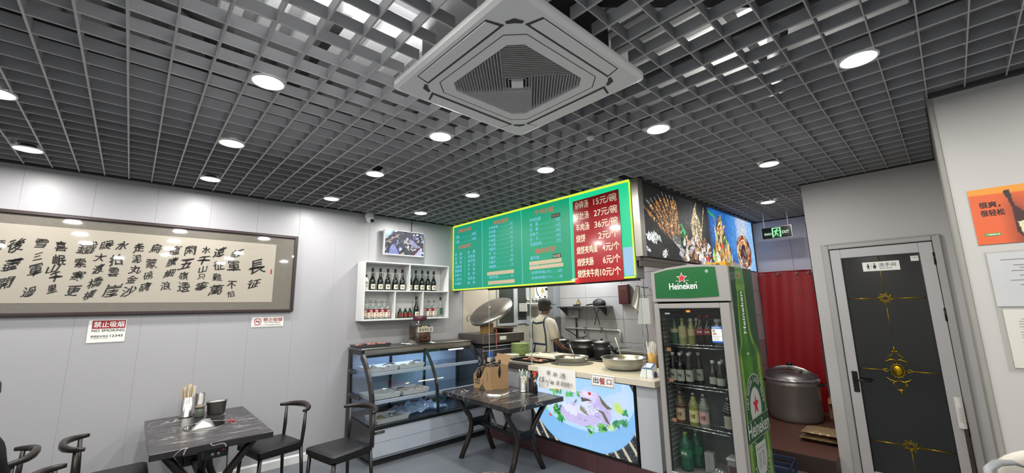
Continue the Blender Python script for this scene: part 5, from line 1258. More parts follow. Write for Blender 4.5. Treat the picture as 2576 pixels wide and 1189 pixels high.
# ------------------------------------------------------------------ people
def skin_body(name, verts, edges, radii, root, mat, parent, levels=2):
    me = bpy.data.meshes.new(name); me.from_pydata(verts, edges, [])
    o = bpy.data.objects.new(name, me); COL.objects.link(o)
    md = o.modifiers.new('skin', 'SKIN'); md.use_smooth_shade = True; md.branch_smoothing = 0.2
    if not me.skin_vertices: me.skin_vertices.new(name='skin')
    for i, r in enumerate(radii):
        r = (r[1], r[0]) if isinstance(r, tuple) else (r, r)
        me.skin_vertices[0].data[i].radius = r
    for i in range(len(verts)): me.skin_vertices[0].data[i].use_root = (i == root)
    sd = o.modifiers.new('sub', 'SUBSURF'); sd.levels = levels; sd.render_levels = levels
    # bake to plain mesh so that the body is one continuous surface
    bpy.context.view_layer.update()
    dg = bpy.context.evaluated_depsgraph_get()
    bm_ = bpy.data.meshes.new_from_object(o.evaluated_get(dg))
    o.modifiers.clear(); o.data = bm_
    bm_.materials.clear(); bm_.materials.append(mat)
    bm_.polygons.foreach_set('use_smooth', [True] * len(bm_.polygons))
    if parent: o.parent = parent
    return o
m_skin = M('skin', '#8f634b', 0.5, nscale=9, namt=0.12)
m_hair = M('hair_black', '#14110f', 0.6, nscale=60, namt=0.3)
def person(name, label, loc, rz, pose):
    """chain of joints (local: facing +x, left = +y); pose holds joint positions"""
    t = thing('person', label, 'person', loc, rz)
    J = pose
    V = []; E = []; Rr = []
    def add(p, r, par=None):
        V.append(p); Rr.append(r)
        if par is not None: E.append((par, len(V) - 1))
        return len(V) - 1
    pel = add(J['pelvis'], (0.105, 0.09)); ab = add(J['waist'], (0.10, 0.08), pel); ch = add(J['chest'], (0.115, 0.085), ab)
    up = add(J['upper'], (0.08, 0.06), ch); nk = add(J['neck'], (0.052, 0.052), up); h0 = add(J['jaw'], (0.062, 0.068), nk); h1 = add(J['head'], (0.078, 0.09), h0); h2 = add(J['crown'], (0.06, 0.072), h1)
    nose = J['nose']; add(nose, (0.011, 0.011), h1)
    for s in ('l', 'r'):
        q_ = J['sh' + s]; cl_ = add((q_[0], q_[1] * 0.5, q_[2] - 0.005), 0.045, up); sh = add((q_[0], q_[1] * 0.9, q_[2] - 0.03), 0.04, cl_); el = add(J['el' + s], 0.043, sh); wr_ = add(J['wr' + s], 0.028, el); hd = add(J['hd' + s], (0.036, 0.02), wr_)
        hv = (Vector(J['hd' + s]) - Vector(J['wr' + s])).normalized()
        side = Vector(J.get('hside', (0, 1, 0))); side = (side - hv * side.dot(hv)).normalized()
        curl = Vector((0, 0, -1)) if abs(hv.z) < 0.8 else Vector((1, 0, 0))
        for q, ln in zip((-1.5, -0.5, 0.5, 1.5), (0.062, 0.075, 0.078, 0.066)):
            b = Vector(J['hd' + s]) + side * 0.019 * q + hv * 0.025
            k1 = add(tuple(b), 0.009, hd); k2 = add(tuple(b + hv * ln * 0.5), 0.0085, k1); add(tuple(b + hv * ln * 0.8 + curl * ln * 0.35), 0.0075, k2)
        tb = Vector(J['hd' + s]) + side * (0.034 if s == 'r' else -0.034); t1 = add(tuple(tb), 0.011, hd); add(tuple(tb + hv * 0.035 + curl * 0.02), 0.009, t1)
        hp = add(J['hp' + s], 0.08, pel); kn = add(J['kn' + s], 0.062, hp); an = add(J['an' + s], 0.042, kn); add(J['ft' + s], (0.045, 0.03), an)
    skin_body('body', V, E, Rr, pel, m_skin, t)
    return t
def stand_pose(lean=0.0):
    return dict(pelvis=(0, 0, 0.92), waist=(0.01, 0, 1.06), chest=(0.02, 0, 1.24), upper=(0.01, 0, 1.38), neck=(0.03, 0, 1.46), jaw=(0.065, -0.015, 1.51), head=(0.06, -0.01, 1.58), crown=(0.045, -0.005, 1.635), nose=(0.135, -0.07, 1.545),
                shl=(0.01, 0.165, 1.38), ell=(0.03, 0.235, 1.12), wrl=(0.24, 0.17, 1.06), hdl=(0.31, 0.15, 1.05), shr=(0.01, -0.165, 1.38), elr=(0.03, -0.235, 1.12), wrr=(0.17, -0.215, 0.99), hdr=(0.235, -0.20, 0.975),
                hpl=(0, 0.09, 0.86), knl=(0.02, 0.10, 0.48), anl=(0, 0.11, 0.09), ftl=(0.12, 0.12, 0.04), hpr=(0, -0.09, 0.86), knr=(0.02, -0.10, 0.48), anr=(0, -0.11, 0.09), ftr=(0.12, -0.12, 0.04))
ck = person('person', 'cook seen from behind in white short-sleeved shirt, navy apron straps and dark cap', (4.43, 4.13, 0.0), -0.12, stand_pose())
m_shirt = M('shirt_white', '#d4cbbd', 0.7, nscale=5, namt=0.1, bump=0.25, bscale=9)
m_navy = M('apron_navy', '#1e2f4e', 0.7, nscale=8, namt=0.2)
m_trous = M('trousers_dark_green', '#152420', 0.7, nscale=8, namt=0.2)
P = stand_pose()
sec = [(0.895, .190, .138, 0), (0.92, .186, .135, 0), (1.0, .172, .125, 0), (1.06, .166, .120, .002), (1.15, .172, .124, .008), (1.24, .182, .130, .012), (1.32, .186, .124, .010), (1.365, .178, .112, .008), (1.395, .150, .098, .008), (1.42, .112, .084, .012), (1.44, .078, .070, .020), (1.462, .064, .064, .028)]
tor = MB(); N_ = 36
tor.add([(cx_ + dx_ * math.cos(2 * math.pi * k / N_) + 0.004 * math.sin(5 * k + 40 * z_), wy_ * math.sin(2 * math.pi * k / N_), z_) for z_, wy_, dx_, cx_ in sec for k in range(N_)],
        [(j * N_ + k, j * N_ + (k + 1) % N_, (j + 1) * N_ + (k + 1) % N_, (j + 1) * N_ + k) for j in range(len(sec) - 1) for k in range(N_)], True)
for s in (-1, 1): tor.tube([(0.006, s * 0.09, 1.345), (0.008, s * 0.135, 1.345), (0.011, s * 0.172, 1.335), (0.016, s * 0.196, 1.29), (0.022, s * 0.214, 1.22), (0.030, s * 0.236, 1.125)], [0.068, 0.074, 0.076, 0.074, 0.071, 0.071], 20)
obj('shirt', tor, m_shirt, ck)
skin_body('trousers', [(0, 0, 0.90), (0, 0.095, 0.82), (0.02, 0.10, 0.48), (0.0, 0.11, 0.10), (0, -0.095, 0.82), (0.02, -0.10, 0.48), (0.0, -0.11, 0.10)], [(0, 1), (1, 2), (2, 3), (0, 4), (4, 5), (5, 6)],
          [(0.165, 0.13), 0.115, 0.082, 0.068, 0.115, 0.082, 0.068], 0, m_trous, ck)
for s in (-1, 1): obj('shoe', MB().lathe([(0, 0.0), (0.05, 0.0), (0.055, 0.03), (0.04, 0.075), (0, 0.09)], (0.06, s * 0.115, 0), 16, sx=2.2, sy=0.95), m_black, ck)
cap = MB().lathe([(0.088, 0.0), (0.094, 0.02), (0.090, 0.055), (0.068, 0.085), (0.035, 0.097), (0, 0.10)], (0.05, -0.008, 1.60), 24, sx=1.12, sy=0.96)
obj('cap', cap, M('cap_dark_green', '#121c1a', 0.7), ck)
obj('cap_peak', MB().prism([(0, -0.07), (0.05, -0.075), (0.085, -0.045), (0.095, 0), (0.085, 0.045), (0.05, 0.075), (0, 0.07)], fXY, 0, 0.008).xf(Matrix.Translation((0.10, -0.05, 1.60)) @ Matrix.Rotation(-0.6, 4, 'Z')), M('cap_dark_green', '#121c1a', 0.7), ck)
obj('hair', MB().lathe([(0.068, -0.075), (0.085, -0.045), (0.09, 0.0), (0.091, 0.03)], (0.036, -0.004, 1.585), 20, sx=1.0, sy=0.93, cap=False), m_hair, ck)
# apron: navy straps laid on the shirt surface, cross band, waist tie and knot tails
from mathutils.bvhtree import BVHTree
def bvh(o): return BVHTree.FromPolygons([v.co for v in o.data.vertices], [tuple(q.vertices) for q in o.data.polygons])
body_t = {c.name.split('.')[0]: c for c in ck.children}
sb_ = bvh(body_t['shirt'])
def ribbon(name, yz, w, flatv):
    pts = []
    for k in range(len(yz) - 1):
        for q in range(6):
            t = q / 6; pts.append((yz[k][0] + (yz[k + 1][0] - yz[k][0]) * t, yz[k][1] + (yz[k + 1][1] - yz[k][1]) * t))
    pts.append(yz[-1]); out = []
    for y, z in pts:
        h = sb_.ray_cast(Vector((-1, y, z)), Vector((1, 0, 0)))
        if h[0] is not None: out.append((h[0].x - 0.003, y, z))
    obj(name, MB().tube(out, w, 8, flat=flatv), m_navy, ck)
ribbon('apron_strap', [(0.10, 1.425), (0.125, 1.36), (0.135, 1.22), (0.14, 1.08), (0.142, 0.95)], 0.013, (0.35, 1.0))
ribbon('apron_strap', [(-0.10, 1.425), (-0.125, 1.34), (-0.138, 1.2), (-0.142, 1.08), (-0.15, 0.95)], 0.013, (0.35, 1.0))
ribbon('cross_band', [(0.125, 1.355), (0.0, 1.335), (-0.122, 1.355)], 0.014, (1.0, 0.35))
ribbon('waist_tie', [(0.15, 1.05), (0.05, 1.055), (-0.05, 1.055), (-0.15, 1.045)], 0.014, (1.0, 0.35))
ribbon('tie_tail', [(0.03, 1.05), (0.04, 0.96), (0.035, 0.87)], 0.013, (0.35, 1.0))
ribbon('tie_tail', [(0.02, 1.05), (0.06, 0.97), (0.065, 0.90)], 0.011, (0.35, 1.0))
def snap(parent, key, pts, name, r, mat):
    o = {c.name.split('.')[0]: c for c in parent.children}[key]; bt = bvh(o)
    for pt in pts:
        c = bt.find_nearest(Vector(pt))[0]
        obj(name, MB().lathe([(0, -r), (r * 0.8, -r * 0.5), (r, 0), (r * 0.8, r * 0.5), (0, r)], tuple(c), 10), mat, parent)
snap(ck, 'body', [(0.16, -0.085, 1.572), (0.17, -0.02, 1.572)], 'eye', 0.008, m_black)
snap(ck, 'body', [(0.05, 0.12, 1.565), (0.02, -0.14, 1.565)], 'ear', 0.017, m_skin)
obj('apron_skirt', MB().sheet(lambda u, v: (0.20 * math.cos((u - 0.5) * 2.2) - 0.01, 0.20 * math.sin((u - 0.5) * 2.2), 0.45 + v * 0.62), 20, 6), m_navy, ck)

# seated guest in a black jacket, only the sleeve edge enters the photo
gp_ = dict(pelvis=(0, 0, 0.52), waist=(-0.02, 0, 0.64), chest=(-0.01, 0, 0.80), upper=(0.0, 0, 0.93), neck=(0.03, 0, 1.02), jaw=(0.07, 0, 1.09), head=(0.06, 0, 1.17), crown=(0.04, 0, 1.235), nose=(0.155, 0, 1.14),
           shl=(0.0, 0.165, 0.93), ell=(0.05, 0.22, 0.69), wrl=(0.28, 0.16, 0.66), hdl=(0.35, 0.14, 0.66), shr=(0.0, -0.165, 0.93), elr=(0.05, -0.22, 0.69), wrr=(0.28, -0.16, 0.66), hdr=(0.35, -0.14, 0.66),
           hpl=(0.02, 0.09, 0.52), knl=(0.42, 0.11, 0.52), anl=(0.42, 0.11, 0.09), ftl=(0.54, 0.12, 0.04), hpr=(0.02, -0.09, 0.52), knr=(0.42, -0.11, 0.52), anr=(0.42, -0.11, 0.09), ftr=(0.54, -0.12, 0.04))
GX, GY = -0.53, 3.50
gu = person('person', 'seated guest in a black jacket cut off by the left edge of the photo', (GX, GY, 0.0), math.pi, gp_)
skin_body('jacket', [(0, 0, 0.52), (-0.02, 0, 0.64), (-0.01, 0, 0.80), (0, 0, 0.93), (0.02, 0, 0.99), (0, 0.17, 0.925), (0.05, 0.225, 0.69), (0.25, 0.165, 0.66), (0, -0.17, 0.925), (0.05, -0.225, 0.69), (0.25, -0.165, 0.66)],
          [(0, 1), (1, 2), (2, 3), (3, 4), (3, 5), (5, 6), (6, 7), (3, 8), (8, 9), (9, 10)], [(0.165, 0.14), (0.155, 0.13), (0.165, 0.13), (0.13, 0.10), (0.06, 0.06), 0.08, 0.065, 0.048, 0.08, 0.065, 0.048], 0, M('jacket_black', '#0a0a0f', 0.8, nscale=9, namt=0.3, spec=0.15), gu)
skin_body('trousers', [(0, 0, 0.53), (0.03, 0.09, 0.52), (0.42, 0.11, 0.52), (0.42, 0.11, 0.10), (0.03, -0.09, 0.52), (0.42, -0.11, 0.52), (0.42, -0.11, 0.10)], [(0, 1), (1, 2), (2, 3), (0, 4), (4, 5), (5, 6)], [(0.14, 0.12), 0.10, 0.078, 0.06, 0.10, 0.078, 0.06], 0, m_blackmat, gu)
obj('hair', MB().lathe([(0.088, -0.04), (0.102, 0.0), (0.098, 0.045), (0.07, 0.085), (0, 0.10)], (0.035, 0, 1.185), 20, sx=1.05), m_hair, gu)
snap(gu, 'body', [(0.2, 0.03, 1.165), (0.2, -0.03, 1.165)], 'eye', 0.008, m_black)
# ------------------------------------------------------------------ drinks fridge
m_fgrey = M('fridge_grey', '#918d89', 0.4, nscale=3, namt=0.06)
m_finn = M('fridge_inner', '#6f7470', 0.5, nscale=3, namt=0.1)
m_fgreen = M('fridge_green', '#17492b', 0.35, nscale=3, namt=0.15)
FX, FY, FW, FD, FH = 3.10, 1.07, 0.59, 0.50, 1.86
fr = thing('drinks_fridge', 'tall green and grey glass-door beer fridge with red star logo beside the counter', 'fridge', (FX, FY, 0))
sh_ = MB().box(0.03, 0.0, 0.06, FD, 0.022, 1.84).box(0.03, FW - 0.022, 0.06, FD, FW, 1.84).box(FD - 0.03, 0.022, 0.06, FD, FW - 0.022, 1.84).box(0.03, 0.022, 1.80, FD - 0.03, FW - 0.022, 1.84).box(0.03, 0.022, 0.06, FD - 0.03, FW - 0.022, 0.33)
obj('cabinet', sh_, m_fgrey, fr)
obj('liner', MB().box(0.05, 0.023, 0.331, 0.06, 0.03, 1.60).box(0.05, 0.0225, 0.331, FD - 0.032, 0.03, 1.6).box(0.05, FW - 0.03, 0.331, FD - 0.032, FW - 0.0225, 1.6).box(FD - 0.04, 0.03, 0.331, FD - 0.031, FW - 0.03, 1.6).box(0.05, 0.03, 1.6, FD - 0.04, FW - 0.03, 1.61), m_finn, fr)
for z in [0.40 + 0.035 * i for i in range(33)]:
    obj('shelf_rib', MB().box(0.06, FW - 0.036, z, 0.38, FW - 0.030, z + 0.012, 0.002), m_fgrey, fr)
for x in (0.06, 0.44):
    for y in (0.05, 0.50): obj('foot', MB().box(x, y, 0, x + 0.035, y + 0.035, 0.06, 0.003), m_black, fr)
# header with bowed top
hp = [(0.0, 1.595), (FW, 1.60), (FW, 1.835), (FW * 0.78, 1.862), (FW * 0.5, 1.874), (FW * 0.25, 1.866), (0.0, 1.845)]
hd = obj('header', MB().prism(hp, fYZ, 0.0, 0.028), m_fgrey, fr)
gp1 = [(0.075, 1.63), (FW * 0.5, 1.622), (FW - 0.03, 1.628), (FW - 0.03, 1.825), (FW * 0.78, 1.845), (FW * 0.5, 1.855), (FW * 0.27, 1.85), (0.085, 1.842)]
obj('header_panel', MB().prism(gp1, fYZ, -0.004, 0.0), M('header_green', '#175a2c', 0.25, nscale=3, namt=0.1, emit=0.10), fr)
L = Letters((-0.0045, FW, 0), (0, -1, 0), (0, 0, 1), 0.001)
m_star = M('star_red', '#c3202c', 0.35)
L.star(0.255, 1.775, 0.044, m_whiteink); L.star(0.255, 1.775, 0.036, m_star, 0.0008)
L.done('star_emblem', hd); L = Letters((-0.0045, FW, 0), (0, -1, 0), (0, 0, 1), 0.001)
L.text('Heineken', 0.15, 1.69, 0.215, 0.048, m_whiteink, 0.035)
L.ring(0.362, 1.738, 0.002, 0.004, m_whiteink, n=12); L.ring(0.445, 1.815, 0.009, 0.011, m_whiteink); L.text('e', 0.4405, 1.811, 0.009, 0.009, m_whiteink, 0.01)
L.text('EST', 0.205, 1.752, 0.02, 0.006, m_whiteink); L.text('1873', 0.285, 1.752, 0.022, 0.006, m_whiteink)
L.done('header_lettering', hd)
# door
dr = obj('door_frame', MB().box(0.0, 0.015, 0.08, 0.029, 0.08, 1.582, 0.003).box(0.0, FW - 0.045, 0.08, 0.029, FW - 0.005, 1.582, 0.003).box(0.0, 0.08, 1.545, 0.029, FW - 0.045, 1.582, 0.003).box(0.0, 0.08, 0.08, 0.029, FW - 0.045, 0.345, 0.003), m_fgrey, fr)
obj('door_glass', MB().box(0.010, 0.08, 0.345, 0.016, FW - 0.045, 1.545), glass('fridge_glass', (0.86, 0.88, 0.87), 0.015, 0.04), dr)
obj('gasket', MB().box(0.017, 0.078, 0.342, 0.022, 0.088, 1.548).box(0.017, FW - 0.053, 0.342, 0.022, FW - 0.043, 1.548).box(0.017, 0.088, 1.538, 0.022, FW - 0.053, 1.548), m_black, dr)
obj('temperature_display', MB().box(0.006, 0.30, 1.515, 0.0095, 0.33, 1.53), glow('display_orange', '#ff8a1c', 1.2), dr)
obj('badge', MB().box(0.005, 0.46, 1.50, 0.0095, 0.50, 1.512), m_foil, dr)
# energy sticker
stk = obj('energy_sticker', MB().box(0.006, 0.085, 1.30, 0.0092, 0.155, 1.415), m_whiteink, dr)
L = Letters((0.0055, 0.155, 1.30), (0, -1, 0), (0, 0, 1), 0.0005)
m_blue = M('ink_blue', '#1f62b8', 0.4)
L.rect(0, 0.097, 0.07, 0.115, m_blue); L.rect(0, 0, 0.07, 0.012, m_blue); L.text('中国能效标识', 0.006, 0.101, 0.056, 0.009, m_whiteink, 0.01); L.rect(0.0, 0.045, 0.07, 0.0465, m_ink)
for i, c in enumerate(('ink_green', 'ink_lime', 'warn_yellow', 'ink_red')): L.rect(0.006, 0.084 - i * 0.009, 0.022 + i * 0.004, 0.09 - i * 0.009, MATS.get(c, M(c, '#7fae3a', 0.5)))
for i in range(3): L.rect(0.006, 0.037 - i * 0.008, 0.05, 0.039 - i * 0.008, m_fgrey)
L.done('sticker_print', stk)
# wire shelves
SZ = (1.25, 0.955, 0.665, 0.36)
for z in SZ[:3]:
    w_ = MB()
    w_.tube([(0.045, 0.032, z), (0.045, FW - 0.032, z)], 0.0035, 6); w_.tube([(0.042, 0.06, z), (0.042, 0.06, z + 0.022), (0.042, FW - 0.075, z + 0.022), (0.042, FW - 0.075, z)], 0.0028, 6)
    s_ = obj('wire_shelf', w_, m_chrome, fr)
    g_ = MB()
    for i in range(20): g_.tube([(0.045, 0.04 + 0.027 * i, z), (0.44, 0.04 + 0.027 * i, z)], 0.0016, 4, smooth=False)
    g_.tube([(0.25, 0.032, z - 0.002), (0.25, FW - 0.032, z - 0.002)], 0.003, 6)
    obj('shelf_wires', g_, m_chrome, s_)
    tg_ = obj('price_tag', MB().box(0.036, FW - 0.10, z - 0.035 if z > 1.2 else z + 0.03, 0.0385, FW - 0.065, z - 0.008 if z > 1.2 else z + 0.055), M('tag_orange', '#c88a64', 0.5), s_)
# bottle graphic on the side
cv = Canvas(0.47, 1.76, 118, 420, '#1d4327')
def half(v):    # bottle half width against height above 0.08
    pts = [(0, 0.235), (1.10, 0.235), (1.16, 0.215), (1.20, 0.16), (1.24, 0.135), (1.32, 0.12), (1.60, 0.088), (1.63, 0.098), (1.66, 0.085), (1.76, 0.08)]
    return np.interp(v, [p[0] for p in pts], [p[1] for p in pts])
cx = 0.20
hw = half(cv.Y); cxx = np.interp(cv.Y, [0, 1.1, 1.3, 1.76], [0.235, 0.235, 0.185, 0.19])
q = (cv.X - cxx) / hw
ins = (np.abs(q) < 1).astype(float)
cv.put(ins, '#2f6a1e'); cv.put(ins * np.clip(1 - np.abs(q + 0.15) / 0.5, 0, 1), '#4f8a2c', 0.8); cv.put(ins * np.clip(1 - np.abs(q - 0.72) / 0.16, 0, 1), '#a6b84a', 0.8); cv.put(ins * np.clip(1 - np.abs(q + 0.82) / 0.14, 0, 1), '#9fb24a', 0.7); cv.put(ins * np.clip(1 - np.abs(q - 0.25) / 0.2, 0, 1), '#1c4a24', 0.7)
cv.put(ins * np.clip((cv.Y - 1.10) / 0.04, 0, 1) * np.clip((1.22 - cv.Y) / 0.04, 0, 1), '#245c28', 0.6); cv.ell(0.19, 1.135, 0.03, 0.012, '#dff0b8', 0, 0.8, soft=0.8)
cv.put(((cv.Y > 1.59) & (cv.Y < 1.63)).astype(float) * ins, '#6f9a48', 0.8); cv.put((cv.Y > 1.63).astype(float) * ins, '#5c8c3c', 0.6)
cv.put(ins * (np.abs(cv.noise(0.02, 3) - 0.5) < 0.02) * (cv.Y < 1.1), '#b8c88a', 0.35)
pr_ = cv.done('bottle_print', printed('fridge_side_print', 0, 0.3, 0.3), fr, (0.03, -0.001, 0.08), (1, 0, 0), (0, 0, 1))
L = Letters((0.03, -0.002, 0.08), (1, 0, 0), (0, 0, 1), 0.0006)
m_lab_s = M('label_silver_green', '#8f9c86', 0.4, nscale=30, namt=0.2); m_lab_g = M('label_green_deep', '#1f4f2a', 0.4); m_lab_w = M('label_white_grey', '#b9bcb4', 0.4)
L.disc(0.23, 0.75, 0.205, m_lab_s, sy=1.2); L.disc(0.23, 0.75, 0.193, m_lab_g, 0.0004, sy=1.2); L.disc(0.225, 0.76, 0.118, m_lab_s, 0.0008, sy=1.2); L.disc(0.225, 0.76, 0.11, m_lab_w, 0.0012, sy=1.2)
for r_, lt in ((0.15, 'HEINEKEN LAGER BEER'),):
    n_ = len(lt)
    for i, chh in enumerate(lt):
        if chh == ' ': continue
        a = math.radians(172 - 164 * i / (n_ - 1))
        L.text(chh, 0.228 + r_ * math.cos(a) - 0.010 * math.cos(a - math.pi / 2), 0.755 + 1.2 * r_ * math.sin(a) - 0.010 * math.sin(a - math.pi / 2), 0.007 if chh == 'I' else 0.021, 0.036, m_lab_w, 0.03, rot=a - math.pi / 2, lift=0.0016)
L.star(0.225, 0.78, 0.062, m_star, 0.0018, sy=1.2)
SL = lambda: Letters((0.03, -0.002, 0.08), (1, 0, 0), (0, 0, 1), 0.0006)
L.done('oval_label', pr_); L = SL()
L.poly([(0.0, 0.555), (0.47, 0.575), (0.47, 0.71), (0.0, 0.69)], m_lab_g, 0.0022)
L.line([(0.0, 0.69), (0.47, 0.71)], 0.006, m_lab_s, 0.0026); L.line([(0.0, 0.555), (0.47, 0.575)], 0.006, m_lab_s, 0.0026)
L.text('Heineken', 0.015, 0.585, 0.44, 0.095, m_lab_w, 0.045, lift=0.0028)
L.done('name_band', pr_); L = SL()
L.poly([(0.115, 0.53), (0.335, 0.53), (0.335, 0.40), (0.30, 0.33), (0.225, 0.30), (0.15, 0.33), (0.115, 0.40)], m_lab_w, 0.0022)
L.text('18', 0.16, 0.37, 0.05, 0.10, m_lab_s, 0.02, lift=0.0026); L.text('73', 0.235, 0.37, 0.05, 0.10, m_lab_s, 0.02, lift=0.0026); L.text('PREMIUM', 0.14, 0.485, 0.17, 0.02, m_lab_s, 0.02, lift=0.0026)
for i, chh in enumerate('PREMIUM QUALITY'):
    if chh == ' ': continue
    a = math.radians(200 + 140 * i / 14)
    L.text(chh, 0.225 + 0.165 * math.cos(a), 0.46 + 0.21 * math.sin(a), 0.007 if chh == 'I' else 0.022, 0.036, m_lab_w, 0.03, rot=a + math.pi / 2, lift=0.0016)
L.done('shield_label', pr_); L = SL()
L.star(0.17, 1.70, 0.028, m_whiteink, 0.0004); L.star(0.17, 1.70, 0.023, m_star, 0.0008)
L.done('neck_star', pr_); L = SL()
L.text('Heineken', 0.20, 1.28, 0.30, 0.052, m_whiteink, 0.04, rot=math.pi / 2, lift=0.0008)
L.done('neck_lettering', pr_)
# box of matches-like yellow pack on the fridge
yb = thing('yellow_box', 'small flat yellow cardboard box on top of the drinks fridge', 'box', (3.16, 1.10, FH - 0.015))
obj('carton', MB().box(0, 0, 0, 0.10, 0.15, 0.035, 0.001), M('carton_yellow', '#c98f14', 0.5), yb)
L = Letters((-0.0005, 0.15, 0), (0, -1, 0), (0, 0, 1)); L.text('金典', 0.04, 0.008, 0.07, 0.018, m_ink, 0.01); L.done('lettering', yb)

# drinks: simple bottle builder, placed on the wire shelves
def drink(name, label, cat, x, y, z, prof, body, cap=None, capr=0.014, band=None, text=None, tcol=None, group=None, liquid=None):
    t = thing(name, label, cat, (x, y, z), group=group)
    obj('body', MB().lathe(prof, n=18), body, t)
    h = prof[-1][1]
    if cap: obj('cap', MB().lathe([(capr, h - 0.012), (capr, h + 0.012), (0, h + 0.013)], n=14), cap, t)
    if band:
        z0, z1, m, R = band
        b_ = obj('paper_label', MB().sheet(lambda u, v: (-(R + .0006) * math.cos(-1.35 + 2.7 * u), (R + .0006) * math.sin(-1.35 + 2.7 * u), z0 + (z1 - z0) * v), 12, 1), m, t)
        if text:
            n_ = len(text)
            LL = Letters((-(R + 0.0012), 0.5 * R, z0), (0, -1, 0), (0, 0, 1), 0.0005); LL.text(text, 0.15 * R, (z1 - z0) * 0.35, 0.9 * R, (z1 - z0) * 0.35, tcol or m_whiteink, 0.02); LL.done('label_print', b_)
    return t
BP = lambda r, h, nr=0.012: [(0, 0), (r * 0.93, 0), (r, 0.006), (r, h * 0.55), (r * 0.85, h * 0.68), (nr * 1.2, h * 0.82), (nr, h * 0.88), (nr, h), (0, h)]
BEER = lambda r, h: [(0, 0), (r * 0.95, 0), (r, 0.005), (r, h * 0.52), (r * 0.8, h * 0.64), (0.0145, h * 0.80), (0.012, h * 0.97), (0, h * 0.97)]
z1 = SZ[0] + 0.004; zz2 = SZ[1] + 0.004; zz3 = SZ[2] + 0.004; zz4 = 0.333
m_g1 = M('drink_green', '#27503a', 0.2); m_milk = M('drink_pale_yellow', '#8f8f5c', 0.35); m_peach = M('drink_brown', '#7a5a3c', 0.25); m_lem = M('drink_olive', '#7f8448', 0.25); m_cola = M('drink_cola', '#140d0c', 0.15)
m_capg = M('cap_green', '#7c9a3c', 0.4); m_capr = M('cap_red', '#8f2430', 0.4); m_capw = M('cap_white', '#b9b9b4', 0.4); m_lk = M('label_khaki', '#b5a878', 0.5); m_lcr = M('label_cola_red', '#8c1f22', 0.4)
drink('drink_bottle', 'dark green drink bottle at the left end of the fridge top shelf', 'bottle', 3.25, 1.57, z1, BP(0.032, 0.20), m_g1, m_g1, band=(0.10, 0.13, m_lk, 0.032))
drink('drink_bottle', 'pale yellow drink bottle with green cap on the fridge top shelf', 'bottle', 3.25, 1.505, z1, BP(0.032, 0.20), m_milk, m_capg, band=(0.06, 0.15, m_lk, 0.032))
drink('drink_bottle', 'brown drink bottle next to the green-capped bottle on the fridge top shelf', 'bottle', 3.27, 1.455, z1, BP(0.029, 0.19), m_peach, m_peach)
drink('drink_bottle', 'olive yellow bottle with pale label, left of two, on the fridge top shelf', 'bottle', 3.24, 1.43, z1, BP(0.027, 0.20), m_lem, m_capw, band=(0.08, 0.13, m_lk, 0.027), group='olive yellow bottles')
drink('drink_bottle', 'olive yellow bottle touching the left cola bottle on the fridge top shelf', 'bottle', 3.27, 1.398, z1, BP(0.027, 0.20), m_lem, m_capw, band=(0.08, 0.13, m_lk, 0.027), group='olive yellow bottles')
for i, (y, l) in enumerate(((1.357, 'left large cola bottle with red label on the fridge top shelf'), (1.30, 'right large cola bottle with red label on the fridge top shelf'))):
    drink('cola_bottle', l, 'bottle', 3.24, y, z1, BP(0.040, 0.225, 0.013), m_cola, m_capr, band=(0.09, 0.135, m_lcr, 0.040), text='Coca-Cola', group='large cola bottles')
m_jug = glass('jug_plastic', (0.75, 0.78, 0.8), 0.12, 0.1, 0.2, (0.35, 0.36, 0.38))
for i, (y, l) in enumerate(((1.235, 'clear water jug with white cap, left of two, behind the energy sticker'), (1.175, 'clear water jug with white cap at the right end of the fridge top shelf'))):
    drink('water_bottle', l, 'bottle', 3.26, y, z1, [(0, 0), (0.034, 0), (0.036, 0.005), (0.033, 0.05), (0.036, 0.10), (0.034, 0.15), (0.024, 0.18), (0.022, 0.195), (0, 0.195)], m_jug, m_capw, 0.027, group='clear water jugs')
m_beer = M('beer_dark', '#120f10', 0.15, coat=0.3); m_lbeer = M('label_beer', '#a9ab9c', 0.5, nscale=60, namt=0.4)
n = 0
for y, x, l in ((1.594, 3.22, 'leftmost dark beer bottle with white label on the second fridge shelf'), (1.535, 3.22, 'second dark beer bottle from the left on the second fridge shelf'), (1.475, 3.24, 'third dark beer bottle from the left on the second fridge shelf'),
                (1.57, 3.33, 'dark beer bottle behind the left front pair on the second fridge shelf'), (1.50, 3.33, 'dark beer bottle behind the second and third front ones on the second fridge shelf'), (1.435, 3.33, 'rear dark beer bottle at the inner end of the left beer group')):
    t = drink('beer_bottle', l, 'bottle', x, y, zz2, BEER(0.031, 0.235), m_beer, m_capw, 0.0135, band=(0.03, 0.115, m_lbeer, 0.031), text='King', tcol=m_ink, group='dark beer bottles in the fridge')
for y, x, l in ((1.30, 3.25, 'short dark beer bottle with white cap at the right of the second fridge shelf'), (1.235, 3.22, 'dark beer bottle with round label at the right end of the second fridge shelf'), (1.265, 3.34, 'dark bottle behind the two right beer bottles on the second fridge shelf')):
    drink('beer_bottle', l, 'bottle', x, y, zz2, BEER(0.030, 0.19), m_beer, m_capw, 0.0135, band=(0.03, 0.08, m_lbeer, 0.030), group='dark beer bottles in the fridge')
SODA = [(0, 0), (0.033, 0), (0.036, 0.006), (0.036, 0.12), (0.034, 0.145), (0.024, 0.17), (0.017, 0.19), (0.014, 0.225), (0, 0.225)]
m_sor = M('soda_orange', '#5c3a22', 0.2); m_sye = M('soda_yellow', '#85853a', 0.25); m_scl = M('soda_pale', '#777c74', 0.25); m_band = M('neck_stripe', '#9a9a84', 0.4, nscale=2, namt=0.1)
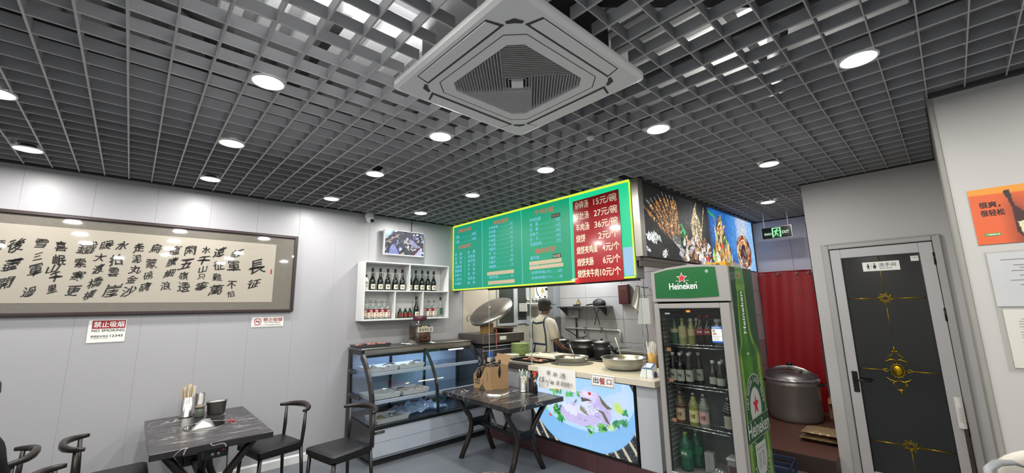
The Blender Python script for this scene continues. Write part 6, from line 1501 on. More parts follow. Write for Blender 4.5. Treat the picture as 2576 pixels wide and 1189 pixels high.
for y, m, l, lc in ((1.565, m_sor, 'brownish orange soda bottle at the left of the third fridge shelf', '#c8803a'), (1.462, m_sye, 'yellow soda bottle in the middle of the third fridge shelf', '#d8c84a'), (1.385, m_scl, 'pale soda bottle with pink label right of the yellow one', '#c85a72'), (1.21, m_beer, 'dark soda bottle with striped neck at the right end of the third fridge shelf', '#5c5048')):
    t = drink('soda_bottle', l, 'bottle', 3.23, y, zz3, SODA, m, m_steel_d, 0.016, band=(0.03, 0.115, M('soda_label_' + lc[1:], '#b9b4a4', 0.5, nscale=12, color2=lc), 0.036), text='大窑' if y > 1.3 else None, tcol=m_ink, group='soda bottles on the third shelf')
    for i in range(4):
        obj('neck_stripe', MB().tube([((0.0355, 0.031, 0.024, 0.018)[i] * math.cos(a), (0.0355, 0.031, 0.024, 0.018)[i] * math.sin(a), 0.143 + i * 0.017 + 0.006 * math.sin(a)) for a in [j * math.pi / 6 for j in range(12)]], 0.0022, 5, closed=True), m_band, t)
m_spr = glass('sprite_green', (0.12, 0.42, 0.28), 0.08, 0.08, 0.35, (0.04, 0.26, 0.14)); m_lspr = M('label_sprite', '#2f7f52', 0.4, nscale=20, namt=0.3)
PET = [(0, 0), (0.03, 0), (0.045, 0.012), (0.048, 0.03), (0.046, 0.09), (0.048, 0.10), (0.048, 0.17), (0.040, 0.205), (0.018, 0.245), (0.014, 0.26), (0, 0.26)]
drink('green_soda_bottle', 'large green lemon soda bottle at the lower left of the fridge', 'bottle', 3.24, 1.555, zz4, PET, m_spr, m_capg, 0.017, band=(0.10, 0.155, m_lspr, 0.048), text='雪碧')
drink('green_soda_bottle', 'second green lemon soda bottle behind the front one at the fridge bottom', 'bottle', 3.36, 1.525, zz4, PET, m_spr, m_capg, 0.017, band=(0.10, 0.155, m_lspr, 0.048))
mc = thing('milk_carton', 'white printed carton standing on the fridge floor', 'carton', (3.32, 1.41, zz4))
obj('carton', MB().box(-0.025, -0.035, 0, 0.025, 0.035, 0.14, 0.004), M('carton_white', '#a8a5a2', 0.5, nscale=40, namt=0.2), mc)
L = Letters((-0.0255, 0.035, 0), (0, -1, 0), (0, 0, 1)); L.rect(0.02, 0.01, 0.04, 0.03, m_fgrey)
for i in range(5): L.rect(0.015, 0.06 + 0.014 * i, 0.05, 0.064 + 0.014 * i, m_fgrey)
L.done('print', mc)
tb = thing('plastic_tub', 'white lidded tub with brown label at the lower right of the fridge', 'tub', (3.28, 1.215, zz4))
obj('tub', MB().box(-0.05, -0.045, 0, 0.05, 0.045, 0.14, 0.01), M('tub_grey', '#8c8a88', 0.5), tb); obj('tub_lid', MB().box(-0.054, -0.049, 0.14, 0.054, 0.049, 0.158, 0.005), m_capw, tb)
obj('tub_label', MB().box(-0.0515, -0.03, 0.03, -0.0502, 0.035, 0.11), M('label_brown', '#5b3f42', 0.5), tb)
solo('plastic_bag', MB().sheet(lambda u, v: (-0.02 + 0.09 * u, -0.09 + 0.17 * v, 0.003 + 0.045 * math.sin(math.pi * u) * math.sin(math.pi * v) * (1 + 0.4 * math.sin(17 * u + 5 * v))), 16, 16), glass('bag_film', (0.7, 0.73, 0.72), 0.2, 0.1, 0.25, (0.4, 0.42, 0.42)), 'crumpled plastic bag lying on the fridge floor', 'bag', (3.24, 1.33, 0.334))

# ------------------------------------------------------------------ refrigerated display case
DX, DY, DL = 1.93, 4.17, 1.53
dc_ = thing('display_case', 'curved-glass deli display case with black frame and white base under the bottle shelf', 'display case', (DX, DY, 0))
CUR = [(0.375, 1.10), (0.31, 1.05), (0.262, 1.0), (0.215, 0.945), (0.173, 0.885), (0.137, 0.83), (0.108, 0.77), (0.085, 0.71), (0.07, 0.65), (0.06, 0.59), (0.052, 0.52), (0.046, 0.44), (0.043, 0.37)]
m_case = M('case_black', '#17181a', 0.3, nscale=14, namt=0.2)
m_cwhite = M('case_white', '#aab0ba', 0.35, nscale=2, namt=0.06)
def band(pts, w, x0, x1):
    """flat band following the curve, w thick inwards"""
    mb = MB(); n_ = len(pts)
    for (y, z) in pts: pass
    nor = []
    for i in range(n_):
        a = pts[max(i - 1, 0)]; b = pts[min(i + 1, n_ - 1)]; dy, dz = b[0] - a[0], b[1] - a[1]; l = math.hypot(dy, dz); nor.append((-dz / l, dy / l))
    out_ = [(p[0], p[1]) for p in pts]; inn = [(p[0] + n0[0] * w, p[1] + n0[1] * w) for p, n0 in zip(pts, nor)]
    vs = []
    for x in (x0, x1):
        vs += [(x, *p) for p in out_] + [(x, *p) for p in inn]
    fs = []
    for i in range(n_ - 1):
        fs += [(i, i + 1, n_ + i + 1, n_ + i), (2 * n_ + i, 3 * n_ + i, 3 * n_ + i + 1, 2 * n_ + i + 1), (i, 2 * n_ + i, 2 * n_ + i + 1, i + 1), (n_ + i, n_ + i + 1, 3 * n_ + i + 1, 3 * n_ + i)]
    fs += [(0, n_, 3 * n_, 2 * n_), (n_ - 1, 3 * n_ - 1, 4 * n_ - 1, 2 * n_ - 1)]
    return mb.add(vs, fs)
W = 0.07
for x0 in (0.0, DL - 0.028):
    # end frame: curved front band, back post, top and foot
    obj('end_curve', band(CUR + [(0.043, 0.20)], W, x0, x0 + 0.028), m_case, dc_)
    obj('end_post', MB().prism([(0.69, 1.125), (0.745, 1.125), (0.745, 0.06), (0.64, 0.06), (0.64, 0.30)], fYZ, x0, x0 + 0.027), m_case, dc_)
    obj('end_foot', MB().prism([(0.08, 0.36), (0.64, 0.40), (0.64, 0.06), (0.10, 0.06)], fYZ, x0 + 0.001, x0 + 0.026), m_case, dc_)
    obj('end_top', MB().box(x0, 0.37, 1.075, x0 + 0.028, 0.70, 1.124, 0.003), m_case, dc_)
    obj('end_glass', MB().prism([(0.37, 1.08), (0.70, 1.08), (0.64, 0.40), (0.11, 0.40), (0.12, 0.58), (0.18, 0.80), (0.26, 0.95)], fYZ, x0 + 0.010, x0 + 0.015), glass('case_glass', (0.88, 0.92, 0.95), 0.05, 0.03), dc_)
for z, y0, y1 in ((0.86, 0.52, 0.72), (0.60, 0.38, 0.70)):
    b_ = obj('hinge_plate', MB().prism(rrect(y0, z, y1, z + 0.055, 0.02), fYZ, -0.007, -0.0005), m_case, dc_)
    for yy in (y0 + 0.03, y1 - 0.04): obj('screw_cap', MB().lathe([(0.009, -0.007), (0.006, -0.012), (0, -0.013)], (0, yy, z + 0.028), 10, axis='x'), m_chrome, b_)
obj('top_board', MB().box(-0.01, 0.36, 1.126, DL + 0.01, 0.755, 1.146, 0.003), m_steel_d, dc_)
obj('top_fascia', MB().box(0.028, 0.365, 1.075, DL - 0.028, 0.372, 1.125), m_steel, dc_)
obj('front_rail', MB().box(0.028, 0.352, 1.045, DL - 0.028, 0.364, 1.076, 0.002), m_case, dc_)
obj('mid_curve', band(CUR, 0.022, 0.78, 0.81), m_case, dc_)
for x0, x1 in ((0.03, 0.779), (0.811, DL - 0.03)):
    g_ = MB().sheet(lambda u, v: (x0 + (x1 - x0) * u, float(np.interp(v, np.linspace(0, 1, len(CUR)), [c[0] for c in CUR])) + 0.006, float(np.interp(v, np.linspace(0, 1, len(CUR)), [c[1] for c in CUR]))), 1, 21)
    obj('curved_glass', g_, MATS['case_glass'], dc_)
obj('sill', MB().box(0.028, 0.04, 0.355, DL - 0.028, 0.10, 0.392, 0.004), m_case, dc_)
obj('base_panel', MB().box(0.012, 0.05, 0.09, DL - 0.005, 0.075, 0.352, 0.003), m_cwhite, dc_)
obj('base_body', MB().box(0.03, 0.08, 0.06, DL - 0.03, 0.73, 0.352), m_cwhite, dc_)
obj('base_groove', MB().box(0.012, 0.0485, 0.228, DL - 0.005, 0.0505, 0.232), M('groove_grey', '#8d919a', 0.5), dc_)
obj('kick_strip', MB().box(0.05, 0.10, 0.0, DL - 0.05, 0.70, 0.06), m_blackmat, dc_)
obj('back_panel', MB().box(0.03, 0.715, 0.36, DL - 0.03, 0.722, 1.12), M('case_back', '#9fb2c8', 0.35, nscale=2, namt=0.15), dc_)
for x in (0.50, 0.98): obj('back_post', MB().box(x, 0.70, 0.36, x + 0.03, 0.714, 1.1), m_case, dc_)
obj('floor_tray', MB().box(0.03, 0.11, 0.372, DL - 0.03, 0.71, 0.378), M('case_floor', '#5d6570', 0.25, 0.6), dc_)
obj('back_ledge', MB().box(0.03, 0.66, 0.378, DL - 0.03, 0.70, 0.43), m_case, dc_)
m_gsh = glass('shelf_glass', (0.85, 0.9, 0.93), 0.08, 0.05)
for z, y0 in ((0.885, 0.20), (0.612, 0.10)):
    s_ = obj('case_shelf', MB().box(0.03, y0 + 0.012, z, DL - 0.03, 0.70, z + 0.006), m_gsh, dc_)
    obj('shelf_edge', MB().box(0.03, y0, z - 0.022, DL - 0.03, y0 + 0.012, z + 0.014, 0.002), m_cwhite, s_)
obj('light_strip', MB().box(0.1, 0.42, 1.055, 1.42, 0.45, 1.07), glow('case_tube', '#cfe2ff', 3.0), dc_)
nb_ = obj('maker_badge', MB().box(0.03, 0.045, 0.315, 0.14, 0.0495, 0.338), m_black, dc_)
L = Letters((0.03, 0.0445, 0.315), (1, 0, 0), (0, 0, 1)); L.text('冷藏展示柜', 0.008, 0.004, 0.09, 0.015, m_foil, 0.01); L.done('badge_print', nb_)
m_tray = M('tray_enamel', '#c4c4c2', 0.3, nscale=5, namt=0.06)
def tray(label, x, y, z, w, d, fill, rz=0.0, dark=False, sh=0.045):
    t = thing('food_tray', label, 'tray', (x, y, z), rz, group=None)
    mb = MB(); t0 = 0.004
    a, b = w / 2, d / 2; i = 0.012
    mb.add([(-a + i, -b + i, 0), (a - i, -b + i, 0), (a - i, b - i, 0), (-a + i, b - i, 0), (-a, -b, sh), (a, -b, sh), (a, b, sh), (-a, b, sh),
            (-a + .006, -b + .006, sh), (a - .006, -b + .006, sh), (a - .006, b - .006, sh), (-a + .006, b - .006, sh), (-a + i + t0, -b + i + t0, t0), (a - i - t0, -b + i + t0, t0), (a - i - t0, b - i - t0, t0), (-a + i + t0, b - i - t0, t0)],
           [(3, 2, 1, 0), (0, 1, 5, 4), (1, 2, 6, 5), (2, 3, 7, 6), (3, 0, 4, 7), (4, 5, 9, 8), (5, 6, 10, 9), (6, 7, 11, 10), (7, 4, 8, 11), (8, 9, 13, 12), (9, 10, 14, 13), (10, 11, 15, 14), (11, 8, 12, 15), (12, 13, 14, 15)])
    obj('tray_body', mb, M('tray_dark', '#3c3d42', 0.35) if dark else m_tray, t)
    if fill:
        m_ = M('braised_' + fill, {'meat': '#6b4f38', 'dark': '#4a4235', 'pale': '#8d7c66', 'red': '#8a4a3a'}[fill], 0.45, nscale=60, namt=0.5, color2={'meat': '#a88a68', 'dark': '#8d8468', 'pale': '#c4b49a', 'red': '#b98a78'}[fill])
        for k in range(9):
            x_, y_ = random.uniform(-a + .05, a - .05), random.uniform(-b + .04, b - .04)
            bl_ = MB().lathe([(0, -0.01), (0.025, -0.006), (0.03, 0.0), (0.02, 0.012), (0, 0.016)], (0, 0, 0), 9, sx=1.3, sy=0.8)
            bl_.v = [(p[0] * (1 + 0.2 * math.sin(40 * p[1] + k)), p[1], p[2] + 0.004 * math.sin(90 * p[0])) for p in bl_.v]
            bl_.xf(Matrix.Translation((x_, y_, 0.018 + 0.004 * (k % 3))) @ Matrix.Rotation(k, 4, 'Z'))
            obj('food_piece', bl_, m_, t)
    return t
tray('left white tray on the upper shelf of the display case', DX + 0.22, DY + 0.43, 0.893, 0.36, 0.30, 'dark')
tray('right white tray on the upper shelf of the display case', DX + 0.58, DY + 0.43, 0.893, 0.33, 0.30, 'dark')
tray('left white tray on the middle shelf of the display case', DX + 0.21, DY + 0.34, 0.62, 0.35, 0.32, None)
tray('right white tray with sliced meat on the middle shelf of the display case', DX + 0.585, DY + 0.34, 0.62, 0.34, 0.32, 'pale')
tray('white tray of dark braised food at the bottom left of the display case', DX + 0.28, DY + 0.29, 0.38, 0.38, 0.32, 'dark')
tray('dark shallow tray on top of the display case at its left end', DX + 0.20, DY + 0.60, 1.148, 0.42, 0.22, 'red', 0.0, True, 0.03)
for lab, x, y, z, a in (('steel tongs on the left upper tray in the display case', 0.34, 0.41, 0.945, 0.3), ('steel tongs on the right upper tray in the display case', 0.70, 0.41, 0.945, 0.5), ('steel knife and tongs on the middle-shelf trays', 0.42, 0.30, 0.675, 0.5)):
    t = thing('serving_tongs', lab, 'tongs', (DX + x, DY + y, z), a, 'serving tongs in the display case')
    for s in (-1, 1): obj('arm', MB().tube([(-0.09, 0, 0.0), (-0.02, 0.012 * s, 0.012), (0.08, 0.016 * s, 0.004)], 0.006, 6, flat=(1, 0.6)), m_steel_d, t)
ladle('steel ladle resting in the bottom tray of the display case', DX + 0.33, DY + 0.29, 0.428, 0.16, 0.06, m_steel, 0.06)
film = MB().sheet(lambda u, v: (0.62 * u + 0.42, 0.16 + 0.44 * v, 0.385 + 0.04 * abs(math.sin(9 * u + 4 * v)) * math.sin(math.pi * u) + 0.02 * math.sin(23 * u) * math.sin(17 * v) + 0.02), 40, 26)
solo('plastic_sheet', film, glass('film_blue', (0.78, 0.85, 0.95), 0.3, 0.12, 0.4, (0.55, 0.65, 0.85)), 'crumpled clear plastic sheet on the floor of the display case', 'plastic sheet', (DX, DY, 0))
# big glass jar with maroon lid on a cloth
jr = thing('pickle_jar', 'square glass jar of brown liquor with maroon lid on the display case', 'jar', (2.70, 4.63, 1.155))
J = [(0.0, 0), (0.105, 0), (0.115, 0.01), (0.115, 0.22), (0.10, 0.255), (0.075, 0.27), (0.072, 0.28), (0, 0.28)]
def sqlathe(prof, n=32, p=5):
    mb = MB(); vs = []
    for r, z in prof:
        for i in range(n):
            a = 2 * math.pi * i / n; c_, s_ = math.cos(a), math.sin(a); k = (abs(c_) ** p + abs(s_) ** p) ** (-1 / p); vs.append((r * k * c_, r * k * s_, z))
    m = len(prof); fs = [(j * n + i, j * n + (i + 1) % n, (j + 1) * n + (i + 1) % n, (j + 1) * n + i) for j in range(m - 1) for i in range(n)]
    return mb.add(vs, fs, True)
obj('glass_body', sqlathe(J), glass('jar_glass', (0.9, 0.93, 0.92), 0.07, 0.04), jr)
obj('liquor', sqlathe([(0, 0.008), (0.106, 0.008), (0.109, 0.02), (0.109, 0.205), (0, 0.207)]), M('liquor_brown', '#3b261c', 0.25, nscale=7, namt=0.4, color2='#24160f'), jr)
obj('jar_lid', MB().lathe([(0.082, 0.275), (0.085, 0.28), (0.085, 0.325), (0.078, 0.333), (0, 0.335)], n=28), M('lid_maroon', '#4b1f2c', 0.4), jr)
pl = obj('paper_label', MB().box(-0.095, -0.1175, 0.135, 0.117, -0.1155, 0.195), M('label_ivory', '#d8d0b8', 0.6), jr)
L = Letters((-0.095, -0.118, 0.135), (1, 0, 0), (0, 0, 1)); L.text('散装枸杞酒', 0.015, 0.008, 0.185, 0.045, m_ink, 0.012, shear=0.1); L.done('label_writing', pl)
obj('wreath_print', MB().tube([(0.055 * math.cos(a), -0.1165, 0.075 + 0.035 * math.sin(a)) for a in [math.radians(d) for d in range(200, 521, 20)]], 0.005, 5), M('print_brown', '#6b3f22', 0.5), jr)
obj('red_berry', MB().lathe([(0, -0.012), (0.014, 0), (0, 0.014)], (0.055, -0.112, 0.055), 10, sx=1.1, sy=0.5), M('berry', '#a8423c', 0.5), jr)
cl = MB().sheet(lambda u, v: (-0.19 + 0.38 * u + 0.01 * math.sin(12 * v), -0.13 + 0.25 * v + 0.012 * math.sin(14 * u), 0.004 + 0.0035 * math.sin(21 * u) * math.cos(13 * v)), 30, 16)
solo('white_cloth', cl, m_paper, 'white cloth under the big jar on the display case', 'cloth', (2.72, 4.67, 1.148))

# ------------------------------------------------------------------ tables and horn chairs
def table(label, loc, rz):
    t = thing('dining_table', label, 'table', loc, rz)
    obj('tabletop', MB().box(-0.355, -0.58, 0.636, 0.355, 0.58, 0.68, 0.003), [m_marble], t)
    obj('apron', MB().box(-0.26, -0.45, 0.60, 0.26, 0.45, 0.636), m_black, t)
    for sy in (-1, 1):
        for sx in (-1, 1):
            y = sy * 0.38
            pts = [(sx * 0.27, y + sy * 0.03, 0.62), (sx * 0.20, y + sy * 0.01, 0.52), (sx * 0.125, y, 0.42), (sx * 0.095, y, 0.34), (sx * 0.105, y, 0.26), (sx * 0.15, y + sy * 0.01, 0.14), (sx * 0.22, y + sy * 0.02, 0.0)]
            obj('leg', MB().tube(pts, [0.027, 0.027, 0.028, 0.028, 0.028, 0.028, 0.027], 10), m_legbrass, t)
        obj('cross_piece', MB().box(-0.11, sy * 0.38 - 0.02, 0.30, 0.11, sy * 0.38 + 0.02, 0.38, 0.004), m_black, t)
    obj('stretcher', MB().box(-0.03, -0.37, 0.31, 0.03, 0.37, 0.345, 0.003), m_black, t)
    for sy in (-1, 1): obj('brace', MB().tube([(0, sy * 0.06, 0.335), (0, sy * 0.24, 0.61)], 0.017, 4, smooth=False), m_black, t)
    return t
T1 = (0.54, 4.24, 0); T2 = (2.955, 3.40, 0)
t1 = table('black marble-veined table against the white wall below the scroll', T1, 0.0)
pl_ = obj('cooker_plate', MB().lathe([(0, 0.682), (0.13, 0.682), (0.135, 0.6825)], n=40), M('cooker_black', '#0c0c0d', 0.08), t1)
obj('cooker_ring', MB().lathe([(0.134, 0.68), (0.134, 0.684), (0.148, 0.684), (0.148, 0.68)], n=40, cap=False), m_steel_d, pl_)
cb = obj('control_box', MB().box(-0.06, -0.52, 0.56, 0.085, -0.46, 0.635, 0.004), m_black, t1)
obj('control_knob', MB().lathe([(0.014, 0), (0.012, -0.012), (0, -0.012)], (-0.01, -0.52, 0.59), 12, axis='y'), m_steel_d, cb)
obj('control_knob', MB().lathe([(0.014, 0), (0.012, -0.012), (0, -0.012)], (0.025, -0.52, 0.59), 12, axis='y'), m_steel_d, cb)
obj('indicator', MB().box(0.045, -0.523, 0.602, 0.062, -0.5195, 0.618), M('indicator_red', '#8c2a24', 0.4), cb)
obj('power_cord', MB().tube([(0.085, -0.49, 0.58), (0.10, -0.42, 0.45), (0.02, -0.36, 0.30), (-0.04, -0.3, 0.1), (-0.05, -0.25, 0.01)], 0.004, 6), m_black, t1)
t2 = table('black marble-veined table in front of the display case and counter', T2, math.radians(-2))
ob_ = obj('steel_pot_insert', MB().lathe([(0.0, 0.6815), (0.09, 0.6825), (0.118, 0.688), (0.130, 0.697), (0.139, 0.697), (0.146, 0.6805)], (-0.02, 0.03, 0), 40, cap=False), m_steel, t2)

obj('pot_mesh', MB().lathe([(0, 0.6845), (0.06, 0.6845), (0.09, 0.6855), (0.113, 0.6895)], (-0.02, 0.03, 0), 40, cap=False), M('pot_mesh_grey', '#77756f', 0.35, 0.7, nscale=90, namt=0.5), t2)

def chair(label, loc, rz, group='black horn-back chairs'):
    t = thing('horn_chair', label, 'chair', loc, rz, group)
    st = MB().prism([(0.19, -0.215), (0.205, -0.19), (0.205, 0.19), (0.19, 0.215), (-0.15, 0.185), (-0.17, 0.16), (-0.17, -0.16), (-0.15, -0.185)], fXY, 0.415, 0.452)
    top = [(0.17, -0.19), (0.18, -0.17), (0.18, 0.17), (0.17, 0.19), (-0.135, 0.165), (-0.15, 0.14), (-0.15, -0.14), (-0.135, -0.165)]
    o_ = len(st.v); base = st.v[8:16]
    st.add([(a, b, z) for a, b, z in base] + [(a, b, 0.464) for a, b in top], [(i, (i + 1) % 8, 8 + (i + 1) % 8, 8 + i) for i in range(8)] + [tuple(range(8, 16))], True)
    obj('seat', st, m_leather, t)
    obj('seat_frame', MB().box(-0.155, -0.17, 0.385, 0.185, 0.17, 0.416, 0.004), m_woodblk, t)
    for x, y in ((0.175, 0.18), (0.175, -0.18)): obj('leg', MB().tube([(x, y, 0.41), (x + 0.02, y * 1.08, 0.0)], [0.016, 0.012], 8), m_black, t)
    for s in (-1, 1):
        obj('leg', MB().tube([(-0.16, 0.165 * s, 0.41), (-0.185, 0.185 * s, 0.0)], [0.016, 0.012], 8), m_black, t)
        obj('back_post', MB().tube([(-0.16, 0.165 * s, 0.40), (-0.172, 0.17 * s, 0.55), (-0.178, 0.175 * s, 0.705)], [0.013, 0.016, 0.012], 8), m_woodblk, t)
    hp_ = [(-0.135, 0.215), (-0.165, 0.205), (-0.20, 0.178), (-0.23, 0.13), (-0.247, 0.065), (-0.25, 0.0)]
    hp_ = hp_ + [(x, -y) for x, y in hp_[-2::-1]]
    obj('horn_rail', MB().tube([(x, y, 0.715 + 0.012 * (1 - abs(y) / 0.215)) for x, y in hp_], [0.012, 0.016, 0.019, 0.023, 0.027, 0.028, 0.027, 0.023, 0.019, 0.016, 0.012], 10, flat=(1.0, 0.75)), m_woodblk, t)
    return t
c1 = chair('black horn-back chair tucked at the right side of the wall table', (1.03, 4.20, 0), math.radians(191))
dup(c1, (1.42, 3.66, 0), math.radians(191), 'black horn-back chair standing alone in front of the display case')
dup(c1, (0.01, 4.20, 0), 0.0, 'black horn-back chair at the far left side of the wall table')
dup(c1, (-0.045, 3.44, 0), 0.0, 'black horn-back chair nearest the camera at the bottom left, behind the thick dark post')
dup(c1, (-0.60, 4.12, 0), math.pi, 'black horn-back chair turned away to the left, next to the guest in black')
dup(c1, (1.275, 1.535, 0), math.radians(-130), 'black horn-back chair whose rail just shows at the bottom edge in the middle')
sl = thing('stool', 'low round black stool under the guest in black', 'stool', (-0.53, 3.50, 0))
obj('seat', MB().lathe([(0, 0.385), (0.155, 0.385), (0.165, 0.395), (0.165, 0.41), (0.15, 0.42), (0, 0.422)], n=28), m_leather, sl)
for q in range(4):
    a = math.pi / 4 + q * math.pi / 2; obj('leg', MB().tube([(0.12 * math.cos(a), 0.12 * math.sin(a), 0.385), (0.17 * math.cos(a), 0.17 * math.sin(a), 0.0)], 0.013, 8), m_black, sl)

# things on the wall table
def cyl_holder(label, x, y, z, R, h, m=m_steel, sy=1.0):
    t = thing('cutlery_cylinder', label, 'holder', (x, y, z))
    obj('cylinder', MB().lathe([(0, 0), (R * 1.12, 0), (R * 1.12, 0.006), (R, 0.012), (R, h), (R * 0.96, h), (R * 0.95, 0.012), (0, 0.012)], n=28, cap=False, sy=sy), m, t)
    return t
ca = cyl_holder('tall steel cylinder full of wrapped chopsticks at the back of the wall table', 0.455, 4.73, 0.681, 0.045, 0.165)
m_bam = M('bamboo', '#c9b283', 0.6, nscale=20, namt=0.2)
for i in range(26):
    a = i * 2.4; r = 0.034 * math.sqrt((i + .5) / 26)
    obj('chopsticks', MB().tube([(r * math.cos(a), r * math.sin(a), 0.03), (r * math.cos(a) * 1.5, r * math.sin(a) * 1.5, 0.235 + 0.012 * (i % 4))], 0.0042, 5, smooth=False), m_bam if i % 3 else m_paper, ca)
cyl_holder('narrow steel cylinder behind the chopstick holder on the wall table', 0.545, 4.775, 0.681, 0.035, 0.175, m_steel_d)
sc_ = thing('small_jar', 'small greenish glass condiment jar with brown lid in front of the steel cylinders', 'jar', (0.535, 4.64, 0.681))
obj('jar', MB().lathe([(0, 0), (0.033, 0), (0.036, 0.006), (0.036, 0.06), (0.03, 0.07)], n=20, cap=False), M('jar_greenish', '#5c6358', 0.2, nscale=12, namt=0.3), sc_)
obj('lid', MB().lathe([(0.034, 0.07), (0.034, 0.078), (0.036, 0.079), (0.036, 0.088), (0.032, 0.089), (0.032, 0.096), (0, 0.10)], n=20), M('jar_lid_khaki', '#6e6654', 0.5), sc_)
obj('spoon_tip', MB().tube([(0.02, 0, 0.09), (0.05, 0.01, 0.094)], [0.004, 0.008], 8), m_steel, sc_)
tc_ = thing('steel_tub', 'oval steel tissue tub at the back right of the wall table', 'tub', (0.66, 4.66, 0.681))
obj('tub', MB().lathe([(0, 0), (0.06, 0), (0.066, 0.004), (0.074, 0.10), (0.080, 0.106), (0.080, 0.109), (0.072, 0.106), (0.062, 0.008), (0, 0.008)], n=32, cap=False, sy=0.62), m_steel_d, tc_)
# napkin in a crumpled clear pack
np_ = thing('napkin_pack', 'crumpled clear wrapped napkin on the black cooker plate', 'napkin', (0.515, 4.18, 0.6835))
tent = MB().add([(-0.075, -0.04, 0), (0.075, -0.045, 0), (0.07, 0.05, 0), (-0.06, 0.06, 0), (-0.01, 0.005, 0.062), (0.045, 0.02, 0.055)], [(0, 1, 5, 4), (1, 2, 5), (2, 3, 4, 5), (3, 0, 4)])
obj('napkin', MB().add([(-0.07, -0.036, 0.001), (0.06, -0.04, 0.001), (0.05, 0.02, 0.02), (-0.04, 0.03, 0.015), (-0.005, 0.0, 0.05)], [(0, 1, 4), (1, 2, 4), (2, 3, 4), (3, 0, 4)]), m_paper, np_)
obj('wrapper', tent, glass('wrapper_film', (0.9, 0.9, 0.9), 0.25, 0.1, 0.15, (0.8, 0.8, 0.8)), np_)
lt = thing('lighter', 'small red tag with metal end beside the cooker plate on the wall table', 'tag', (0.715, 4.235, 0.681), -0.5)
obj('red_body', MB().box(-0.022, -0.012, 0, 0.022, 0.012, 0.012, 0.003), M('tag_red', '#a5262c', 0.4), lt); obj('metal_end', MB().box(0.022, -0.006, 0.002, 0.045, 0.006, 0.008, 0.001), m_steel, lt)

# things on the second table
bx_ = thing('bottle_carton', 'torn open cardboard beer carton standing on the table by the counter', 'carton', (3.09, 3.67, 0.681), math.radians(-2))
bm_ = MB()
def wall(p, q, poly):      # upright cardboard sheet between two plan points
    dx, dy = q[0] - p[0], q[1] - p[1]; l = math.hypot(dx, dy); nx, ny = -dy / l * 0.002, dx / l * 0.002
    return MB().prism(poly, lambda a, b, d: (p[0] + dx * a + nx * d, p[1] + dy * a + ny * d, b), -1, 1)
A_, B_, C_, D_ = (-0.13, 0.19), (-0.13, -0.125), (0.12, -0.125), (0.12, 0.19)
obj('carton_side', wall(A_, B_, [(0, 0), (1, 0), (1, 0.25), (0.70, 0.245), (0.42, 0.12), (0.2, 0.105), (0.0, 0.15)]), m_card, bx_)
obj('carton_side', wall(B_, C_, [(0, 0), (1, 0), (1, 0.25), (0, 0.25)]), m_card, bx_)
obj('carton_side', wall(C_, D_, [(0, 0), (1, 0), (1, 0.25), (0, 0.25)]), m_card, bx_)
obj('carton_side', wall(D_, A_, [(0, 0), (1, 0), (1, 0.15), (0.7, 0.22), (0, 0.25)]), m_card, bx_)
obj('raised_flap', MB().add([(0.12, -0.125, 0.25), (0.12, 0.11, 0.25), (0.16, 0.12, 0.36), (0.15, -0.15, 0.355)], [(0, 1, 2, 3)]).add([(0.123, -0.125, 0.25), (0.123, 0.11, 0.25), (0.163, 0.12, 0.36), (0.153, -0.15, 0.355)], [(3, 2, 1, 0)]), m_card, bx_)
obj('carton_bottom', MB().box(-0.128, -0.123, 0, 0.118, 0.188, 0.003), m_card, bx_)
L = Letters((-0.1325, 0.19, 0), (0, -1, 0), (0, 0, 1), 0.0008)
L.poly([(0.03, 0.055), (0.11, 0.05), (0.115, 0.06), (0.115, 0.108), (0.025, 0.104)], M('carton_ink', '#4a4636', 0.6)); L.text('cilla', 0.036, 0.064, 0.068, 0.034, m_card, 0.045, lift=0.0008)
L.poly([(0.10, 0.0), (0.225, 0.0), (0.165, 0.06)], M('carton_ink', '#4a4636', 0.6)); L.text('易碎', 0.165, 0.085, 0.03, 0.012, M('carton_ink', '#4a4636', 0.6)); L.text('0', 0.172, 0.06, 0.014, 0.018, M('carton_ink', '#4a4636', 0.6))
for a in ((0.25, 0.10, 0.253, 0.19), (0.265, 0.10, 0.268, 0.19), (0.25, 0.187, 0.268, 0.19), (0.25, 0.10, 0.268, 0.103)): L.rect(*a, M('carton_ink', '#4a4636', 0.6))
L.done('carton_print', bx_)
spots = [(-0.08, 0.15, 0.0, 0), (-0.08, 0.07, 0.02, 0.05), (-0.08, -0.005, 0.0, 0), (0.0, 0.13, 0.03, 0.1), (0.0, 0.05, 0.05, -0.12), (0.0, -0.02, 0.07, 0.0), (-0.01, -0.085, 0.055, 0.18), (0.07, 0.02, 0.0, 0), (-0.075, -0.07, -0.01, 0)]
posn = ['front left corner', 'front left middle', 'front centre', 'middle left', 'middle, leaning,', 'tallest one, centre', 'right side, leaning beside the flap', 'rear', 'front right']
bb = None
for i, (x, y, dz, ti) in enumerate(spots):
    lab = 'dark wine-shaped bottle in the cardboard carton, ' + posn[i]
    if bb is None:
        bb = thing('carton_bottle', lab, 'bottle', (0, 0, 0), group='bottles in the cardboard carton')
        obj('glass_body', MB().lathe([(0, 0), (0.030, 0), (0.032, 0.004), (0.032, 0.12), (0.03, 0.14), (0.016, 0.185), (0.0125, 0.2), (0.0125, 0.255), (0, 0.255)], n=16), m_winegl, bb)
        obj('foil_cap', MB().lathe([(0.0145, 0.215), (0.015, 0.218), (0.0145, 0.262), (0, 0.263)], n=12), m_black, bb); obj('neck_band', MB().lathe([(0.0152, 0.207), (0.0152, 0.2145)], n=12, cap=False), m_foil, bb)
        o_ = bb
    else: o_ = dup(bb, label=lab)
    r_ = math.radians(-2)
    o_.location = (3.09 + x * math.cos(r_) - y * math.sin(r_), 3.67 + x * math.sin(r_) + y * math.cos(r_), 0.686 + max(dz, 0))
    o_.rotation_euler = (ti * 0.8, ti * 0.4, i)
